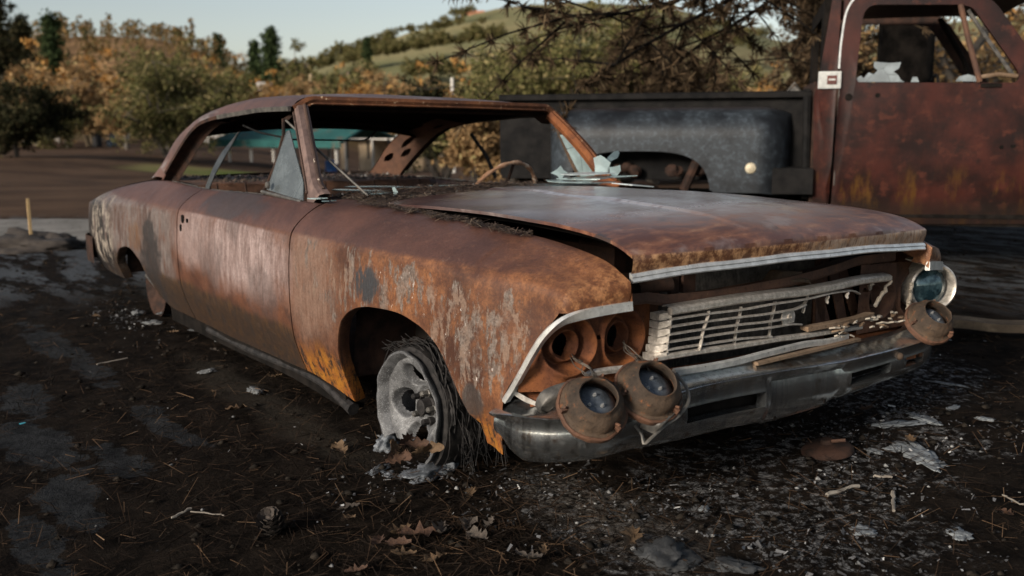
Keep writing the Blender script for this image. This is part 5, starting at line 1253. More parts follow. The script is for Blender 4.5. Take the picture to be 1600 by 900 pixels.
GROUND = mat_ground()
rad = np.concatenate([[0], np.geomspace(.35, 1800, 170)]); na = 240; G = []
for k in range(na):
    w = 2*math.pi*k/na; row = []
    for r_ in rad:
        x, y = .8+r_*math.cos(w), -.6+r_*math.sin(w)
        row.append((x, y, terrain(x, y)+(.010*mnoise.noise(Vector((x*2.1, y*2.1, 0)))+.006*mnoise.noise(Vector((x*7, y*7, 4)))+.007*mnoise.noise(Vector((x*17, y*17, 9))))*(1 if r_ < 12 else 0)-.006))
    G.append(row)
ground = MB().grid(G, closed_u=True).build('ground', GROUND, None, angle=180)
tag(ground, 'charred needle-strewn ground running out to a brown field', kind='structure')
# road along the field
def strip(name, d0, d1, l0, l1, mat, lift, label, wav=.25):
    rows = []
    for l in np.linspace(l0, l1, 70):
        row = []
        for t in np.linspace(0, 1, 9):
            dd = d0+(d1-d0)*t+wav*(mnoise.noise(Vector((l*.35, t*2, 5)))+.4*mnoise.noise(Vector((l*1.3, t, 9))))
            p = CAM[:2]+CFH*dd+CRH*l; row.append((p[0], p[1], terrain(p[0], p[1])+lift-(.012 if t in (0, 1) else 0)))
        rows.append(row)
    o = MB().grid(rows).build(name, mat, None, angle=180); return tag(o, label, kind='structure')
ROADM = simple('pale_gravel_road', (.14, .13, .115), (.22, .205, .185), 3, .9, spec=.2)
strip('road', 8.75, 10.5, -26, -2.2, ROADM, .014, 'pale gravel road at the edge of the field')
# ------------------------------------------------------------------ litter
def scatter(n, sampler, L, w, seed, mat, name, lift=.004, clump=None):
    rs = np.random.RandomState(seed); P = sampler(rs, n)
    if clump: P = P[np.array([mnoise.noise(Vector((p[0]*clump, p[1]*clump, 1)))+.5*mnoise.noise(Vector((p[0]*clump*4, p[1]*clump*4, 7))) for p in P]) > .08]
    n = len(P); a = rs.uniform(0, 2*np.pi, n); l = L*(rs.uniform(.4, 1.25, n) if clump is None else .35+2.2*rs.uniform(0, 1, n)**5)*.5; ww = w*rs.uniform(.6, 1.3, n)*.5; tilt = rs.normal(0, .22, n)
    d = np.stack([np.cos(a)*l, np.sin(a)*l, tilt*l], 1); s = np.stack([-np.sin(a)*ww, np.cos(a)*ww, rs.normal(0, .4, n)*ww], 1)
    c = P+np.stack([np.zeros(n), np.zeros(n), lift*rs.uniform(.3, 1.6, n)+np.abs(tilt*l)*.8], 1)
    V = np.stack([c-d-s, c-d+s, c+d+s*.6, c+d-s*.6], 1).reshape(-1, 3)
    F = np.arange(4*n).reshape(-1, 4)
    return new_obj(name, fast_mesh(name, V, F4=F, mat=mat))
BARE = ((-.97, -1.80, .26, .09), (-.36, -1.84, .20, .06), (-.62, -1.62, .14, .04))
def near_field(rs, n):
    # denser towards the lens side of the car
    r_ = 9.5*rs.uniform(0, 1, n)**.75; w = rs.uniform(0, 2*np.pi, n); x = .6+r_*np.cos(w); y = -1.0+r_*np.sin(w)
    nz = np.array([mnoise.noise(Vector((a*1.3, b*1.3, 3))) for a, b in zip(x, y)]); keep = nz > -.42
    for cx, cy, rx, ry in BARE: keep &= ((x-cx)/rx)**2+((y-cy)/ry)**2 > 1+nz*.8
    keep &= np.hypot(x-CAM[0], y-CAM[1]) > .5
    x, y = x[keep], y[keep]; return np.stack([x, y, np.zeros(len(x))], 1)
NEEDG = Mat('ground_needles'); _ri = NEEDG.n('ShaderNodeNewGeometry').outputs['Random Per Island']
NEEDG = NEEDG.done(NEEDG.ramp(_ri, [(0, (.006, .005, .004)), (.6, (.020, .0145, .011)), (.88, (.046, .029, .019)), (.98, (.09, .056, .033)), (1, (.18, .12, .075))]), .9, spec=.04)
o = scatter(170000, near_field, .070, .0021, 5, NEEDG, 'pine_needle_litter'); tag(o, 'charred pine needles covering the ground round the car', 'needles', kind='stuff')
ASHM = Mat('ash_flakes'); _ri = ASHM.n('ShaderNodeNewGeometry').outputs['Random Per Island']
ASHM = ASHM.done(ASHM.ramp(_ri, [(0, (.025, .025, .026)), (.6, (.06, .06, .062)), (.92, (.16, .16, .165)), (1, (.45, .45, .44))]), .85)
def ash_zone(rs, n):
    Z = [(.70, -.62, .30, .16, 3), (.95, -.78, .35, .10, 2), (1.05, -.35, .45, .18, 3), (.80, .3, .4, .35, 3), (.62, .80, .22, .22, 2), (.95, .72, .25, .14, 1.5), (.35, 1.3, .5, .5, 1), (.1, -.95, .25, .12, 2), (-.2, -1.6, 1.4, .5, 1.0), (-2.9, -1.0, .4, .12, 1.5), (1.2, .2, .6, .6, 1.2)]
    pr = np.array([z[4] for z in Z]); k = rs.choice(len(Z), n, p=pr/pr.sum()); Z = np.array(Z)[k]
    return np.stack([Z[:, 0]+Z[:, 2]*rs.normal(0, .8, n), Z[:, 1]+Z[:, 3]*rs.normal(0, .8, n), np.zeros(n)], 1)
o = scatter(6000, ash_zone, .011, .008, 8, ASHM, 'ash_flakes', .006, clump=3.5); tag(o, 'pale ash flakes and crumbs strewn in front of the bumper', 'ash', kind='stuff')
# char crumbs
def crumbs(n, seed, name, mat, smax, zone, label, cat):
    rs = np.random.RandomState(seed); P = zone(rs, n); n = len(P)
    base = np.array([[1, 0, 0], [-1, 0, 0], [0, 1, 0], [0, -1, 0], [0, 0, 1], [0, 0, -1]], float); F = np.array([[0, 2, 4], [2, 1, 4], [1, 3, 4], [3, 0, 4], [2, 0, 5], [1, 2, 5], [3, 1, 5], [0, 3, 5]])
    s = smax*rs.uniform(.15, 1, n)**2.2
    V = P[:, None, :]+base[None]*(s[:, None, None]*rs.uniform(.5, 1.3, (n, 6, 1)))*np.array([1, 1, .6])+np.stack([np.zeros(n), np.zeros(n), s*.25], 1)[:, None, :]
    o = new_obj(name, fast_mesh(name, V.reshape(-1, 3), F3=(F[None]+(np.arange(n)*6)[:, None, None]).reshape(-1, 3), mat=mat)); return tag(o, label, cat, kind='stuff')
crumbs(9000, 3, 'char_crumbs', simple('char_crumb', (.006, .0055, .005), (.030, .025, .020), 20, .95, spec=.05), .022, near_field, 'small black char crumbs over the ground', 'char')
crumbs(350, 4, 'ash_crumbs', simple('ash_crumb', (.10, .10, .10), (.30, .30, .29), 20, .9), .012, ash_zone, 'small grey ash crumbs near the bumper and wheels', 'ash')

# dry oak leaves, each one a thing
def leaf_mesh(seed):
    rr = random.Random(seed); n = 11; left, right = [], []
    for k in range(n):
        t = k/(n-1); env = math.sin(math.pi*(.06+.9*t))**.7*.36*(.75+.35*t); lob = .68+.32*math.cos(t*rr.uniform(3.4, 4.2)*2*math.pi+rr.uniform(0, 1.5))
        left.append((t, env*lob*rr.uniform(.8, 1.15))); right.append((t, -env*lob*rr.uniform(.8, 1.15)))
    V, F = [], []; cu = rr.uniform(.6, 2.6); tw = rr.uniform(-.6, .6)
    def P(t, w): return (t-.5, w, cu*(t-.5)**2*.35+abs(w)*rr.uniform(.2, 1.1)+tw*w*(t-.5)+.01)
    for k in range(n): V += [P(left[k][0], left[k][1]), (left[k][0]-.5, 0, cu*(left[k][0]-.5)**2*.35), P(*right[k])]
    for k in range(n-1):
        for j in range(2): F.append((3*k+j, 3*k+j+1, 3*k+4+j, 3*k+3+j))
    b = len(V); V += [(-.5, .012, .03), (-.5, -.012, .03), (-.72, -.010, .05), (-.72, .010, .05)]; F.append((b, b+1, b+2, b+3))
    return V, F
LEAFM = [simple('dry_leaf_'+nm, a, b, 14, .75, bstr=.4) for nm, a, b in (('tan', (.075, .043, .020), (.135, .083, .042)), ('brown', (.045, .022, .013), (.085, .042, .022)), ('grey_brown', (.045, .036, .028), (.09, .07, .054)))]
_leafme = {}
for s in range(7):
    for c in range(3):
        V, F = leaf_mesh(100+s); me = bpy.data.meshes.new('dry_leaf'); me.from_pydata(V, [], F); me.materials.append(LEAFM[c]); me.polygons.foreach_set('use_smooth', np.ones(len(F), bool)); _leafme[s, c] = me
leaves = [(370,640,.085,0,'lobed tan leaf alone on the litter below the door'),(333,613,.05,0,'small tan leaf below the rear of the door'),(530,703,.085,0,'tan lobed leaf just left of the alloy wheel'),(543,812,.06,0,'small curled leaf right of the pine cone'),(557,894,.06,1,'brown leaf at the lower edge below the leaf cluster'),
 (590,848,.075,1,'dark brown leaf at the left end of the leaf cluster'),(625,833,.09,0,'tan leaf in the middle of the leaf cluster'),(655,838,.12,1,'large brown leaf heaped in the leaf cluster'),(690,832,.10,2,'greyish curled leaf on the right of the leaf cluster'),(622,850,.07,1,'brown leaf under the front of the leaf cluster'),(630,868,.07,0,'pale flat leaf below the leaf cluster'),(680,875,.07,0,'tan leaf at the lower right of the leaf cluster'),
 (730,822,.09,2,'long grey leaf right of the leaf cluster'),(745,840,.08,2,'grey leaf lying below the long grey leaf'),(765,820,.055,2,'small upright grey leaf right of the leaf cluster'),(735,772,.06,0,'tan leaf under the fender corner'),(674,777,.06,2,'grey leaf in front of the alloy wheel'),(985,843,.105,0,'big tan lobed leaf on the ash below the bumper'),(825,873,.09,2,'grey lobed leaf at the bottom centre'),(850,862,.05,0,'small tan leaf beside the grey lobed leaf at the bottom'),
 (1572,803,.06,1,'reddish leaf at the right edge'),(1355,640,.10,1,'brown curled leaf in the shadow beyond the bumper'),(1425,690,.08,0,'narrow pale leaf on the ash right of the bumper'),(545,795,.07,2,'grey leaf above the small curled leaf'),(150,495,.06,0,'small tan leaf near the rear wheel'),(430,590,.07,0,'flat tan leaf near the sill'),(270,520,.06,0,'tan leaf beside the sill rear end'),(335,548,.05,2,'grey chip-like leaf below the sill')]
rr = random.Random(8)
def put_leaf(px, py, s, c, lab, z=None, rx=0, grp='dry leaves on the ground'):
    o = new_obj('dry_leaf', _leafme[rr.randrange(7), c]); p = atz(px, py, .012) if z is None else z
    o.location = p; o.scale = (s, s, s*.9); o.rotation_euler = (rx+rr.uniform(-.25, .25), rr.uniform(-.2, .2), rr.uniform(0, 6.28)); tag(o, lab, 'leaf', grp)
for l in leaves: put_leaf(*l)
for k, (px, py, dep) in enumerate(((612,700,2.86),(632,690,2.86),(650,695,2.85),(662,706,2.84),(640,712,2.83),(620,716,2.85),(676,700,2.86))):
    put_leaf(px, py, .075, 1 if k % 3 else 0, 'curled brown leaf caught in the foot of the alloy wheel', atd(px, py, dep), rx=1.2, grp='leaves caught in the alloy wheel')
# pine cone
cone = empty('pine_cone', tuple(atz(428, 830, .0))); tag(cone, 'dark open pine cone on the litter at lower left', 'pine cone'); cone.rotation_euler = (.5, .3, 0.4)
CONEM = simple('cone_brown', (.018, .014, .012), (.06, .045, .035), 30, .8)
MB().lathe([(0, .075), (.010, .07), (.018, .045), (.018, .02), (.010, .005), (0, 0)], Matrix.Identity(4), 10).build('core', CONEM, cone)
sm = MB(); sm.grid([[(.004, -.005, 0), (.004, .005, 0)], [(.022, -.011, .006), (.022, .011, .006)], [(.033, -.006, .014), (.033, .006, .014)]]); sm.grid([[(.004, -.005, -.003), (.004, .005, -.003)], [(.024, -.011, .001), (.024, .011, .001)], [(.033, -.006, .014), (.033, .006, .014)]], flip=True)
s0 = sm.build('scale', CONEM, cone)
for k in range(46):
    o = s0 if k == 0 else s0.copy()
    if k: COL.objects.link(o); o.parent = cone
    t = k/45; o.location = (0, 0, .006+.060*t); o.rotation_euler = (0, -.35*t-.1, k*2.399); f = .55+.75*math.sin(math.pi*(.18+.75*t)); o.scale = (f, f, f)
# lumps of melted alloy, stones and scraps
def lump(name, px, py, sx, sy, sz, mat, label, cat, seed, z=0.0, group=None):
    bm = bmesh.new(); bmesh.ops.create_icosphere(bm, subdivisions=4, radius=1)
    for v in bm.verts:
        n = mnoise.noise(v.co*1.4+Vector((seed*3.1, 0, 0)))*.6+mnoise.noise(v.co*3.3+Vector((seed, 2, 0)))*.42+mnoise.noise(v.co*8+Vector((seed, 2, 5)))*.22; v.co *= 1+n; v.co = Vector((v.co.x*sx, v.co.y*sy, max(v.co.z, -.3)*sz))
    me = bpy.data.meshes.new(name); bm.to_mesh(me); bm.free(); me.materials.append(mat); me.polygons.foreach_set('use_smooth', np.ones(len(me.polygons), bool))
    o = new_obj(name, me); o.location = atz(px, py, z); o.rotation_euler = (0, 0, seed*1.7); return tag(o, label, cat, group)
gm = 'puddles of melted alloy'
lump('melted_alloy', 668, 738, .085, .05, .016, MELT, 'long bluish puddle of melted alloy below the wheel', 'melted metal', 1, group=gm)
lump('melted_alloy', 603, 700, .035, .05, .045, MELT, 'upright lump of melted alloy left of the wheel foot', 'melted metal', 2, group=gm)
lump('melted_alloy', 592, 733, .05, .02, .006, MELT, 'thin flat splash of melted alloy left of the wheel', 'melted metal', 3, group=gm)
lump('melted_alloy', 607, 741, .025, .02, .008, MELT, 'small round splash of melted alloy before the wheel', 'melted metal', 4, group=gm)
lump('melted_alloy', 700, 728, .04, .035, .03, MELT, 'ragged lump of melted alloy right of the wheel foot', 'melted metal', 5, group=gm)
ASHP = simple('pale_ash_crust', (.10, .11, .12), (.26, .28, .29), 16, .85, bstr=.6)
for k, (px, py, a, b, lab) in enumerate(((1440,712,.12,.045,'largest pale ash crust right of the bumper'),(1405,662,.10,.03,'pale ash crust just beyond the bumper end'),(1445,655,.07,.03,'narrow ash crust right of the first crust'),(1400,700,.04,.025,'small ash crust left of the largest crust'),(1365,705,.03,.02,'small white ash chip near the disc'),(1490,637,.04,.015,'small ash crust farther right'),(1480,600,.07,.010,'thin white ash curl beyond the bumper'),(1100,795,.02,.012,'pale ash chip below the bumper'),(1350,830,.03,.03,'grey ash lump at lower right'),(1500,835,.035,.025,'grey ash lump nearest the right edge'),(1540,655,.03,.02,'faint ash lump at the right edge'))):
    lump('ash_crust', px, py, a, b, .005, ASHP, lab, 'ash', 20+k, group='pale ash crusts on the ground')
STONE = simple('dark_stone', (.016, .017, .018), (.042, .044, .046), 14, .8, bstr=.7)
for k, (px, py, a, b, c, lab) in enumerate(((1040,868,.075,.06,.022,'dark flat stone at the bottom centre'),(1145,885,.06,.03,.012,'grey flat stone right of the bottom centre stone'),(425,833-20,.0001,.0001,.0001,''),(310,515,.05,.03,.008,'grey flat chip beside the sill'),(345,530,.04,.025,.008,'pale flat chip below the sill'),(240,505,.05,.03,.012,'stone in the rubble under the rear wheel arch'),(215,490,.04,.03,.018,'dark stone under the rear wheel arch'),(260,490,.04,.03,.015,'grey stone below the rear arch edge'),(400,610,.05,.025,.008,'flat grey chip on the litter left of the wheel'),(325,580,.035,.02,.01,'small pale chip on the litter below the door'))):
    if lab: lump('stone', px, py, a, b, c, STONE if k < 3 else simple('chip', (.08, .085, .09), (.16, .165, .165), 14, .8), lab, 'stone', 40+k)
# rusty disc, sticks, plank, blue scrap
dsc = empty('rusty_disc', tuple(atz(1293, 705, .0))); dsc.rotation_euler = (.10, -.08, 0); tag(dsc, 'brown rusty round lid lying in the ash below the bumper', 'lid')
MB().lathe([(0, .045), (.018, .044), (.022, .03), (.05, .026), (.075, .020), (.085, .008), (.086, 0)], Matrix.Identity(4), 32).build('disc_cover', RUST_DARK, dsc)
MB().tube([(.02, 0, .04), (.06, .02, .045)], .006, 6).build('disc_tab', RUST_BROWN, dsc)
STICK = simple('ashen_stick', (.14, .12, .10), (.27, .24, .20), 20, .85)
for k, (a, b, r, lab) in enumerate((((1290,774), (1340,760), .006, 'pale stick slanting on the ash below the bumper'), ((1396,770), (1396,797), .006, 'short pale stick pointing at the viewer'), ((1362,745), (1395,746), .004, 'thin white stick lying level right of the ash'), ((268,810), (298,796), .004, 'short white twig left of the pine cone'), ((300,800), (352,806), .002, 'thin curved twig left of the pine cone'), ((1565,775), (1600,790), .003, 'thin pale twig at the right edge'), ((150,570), (200,560), .003, 'thin twig on the litter at left'))):
    p, q_ = atz(*a, .008), atz(*b, .010); mb = MB(); rs = random.Random(k); mb.tube([p+(q_-p)*t+np.array([rs.uniform(-.004, .004), rs.uniform(-.004, .004), rs.uniform(0, .004)]) for t in np.linspace(0, 1, 7)], [r*rs.uniform(.7, 1.2) for _ in range(7)], 6)
    tag(mb.build('stick', STICK), lab, 'stick')
a, b = atz(1470, 508, .04), atz(1640, 520, .04); mb = MB(); mb.sweep([a+(b-a)*t+np.array([0, 0, .004*math.sin(9*t)]) for t in np.linspace(0, 1, 12)], [(-.06, 0), (.06, 0), (.06, .04), (-.06, .04)], (a-b)[[1, 0, 2]]*np.array([1, -1, 0])); tag(mb.build('plank', mat_crust('scorched_plank', (.055, .042, .03), (.10, .075, .05), (.16, .13, .09), 9)), 'scorched brown plank on the ground at the right edge', 'plank')
MB_ = MB(); c0 = atz(35, 662, .006); MB_.slab([c0+np.array(v) for v in ((-.012, -.01, 0), (.014, -.008, .004), (.012, .010, .006), (-.010, .009, .002))], .002); tag(MB_.build('plastic_scrap', simple('cyan_plastic', (.02, .22, .30), (.03, .30, .38), 10, .5)), 'tiny cyan plastic scrap on the litter at far left', 'scrap')
# mound, stake
stp = on_ground(50, 387); st = MB(); st.sweep([stp+np.array([0, 0, -.05]), stp+np.array([.002, .002, .2]), stp+np.array([.003, .004, .42])], [(-.011, -.011), (.011, -.011), (.011, .011), (-.011, .011)], (1, 0, 0)); tag(st.build('wooden_stake', simple('raw_wood', (.42, .28, .13), (.55, .38, .19), 20, .8), smooth=False), 'upright raw wooden survey stake at the left', 'stake')
DIRT = simple('dark_dirt', (.018, .014, .012), (.045, .036, .03), 8, .9, bstr=.8)
for k, (px, py, a, b, c, lab) in enumerate(((20,389,.55,.20,.10,'low dark dirt mound left of the stake'),(62,384,.30,.15,.11,'small dark dirt mound beside the stake'))):
    o = lump('dirt_mound', px, py, a, b, c, DIRT, lab, 'mound', 60+k); o.rotation_euler = (0, 0, math.atan2(CRH[1], CRH[0]))
# ------------------------------------------------------------------ vegetation
def leaf_mat(name, stops, trans=.25):
    m = Mat(name); ri = m.n('ShaderNodeNewGeometry').outputs['Random Per Island']; c = m.ramp(ri, stops)
    oi = m.n('ShaderNodeObjectInfo').outputs['Random']; c = m.mix(m.math('MULTIPLY', oi, .25), c, stops[0][1])
    d = m.n('ShaderNodeBsdfDiffuse'); t = m.n('ShaderNodeBsdfTranslucent'); x = m.n('ShaderNodeMixShader'); m.lk(c, d.inputs[0]); m.lk(c, t.inputs[0]); x.inputs[0].default_value = trans
    m.t.links.new(d.outputs[0], x.inputs[1]); m.t.links.new(t.outputs[0], x.inputs[2]); m.t.links.new(x.outputs[0], m.out_n.inputs[0]); return m.m
LF_OLIVE = leaf_mat('olive_leaves', [(0, (0.068, 0.071, 0.027)), (.5, (0.144, 0.135, 0.054)), (.85, (0.254, 0.211, 0.092)), (1, (0.405, 0.321, 0.169))])
LF_DARK = leaf_mat('dark_leaves', [(0, (.014, .015, .009)), (.5, (.032, .034, .018)), (.9, (.065, .058, .030)), (1, (.12, .095, .05))])
LF_GREEN = leaf_mat('conifer_green', [(0, (0.022, 0.034, 0.017)), (.5, (0.043, 0.067, 0.029)), (1, (0.090, 0.114, 0.048))])
LF_ORANGE = leaf_mat('scorched_orange_leaves', [(0, (0.203, 0.097, 0.031)), (.5, (0.390, 0.196, 0.059)), (.9, (0.515, 0.296, 0.102)), (1, (0.562, 0.406, 0.187))])
LF_TAN = leaf_mat('dry_tan_leaves', [(0, (0.156, 0.097, 0.047)), (.5, (0.312, 0.196, 0.094)), (.9, (0.468, 0.312, 0.156)), (1, (0.343, 0.312, 0.140))])
LF_BROWN = leaf_mat('dead_brown_needles', [(0, (.030, .022, .015)), (.5, (.070, .048, .030)), (.9, (.13, .088, .052)), (1, (.20, .15, .09))])
LF_MIX = leaf_mat('mixed_wood', [(0, (0.047, 0.054, 0.026)), (.3, (0.108, 0.108, 0.047)), (.55, (0.234, 0.140, 0.065)), (.8, (0.360, 0.208, 0.090)), (1, (0.432, 0.296, 0.144))])
BARK = simple('dark_bark', (.022, .018, .015), (.060, .048, .038), 9, .9, bstr=.9, bdist=.03)
BARK_BLACK = simple('charred_bark', (.006, .0055, .005), (.024, .020, .017), 7, .95, bstr=1.0, bdist=.05, spec=.05)
BARK_PALE = simple('pale_bark', (.20, .15, .10), (.34, .26, .17), 7, .9, bstr=.6)
BARK_GREY = simple('grey_bark', (.07, .06, .05), (.15, .125, .10), 7, .9, bstr=.6)

def leaves_at(C, n, spread, size, rs, flat=0.0, aspect=.55):
    """n quads round each centre; returns vertices, quads"""
    C = np.repeat(np.asarray(C, float), n, 0); m = len(C); sp = np.repeat(np.broadcast_to(spread, (len(C)//n,)), n)
    P = C+rs.normal(0, 1, (m, 3))*sp[:, None]*np.array([.6, .6, .5])
    u = rs.normal(0, 1, (m, 3)); u[:, 2] *= (1-flat); u /= np.linalg.norm(u, axis=1)[:, None]; w = np.cross(u, rs.normal(0, 1, (m, 3))); w /= np.linalg.norm(w, axis=1)[:, None]+1e-9
    s = size*rs.uniform(.55, 1.3, (m, 1)); u = u*s; w = w*s*aspect
    V = np.stack([P-u, P+w*.9, P+u, P-w*.9], 1).reshape(-1, 3); return V, np.arange(4*m).reshape(-1, 4)
def limb(mb, p, q, r0, r1, rs, n=6, wob=.06, k=6):
    L = np.linalg.norm(q-p); path = [p+(q-p)*t+rs.normal(0, wob*L*.5, 3)*math.sin(math.pi*t)*.5 for t in np.linspace(0, 1, n)]
    mb.tube(path, [r0+(r1-r0)*t for t in np.linspace(0, 1, n)], k, caps=False); return path
def make_oak(H, W, seed, per=26, leaf=.09, mat=LF_OLIVE, bark=BARK, nl=9, sub=7, crown_lo=.25, stems=1, trunk_r=None, sparse=1.0):
    """trunk and crown meshes, base at the origin"""
    rs = np.random.RandomState(seed); mb = MB(); C, S = [], []; tr = trunk_r or H*.03
    for s in range(stems):
        off = np.array([rs.uniform(-.12, .12)*W*(stems > 1), rs.uniform(-.12, .12)*W*(stems > 1), 0]); lean = np.array([off[0]*1.6, off[1]*1.6, H*.34]); limb(mb, off*.3, off*.3+lean, tr, tr*.72, rs, 6, .05, 8); top = off*.3+lean
        for i in range(max(3, nl//stems)):
            w = rs.uniform(0, 2*math.pi); el = rs.uniform(-.12, 1.35)
            e = np.array([math.cos(w)*math.cos(el)*W*.5, math.sin(w)*math.cos(el)*W*.5, H*(crown_lo+.08)+(H*.92-H*(crown_lo+.08))*(.25+.75*max(0, math.sin(el)))])*np.array([1, 1, 1])*rs.uniform(.72, 1.0)
            st = off*.3+lean*rs.uniform(.55, 1.0); path = limb(mb, st, e, tr*.5, tr*.12, rs, 8, .10, 6)
            for j in range(sub):
                b = path[rs.randint(2, 8)]; d = rs.normal(0, 1, 3)*np.array([1, 1, .7])*W*.16; q_ = b+d; limb(mb, b, q_, tr*.13, tr*.04, rs, 4, .1, 4); C += [q_, b+d*.55]; S += [W*.065, W*.06]
    C = np.array(C); C[:, 2] = np.maximum(C[:, 2], H*crown_lo*.6); V, F = leaves_at(C, int(per*sparse), np.array(S), leaf, rs)
    return mb, V, F
def make_conifer(H, W, seed, per=10, leaf=0.077, whorl=26, droop=.25, lo=.10):
    rs = np.random.RandomState(seed); mb = MB(); mb.tube([(rs.normal(0, .01)*H, rs.normal(0, .01)*H, H*t) for t in np.linspace(0, 1, 8)], [H*.018*(1-.93*t)+.01 for t in np.linspace(0, 1, 8)], 7, caps=False); C = []
    for i in range(whorl):
        t = lo+(1-lo)*(i+rs.uniform(0, .6))/whorl; L = W*.5*(1-t)**.75*(.55+.45*math.sin(i*2.1+seed))*rs.uniform(.6, 1.2)+.03*W
        for k in range(5):
            w = rs.uniform(0, 2*math.pi); tip = np.array([math.cos(w)*L, math.sin(w)*L, H*t-droop*L]); base = np.array([0, 0, H*t]); 
            if L > .5: mb.tube([base, (base+tip)/2+np.array([0, 0, .06*L]), tip], [.012*H*.15+.004, .01, .004], 4, caps=False)
            for s in np.linspace(.25, 1, 5): C.append(base+(tip-base)*s+rs.normal(0, .03*W, 3))
        C.append(np.array([0, 0, H*t]))
    V, F = leaves_at(np.array(C), per, W*.05, leaf, rs, .35, .4); return mb, V, F
def tree_thing(name, made, mat, bark, loc, label, cat='tree', group=None, rz=0.0, crown='crown'):
    mb, V, F = made; t = empty(name, tuple(loc), rz); mb.build('trunk', bark, t, angle=80); new_obj(crown, fast_mesh(crown, V, F4=F, mat=mat), t); return tag(t, label, cat, group)
def copy_tree(src, loc, rz, sc, label=None, group=None):
    c = src.copy(); COL.objects.link(c); c.location = loc; c.rotation_euler = (0, 0, rz); c.scale = sc if not np.isscalar(sc) else (sc, sc, sc)
    for ch in kids(src):
        d = ch.copy(); COL.objects.link(d); d.parent = c
    if label: c['label'] = label
    if group: c['group'] = group
    return c
def base_at(px, d): p = atd(px, 200, d); return np.array([p[0], p[1], terrain(p[0], p[1])])
def top_h(px, py, d): return atd(px, py, d)[2]-base_at(px, d)[2]

# named trees of the left side and middle distance ---------------------------------------
def oak_px(name, px, top, wpx, d, seed, label, mat, bark=BARK, dy=0, **kw):
    b = base_at(px, d); H = top_h(px, top, d); return tree_thing(name, make_oak(H, wpx/FPX*d, seed, mat=mat, bark=bark, **kw), mat, bark, b, label)
def con_px(name, px, top, wpx, d, seed, label, mat=LF_GREEN, **kw):
    b = base_at(px, d); H = top_h(px, top, d); return tree_thing(name, make_conifer(H, wpx/FPX*d, seed, **kw), mat, BARK, b, label)
oak_px('oak_tree', 268, 74, 205, 42, 3, 'large olive oak behind the tail of the car', LF_OLIVE, BARK_GREY, per=62, leaf=0.084, nl=16, sub=10, stems=3, crown_lo=.16)
oak_px('oak_tree', 196, 118, 90, 52, 13, 'tan-green oak left of the large olive oak', LF_TAN, BARK_GREY, per=52, leaf=0.098, nl=10, sub=8, crown_lo=.15)
oak_px('orange_tree', 138, 92, 118, 62, 5, 'yellow-orange scorched tree with pale forked trunk', LF_ORANGE, BARK_PALE, per=52, leaf=0.119, nl=12, sub=8, stems=2, crown_lo=.34)
oak_px('dark_bush', 22, 118, 150, 36, 7, 'dark green bushy tree at the left edge', LF_DARK, BARK, per=62, leaf=0.084, nl=14, sub=9, crown_lo=.10)
oak_px('olive_bush', 78, 150, 110, 55, 8, 'olive brown bush between dark tree and orange tree', LF_OLIVE, BARK, per=52, leaf=0.105, nl=10, sub=8, crown_lo=.06)
con_px('conifer_tree', 12, -30, 150, 85, 21, 'tallest dark conifer at the left edge', LF_DARK, per=13, leaf=0.224)
con_px('conifer_tree', 48, 30, 105, 95, 22, 'dark conifer second from the left edge', LF_DARK, per=12, leaf=0.224)
con_px('conifer_tree', 93, 25, 110, 100, 23, 'green pointed conifer above the orange tree', LF_GREEN, per=13, leaf=0.238)
con_px('conifer_tree', 347, 56, 55, 165, 24, 'small pointed conifer at the end of the brown ridge', LF_GREEN, per=9, leaf=0.280)
con_px('conifer_tree', 430, 48, 90, 120, 25, 'tall green pine right of the sky notch', LF_GREEN, per=12, leaf=0.252, lo=.25)
con_px('conifer_tree', 404, 66, 60, 122, 26, 'slim pine left of the tall green pine', LF_GREEN, per=10, leaf=0.252, lo=.2)
oak_px('oak_tree', 471, 62, 74, 115, 27, 'round grey-green oak beside the tall green pine', LF_OLIVE, BARK_GREY, per=37, leaf=0.210, nl=11, sub=8, crown_lo=.12)
oak_px('oak_tree', 520, 92, 64, 112, 28, 'lower green oak right of the round oak', LF_OLIVE, BARK, per=37, leaf=0.210, nl=9, sub=7, crown_lo=.1)
con_px('conifer_tree', 578, 60, 40, 150, 29, 'lone dark pointed conifer before the green hill', LF_GREEN, per=10, leaf=0.294, lo=.05)
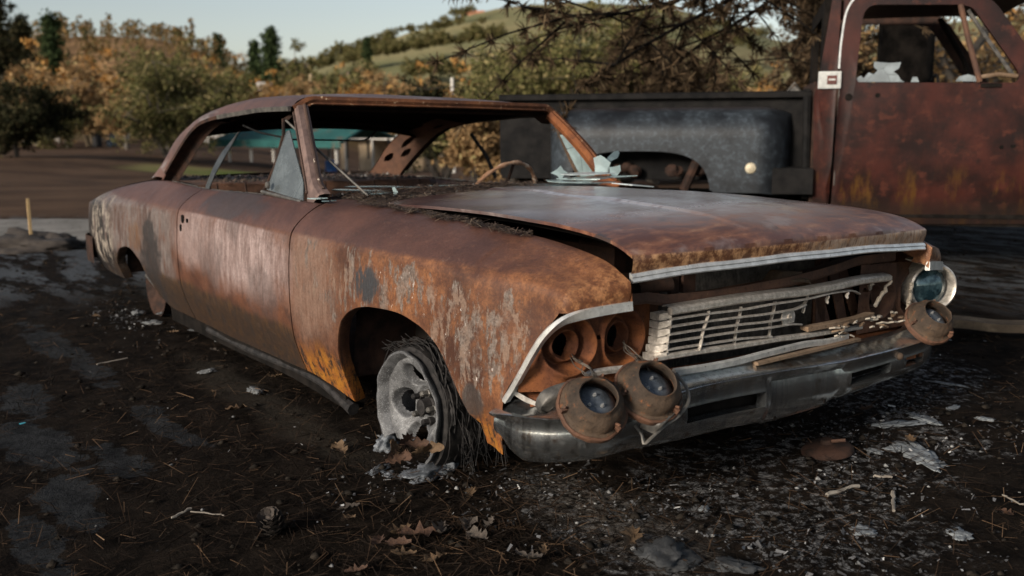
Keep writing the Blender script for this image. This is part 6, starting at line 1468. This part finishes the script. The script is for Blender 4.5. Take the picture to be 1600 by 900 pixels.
# tree belt: copies of a few kinds
protos = {}
for k, (nm, mat, bk, kw) in {'olive': ('oak_tree', LF_OLIVE, BARK, dict(nl=10, sub=8, per=27, leaf=0.168, crown_lo=.10)), 'orange': ('scorched_tree', LF_ORANGE, BARK_GREY, dict(nl=10, sub=8, per=27, leaf=0.168, crown_lo=.12)), 'tan': ('dry_tree', LF_TAN, BARK_GREY, dict(nl=9, sub=7, per=27, leaf=0.168, crown_lo=.08))}.items():
    protos[k] = (make_oak(5.5, 6.0, 90+len(protos), mat=mat, bark=bk, **kw), mat, bk, nm)
belt = [('tan', 10, 78, 60), ('orange', 55, 82, 70), ('tan', 105, 74, 58), ('orange', 158, 88, 80), ('olive', 215, 92, 95), ('tan', 300, 86, 90), ('orange', 330, 95, 110), ('orange', 365, 96, 100), ('olive', 388, 118, 100), ('olive', 350, 100, 85), ('tan', 440, 112, 85), ('orange', 455, 118, 95), ('tan', 500, 108, 100), ('olive', 545, 104, 95), ('orange', 575, 110, 92), ('orange', 612, 112, 95), ('tan', 640, 108, 90), ('orange', 540, 120, 110), ('tan', 600, 95, 120), ('olive', 560, 90, 130), ('olive', 420, 95, 135), ('orange', 290, 100, 120), ('olive', 310, 78, 140), ('olive', 250, 80, 120), ('orange', 120, 130, 110), ('tan', -40, 140, 60), ('olive', -90, 120, 55), ('orange', 690, 110, 85), ('tan', 740, 112, 80), ('orange', 800, 116, 75), ('tan', 870, 118, 80), ('orange', 950, 112, 78), ('olive', 1010, 105, 85), ('orange', 1085, 112, 70), ('tan', 1130, 108, 62), ('orange', 1175, 110, 66), ('olive', 1155, 92, 90), ('tan', 1210, 96, 75), ('orange', 1260, 100, 60), ('tan', 1440, 60, 50), ('orange', 1490, 75, 42), ('tan', 1560, 20, 55), ('orange', 1620, 30, 48)]
lab = {'olive': 'olive green oak in the far tree belt', 'orange': 'scorched orange tree in the far tree belt', 'tan': 'dry tan tree in the far tree belt'}
first = {}
ORD = ['first', 'second', 'third', 'fourth', 'fifth', 'sixth', 'seventh', 'eighth', 'ninth', 'tenth', 'eleventh', 'twelfth', 'thirteenth', 'fourteenth', 'fifteenth', 'sixteenth', 'seventeenth', 'eighteenth', 'nineteenth', 'twentieth']
rr = random.Random(31); cnt = {}
for k, px, top, d in sorted(belt, key=lambda q_: q_[1]):
    b = base_at(px, d); H = max(2.0, top_h(px, top, d)); sc = H/5.5; cnt[k] = cnt.get(k, -1)+1; L = (lab[k]+', '+ORD[cnt[k]]+' from the left', k+' trees of the belt beyond the field')
    if k not in first: first[k] = tree_thing(protos[k][3], protos[k][0], protos[k][1], protos[k][2], b, L[0], 'tree', L[1], rr.uniform(0, 6)); first[k].scale = (sc*.9, sc*.9, sc)
    else: copy_tree(first[k], tuple(b), rr.uniform(0, 6.28), (sc*rr.uniform(.8, 1.15), sc*rr.uniform(.8, 1.15), sc), L[0], L[1])

# hills ------------------------------------------------------------------------------
def hill(name, crest, d, front, back, mat, label, seed, px0, px1, n=90, rough=1.0):
    xs = [c[0] for c in crest]; rows = []
    for px in np.linspace(px0, px1, n):
        py = interp(px, crest); row = []; top = atd(px, py, d); foot = terrain(top[0], top[1])
        for t in (-1, -.8, -.6, -.42, -.25, -.12, 0, .15, .4, .7, 1):
            dd = d+(t*front if t < 0 else t*back); p = atd(px, 200, dd); zt = terrain(p[0], p[1])-1.0; f = 1-abs(t)**1.25 if t < 0 else 1-t*t
            z = zt+(top[2]-zt)*f+rough*mnoise.noise(Vector((p[0]*.05, p[1]*.05, seed)))*3*f*(1-f)*2+.5*rough*mnoise.noise(Vector((px*.05, 0, seed)))*f; row.append((p[0], p[1], z))
        rows.append(row)
    o = MB().grid(rows).build(name, mat, None, angle=180); tag(o, label, kind='structure'); return np.array(rows)
def mat_hill(name, a, b, c, s):
    m = Mat(name); col = m.mix(m.step(m.noise(s, 7, .65), .38, .62), a, b); col = m.mix(m.step(m.noise(s*3, 6, .7), .56, .66), col, c); return m.done(col, .95, 0, m.noise(s*4, 5), .5, .6, .1)
HG_ = mat_hill('grassy_hillside', (.15, .15, .070), (.235, .20, .10), (.12, .108, .05), .035)
HB_ = mat_hill('burnt_hillside', (.17, .10, .05), (.30, .18, .085), (.08, .06, .035), .05)
ridge = hill('ridge_hill', [(-700, 110), (-300, 60), (-60, 62), (60, 72), (110, 60), (170, 58), (260, 64), (320, 80), (380, 112), (440, 135), (520, 150)], 190, 95, 90, HB_, 'burnt brown wooded ridge at the left', 3, -700, 520)
green = hill('green_hill', [(300, 135), (380, 120), (440, 110), (500, 95), (560, 78), (620, 60), (680, 43), (740, 26), (800, 14), (900, 8), (1000, 12), (1060, 20), (1110, 32), (1160, 48), (1220, 66), (1300, 66), (1450, 40), (1700, 20), (2300, 60)], 380, 210, 160, HG_, 'green grassy hillside rising to the right', 8, 300, 2300, 110)
# wood on the ridge: one mass
rs = np.random.RandomState(4); Vs, Fs, nb = [], [], 0
for k in range(1100):
    i, j = rs.randint(0, 89), rs.randint(1, 8); a, b_ = rs.rand(2); p = ridge[i, j]*(1-a)*(1-b_)+ridge[i+1, j]*a*(1-b_)+ridge[i, j+1]*(1-a)*b_+ridge[i+1, j+1]*a*b_
    H = rs.uniform(1.6, 3.4) if rs.rand() < .85 else rs.uniform(3, 5.5); con = rs.rand() < .4; m = 18
    t = rs.rand(m)**.8; w = rs.uniform(0, 6.28, m); rd = (1-t)*H*.24 if con else np.sqrt(np.maximum(0, 1-(2*t-1)**2))*H*.36; rd = rd*rs.uniform(.5, 1, m)
    C = p+np.stack([np.cos(w)*rd, np.sin(w)*rd, .1*H+t*H*.9], 1); V, F = leaves_at(C, 5, H*.07, H*.075, rs); Vs.append(V); Fs.append(F+nb); nb += len(V)
tag(new_obj('ridge_wood', fast_mesh('ridge_wood', np.concatenate(Vs), F4=np.concatenate(Fs), mat=LF_MIX)), 'brown and olive wood covering the left ridge', 'wood', kind='stuff')
# shrubs dotted over the green hill
sh = make_oak(5, 7, 55, per=18, leaf=0.350, nl=8, sub=6, mat=LF_DARK, crown_lo=.02); sh0 = None; rr = random.Random(17)
spots = [(546, 82), (558, 79), (570, 76), (585, 70), (598, 66), (612, 62), (628, 58), (645, 52), (655, 50), (668, 46), (684, 42), (695, 38), (712, 32), (722, 30), (735, 26), (700, 60), (676, 40), (640, 54), (548, 84), (680, 75), (606, 80), (700, 50), (715, 42), (690, 75), (730, 66), (752, 60), (690, 84), (534, 92), (520, 96), (636, 95), (660, 105), (590, 100), (745, 90), (1080, 30), (1095, 36), (1110, 40), (1122, 44), (1136, 50), (1150, 55), (1165, 60), (1178, 64), (1100, 60), (1130, 75), (1150, 90), (1175, 85), (1110, 85), (1190, 75)]
_r2 = random.Random(5)
spots += [(_r2.uniform(450, 780), _r2.uniform(62, 135)) for _ in range(70)]
spots = [(a_, b_) for a_, b_ in spots if b_ > 150-(a_-380)*.33-12]
for px, py in spots:
    r_ = ray(px, py); best = None
    for d in np.linspace(200, 378, 90):
        p = atd(px, py, d); i = np.argmin(np.hypot(green[:, :, 0]-p[0], green[:, :, 1]-p[1])); z = green.reshape(-1, 3)[i][2]
        if p[2] <= z: best = (p, z); break
    if best is None: p = atd(px, py+4, 378); best = (p, p[2])
    p = best[0]; sc = rr.uniform(.28, .62)*(1.0 if py < 75 else 1.35); loc = (p[0], p[1], best[1]-.3)
    if sh0 is None: sh0 = tree_thing('hill_shrub', sh, LF_OLIVE, BARK, loc, 'dark shrub dotting the green hillside', 'shrub', 'shrubs on the green hillside'); sh0.scale = (sc, sc, sc)
    else: copy_tree(sh0, loc, rr.uniform(0, 6), sc)
# dead pines over the right part of the hill
dp = make_conifer(12, 4.5, 66, per=7, leaf=0.350); d0 = None
for px, py in ((1062, 24), (1078, 20), (1094, 30), (1108, 34), (1120, 40), (1132, 42), (1146, 50), (1160, 54), (1172, 58), (1186, 62), (1085, 50), (1104, 58), (1118, 66), (1138, 72), (1155, 78), (1170, 84), (1184, 80), (1128, 92), (1098, 80), (1068, 60)):
    d = 300+rr.uniform(-20, 40); b = atd(px, py, d); H = 12*rr.uniform(.7, 1.1); loc = (b[0], b[1], b[2]-H)
    if d0 is None: d0 = tree_thing('dead_pine', dp, LF_BROWN, BARK, loc, 'brown dead pine on the right hillside, leftmost on the crest', 'tree', 'dead pines on the right hillside'); d0.scale = (H/12,)*3
    else: copy_tree(d0, loc, rr.uniform(0, 6), H/12, 'brown dead pine on the right hillside '+('crest' if py < 63 and px > 1061 and (px, py) not in ((1085, 50), (1104, 58), (1068, 60)) else 'slope below the crest'))

# scrub and pines close behind the vehicles ---------------------------------------------
kw = dict(nl=16, sub=14, crown_lo=.08, sparse=1.0)
oak_px('scrub_oak', 690, 92, 150, 23, 41, 'dark twiggy scrub oak above the middle of the car roof', LF_DARK, BARK, per=32, leaf=0.062, stems=3, **kw)
oak_px('scrub_oak', 800, 40, 230, 19, 42, 'tall grey-brown scrub oak behind the windscreen', LF_OLIVE, BARK, per=32, leaf=0.053, stems=3, **kw)
oak_px('scrub_oak', 905, 15, 250, 18, 43, 'widest olive scrub oak behind the truck bed', LF_OLIVE, BARK, per=36, leaf=0.053, stems=4, **kw)
oak_px('scrub_oak', 1020, 30, 210, 17.5, 44, 'brown scrub oak left of the sky gap by the truck', LF_BROWN, BARK, per=36, leaf=0.053, stems=3, **kw)
oak_px('scrub_oak', 1085, 74, 150, 22, 45, 'small red-brown scrub oak under the sky gap', LF_BROWN, BARK, per=32, leaf=0.062, stems=3, **kw)
oak_px('scrub_oak', 745, 150, 130, 16, 46, 'low dry scrub seen through the far car window', LF_TAN, BARK, per=32, leaf=0.050, stems=3, **kw)
oak_px('scrub_oak', 850, 8, 240, 21, 51, 'grey-green scrub oak rising highest behind the car roof', LF_OLIVE, BARK, per=54, leaf=.065, stems=3, **kw)
oak_px('scrub_oak', 975, 5, 230, 21, 52, 'grey-green scrub oak rising behind the truck bed', LF_OLIVE, BARK, per=54, leaf=.065, stems=3, **kw)
con_px('brown_pine', 1262, -190, 190, 19, 47, 'brown scorched pine just left of the truck cab', LF_BROWN, per=24, leaf=0.070, whorl=40, lo=.03)
con_px('brown_pine', 1330, -150, 190, 24, 48, 'brown scorched pine hidden behind the truck cab', LF_BROWN, per=18, leaf=0.084, whorl=36, lo=.05)
oak_px('twisted_oak', 1478, -120, 260, 12.5, 49, 'twisted pale-barked oak seen through the truck window', LF_TAN, BARK_GREY, per=14, leaf=.05, nl=14, sub=10, crown_lo=.3, trunk_r=.17)
oak_px('scrub_oak', 1600, -60, 260, 20, 50, 'yellow-green scrub oak at the right edge', LF_TAN, BARK, per=14, leaf=.06, stems=2, **kw)

# the big pine whose boughs hang over the cars
def pine(loc, H, seed, boughs, length, lo, label, extra=(), r=.22, tuft=9):
    rs = np.random.RandomState(seed); t = empty('pine_tree', tuple(loc)); tag(t, label, 'tree'); mb = MB()
    mb.tube([(rs.normal(0, .03), rs.normal(0, .03), H*s) for s in np.linspace(-.01, 1, 14)], [r*(1.15-.95*s) for s in np.linspace(0, 1, 14)], 14, caps=False); mb.build('trunk', BARK_BLACK, t, angle=80)
    bm_ = MB(); C, D = [], []
    def bough(path, r0):
        P = curve_pts(path, 16); bm_.tube(P, [r0*(1-.85*s) for s in np.linspace(0, 1, 16)], 6, caps=False)
        for i in range(3, 16):
            for _ in range(3):
                d = rs.normal(0, 1, 3)*np.array([1, 1, .5]); d[2] -= .35; d *= rs.uniform(.25, .75)*min(1, np.linalg.norm(P[-1]-P[0])/3); e = P[i]+d; bm_.tube([P[i], P[i]+d*.5+np.array([0, 0, .03]), e], [.010, .007, .004], 4, caps=False)
                for s in (.35, .6, .8, 1): C.append(P[i]+d*s); D.append(d)
    for k in range(boughs):
        z = lo+(H*.95-lo)*(k+rs.rand())/boughs; w = rs.uniform(0, 6.28); L = length*(1-(z-lo)/(H-lo)*.75)*rs.uniform(.7, 1.1); e = np.array([math.cos(w)*L, math.sin(w)*L, z-.12*L+rs.uniform(-.3, .2)]); bough([(0, 0, z), (e*.5)*np.array([1, 1, 0])+np.array([0, 0, z+.1]), e], .06)
    for pth in extra: bough([np.array(p)-np.array(loc) for p in pth], .05)
    bm_.build('boughs', BARK_BLACK, t, angle=80)
    C, D = np.array(C), np.array(D); m = len(C); n = tuft; Cc = np.repeat(C, n, 0); Dd = np.repeat(D/(np.linalg.norm(D, axis=1)[:, None]+1e-9), n, 0)
    u = Dd*.6+rs.normal(0, .6, (m*n, 3)); u /= np.linalg.norm(u, axis=1)[:, None]; u *= rs.uniform(.05, .13, (m*n, 1)); w = np.cross(u, rs.normal(0, 1, (m*n, 3))); w *= .0065/(np.linalg.norm(w, axis=1)[:, None]+1e-9)
    V = np.stack([Cc-w, Cc+w, Cc+u+w*.4, Cc+u-w*.4], 1).reshape(-1, 3); new_obj('needles', fast_mesh('needles', V, F4=np.arange(4*m*n).reshape(-1, 4), mat=LF_BROWN), t); return t
tr = base_at(1408, 9.5)
ex = [[tr+np.array([0, 0, 5.0]), atd(1270, -110, 8.6), atd(1142, -2, 8.0), atd(1054, 44, 7.8), atd(981, 88, 7.6), atd(903, 141, 7.5)],
      [tr+np.array([0, 0, 5.4]), atd(1200, -60, 8.2), atd(1064, -2, 7.8), atd(981, 20, 7.6), atd(893, 24, 7.5), atd(815, 10, 7.5)],
      [tr+np.array([0, 0, 4.6]), atd(1250, -40, 9.0), atd(1160, 30, 8.8), atd(1090, 70, 8.6), atd(1040, 120, 8.6)],
      [tr+np.array([0, 0, 5.6]), atd(1150, -110, 8.0), atd(980, -40, 7.6), atd(860, -18, 7.5), atd(760, -6, 7.4)],
      [tr+np.array([0, 0, 4.4]), atd(1330, -60, 9.6), atd(1280, 20, 9.8), atd(1235, 90, 10)]]
pine(tr, 17, 71, 40, 5.2, 4.6, 'big dark pine behind the truck cab, its boughs hanging over the scene', ex, .25, 34)

# ------------------------------------------------------------------ small things in the distance
WHITE = simple('weathered_white', (.50, .47, .42), (.68, .65, .60), 4, .7)
def fence(px0, px1, d, rails, h, label, posts, mat):
    t = empty('rail_fence', tuple(base_at(px0, d))); tag(t, label, 'fence'); o = base_at(px0, d)
    for k in range(posts):
        b = base_at(px0+(px1-px0)*k/(posts-1), d)-o; MB().box(b+np.array([0, 0, h/2]), (.12, .12, h)).build('post', mat, t, smooth=False)
    for r_ in range(rails):
        z = h*(r_+.6)/rails; P = [base_at(px0+(px1-px0)*k/8, d)-o+np.array([0, 0, z]) for k in range(9)]; mb = MB(); mb.sweep(P, [(-.03, -.06), (.03, -.06), (.03, .06), (-.03, .06)], (CFH[0], CFH[1], 0)); mb.build('rail', mat, t, smooth=False)
fence(313, 358, 72, 4, 1.25, 'white rail fence beside the large olive oak', 5, WHITE)
fence(36, 90, 76, 3, 1.15, 'grey-white rail fence at the far left', 6, simple('grey_fence', (.22, .2, .17), (.34, .31, .27), 4, .8))
mb = MB(); b = base_at(194, 58); mb.tube([b, b+np.array([.15, .1, .6]), b+np.array([.3, .2, 1.15])], [.12, .11, .09], 8); tag(mb.build('leaning_post', WHITE), 'short leaning white post at the far end of the field', 'post')
for k, (px, d, c, nm, lb) in enumerate(((150, 60, (.01, .01, .012), 'barrel', 'small black barrel on the field edge'), (172, 60, (.05, .07, .10), 'barrel', 'dark blue barrel on the field edge'))):
    b = base_at(px, d); MBx = MB(); MBx.lathe([(0, .85), (.28, .85), (.30, .80), (.29, .45), (.30, .1), (.28, 0)], Matrix.Translation(tuple(b)), 16); tag(MBx.build(nm, simple(nm+str(k), c, tuple(v*1.6 for v in c), 5, .5)), lb, 'barrel')
POLEM = simple('pole_wood', (.30, .22, .13), (.42, .32, .20), 4, .9)
for px, top, d, r_, lb in ((489, 116, 110, .22, 'pale utility pole above the car roof'), (547, 112, 118, .18, 'thin brown burnt trunk right of the utility pole')):
    b = base_at(px, d); H = top_h(px, top, d); mb = MB(); mb.tube([b, b+np.array([0, 0, H])], [r_, r_*.8], 8); tag(mb.build('utility_pole', POLEM if px == 489 else BARK_PALE), lb, 'pole')
b = base_at(708, 42); mb = MB(); mb.tube([b, b+np.array([0, 0, top_h(708, 122, 42)])], .07, 8); tag(mb.build('white_post', WHITE), 'white post above the windscreen header', 'post')
# little white shed and the orange-roofed house on the hill
def house(name, px, py, d, w, dep, h, roofh, wallm, roofm, label, cat, z=None):
    c = atd(px, py, d); t = empty(name, (c[0], c[1], c[2]), math.atan2(CRH[1], CRH[0])); tag(t, label, cat)
    MB().box((0, 0, h/2), (w, dep, h)).build('wall', wallm, t, smooth=False)
    mb = MB(); mb.slab([(-w*.55, -dep*.58, h), (w*.55, -dep*.58, h), (w*.55, 0, h+roofh), (-w*.55, 0, h+roofh)], .12); mb.slab([(-w*.55, 0, h+roofh), (w*.55, 0, h+roofh), (w*.55, dep*.58, h), (-w*.55, dep*.58, h)], .12); mb.build('roof', roofm, t, smooth=False)
    for x in (-w*.25, w*.2): MB().box((x, -dep*.5-.02, h*.55), (w*.14, .06, h*.4)).build('window', SOOT, t, smooth=False)
house('white_shed', 414, 141, 105, 1.3, 1.4, .75, .12, WHITE, WHITE, 'tiny white shed among the trees left of the utility pole', 'shed')
house('hill_house', 738, 30, 372, 9, 6, 2.0, 1.2, simple('orange_wall', (.45, .20, .12), (.55, .28, .16), 1, .8), simple('orange_roof', (.50, .20, .10), (.58, .26, .14), 1, .8), 'orange house on top of the green hill', 'house')
# teal-roofed carport and the long shed, seen through the car
TEAL = mat_crust('faded_teal_roof', (.018, .085, .080), (.025, .125, .115), (.10, .07, .05), 1.2, (.46, .58))
cd = 44.0; A0, A1 = base_at(342, cd), base_at(530, cd-3); org = A0.copy(); cp = empty('carport', tuple(org)); tag(cp, 'carport with faded teal roof seen through the car windows', 'carport')
ax = A1-A0; ax[2] = 0; Lc = np.linalg.norm(ax); ax /= Lc; bx_ = np.array([-ax[1], ax[0], 0]); hh = atd(436, 219, cd)[2]-org[2]
mb = MB(); mb.slab([np.array([0, 0, hh])-bx_*.3-ax*.3, ax*(Lc+.3)+np.array([0, 0, hh])-bx_*.3, ax*Lc+bx_*2.0+np.array([0, 0, hh+.66]), bx_*2.0+np.array([0, 0, hh+.66])], .10); mb.slab([ax*Lc+bx_*2.0+np.array([0, 0, hh+.66]), bx_*2.0+np.array([0, 0, hh+.66]), bx_*4.3+np.array([0, 0, hh]), ax*Lc+bx_*4.3+np.array([0, 0, hh])], .10); mb.build('roof', TEAL, cp, smooth=False)
mb = MB(); mb.sweep([np.array([0, 0, hh-.1])-bx_*.32-ax*.3, ax*(Lc+.3)+np.array([0, 0, hh-.1])-bx_*.32], [(-.16, 0), (.16, 0), (.16, .06), (-.16, .06)], (0, 0, 1)); mb.build('fascia', TEAL, cp, smooth=False)
for t_ in (0.08, .27, .46, .62, .80, .97):
    for y in (0, 4): MB().box(ax*Lc*t_+bx_*y+np.array([0, 0, hh/2]), (.09, .09, hh)).build('post', GREYM if y else WHITE, cp, smooth=False)
sd = 50.0; S0, S1 = base_at(518, sd), base_at(640, sd-4); so = S0.copy(); sx = S1-S0; sx[2] = 0; Ls = np.linalg.norm(sx); sx /= Ls; sy = np.array([-sx[1], sx[0], 0]); sh_ = atd(560, 216, sd)[2]-so[2]
sd_o = empty('long_shed', tuple(so)); tag(sd_o, 'low tan shed with white roof edge seen through the windscreen', 'shed')
TANW = simple('tan_wall', (.42, .31, .20), (.55, .42, .28), 3, .85)
rot = np.array([sx, sy, [0, 0, 1]]).T
MB().box(sx*Ls*.5+sy*2.2+np.array([0, 0, sh_*.5]), (Ls, .15, sh_), rot).build('back_wall', TANW, sd_o, smooth=False)
for a_, w_ in ((.12, .5), (.42, 1.1), (.86, 1.2)): MB().box(sx*Ls*a_+sy*.2+np.array([0, 0, sh_*.48]), (w_, .12, sh_*.92), rot).build('wall', TANW, sd_o, smooth=False)
MB().box(sx*Ls*.5+sy*1.0+np.array([0, 0, sh_+.08]), (Ls+.5, 3.0, .14), rot).build('roof', WHITE, sd_o, smooth=False)
for a_ in (.02, .25, .60, .97): MB().box(sx*Ls*a_-sy*.3+np.array([0, 0, sh_*.5]), (.10, .10, sh_), rot).build('post', WHITE, sd_o, smooth=False)
MB().box(sx*Ls*.66+sy*.3+np.array([0, 0, .55]), (.05, .05, 1.1), rot).build('gate_bar', GREYM, sd_o, smooth=False)
b = base_at(515, 46); mb = MB(); mb.lathe([(0, .55), (.26, .55), (.30, .50), (.28, 0)], Matrix.Translation(tuple(b)), 14); tag(mb.build('blue_tub', simple('blue_plastic', (.02, .09, .30), (.03, .13, .40), 3, .5)), 'blue tub by the shed seen through the windscreen', 'tub')
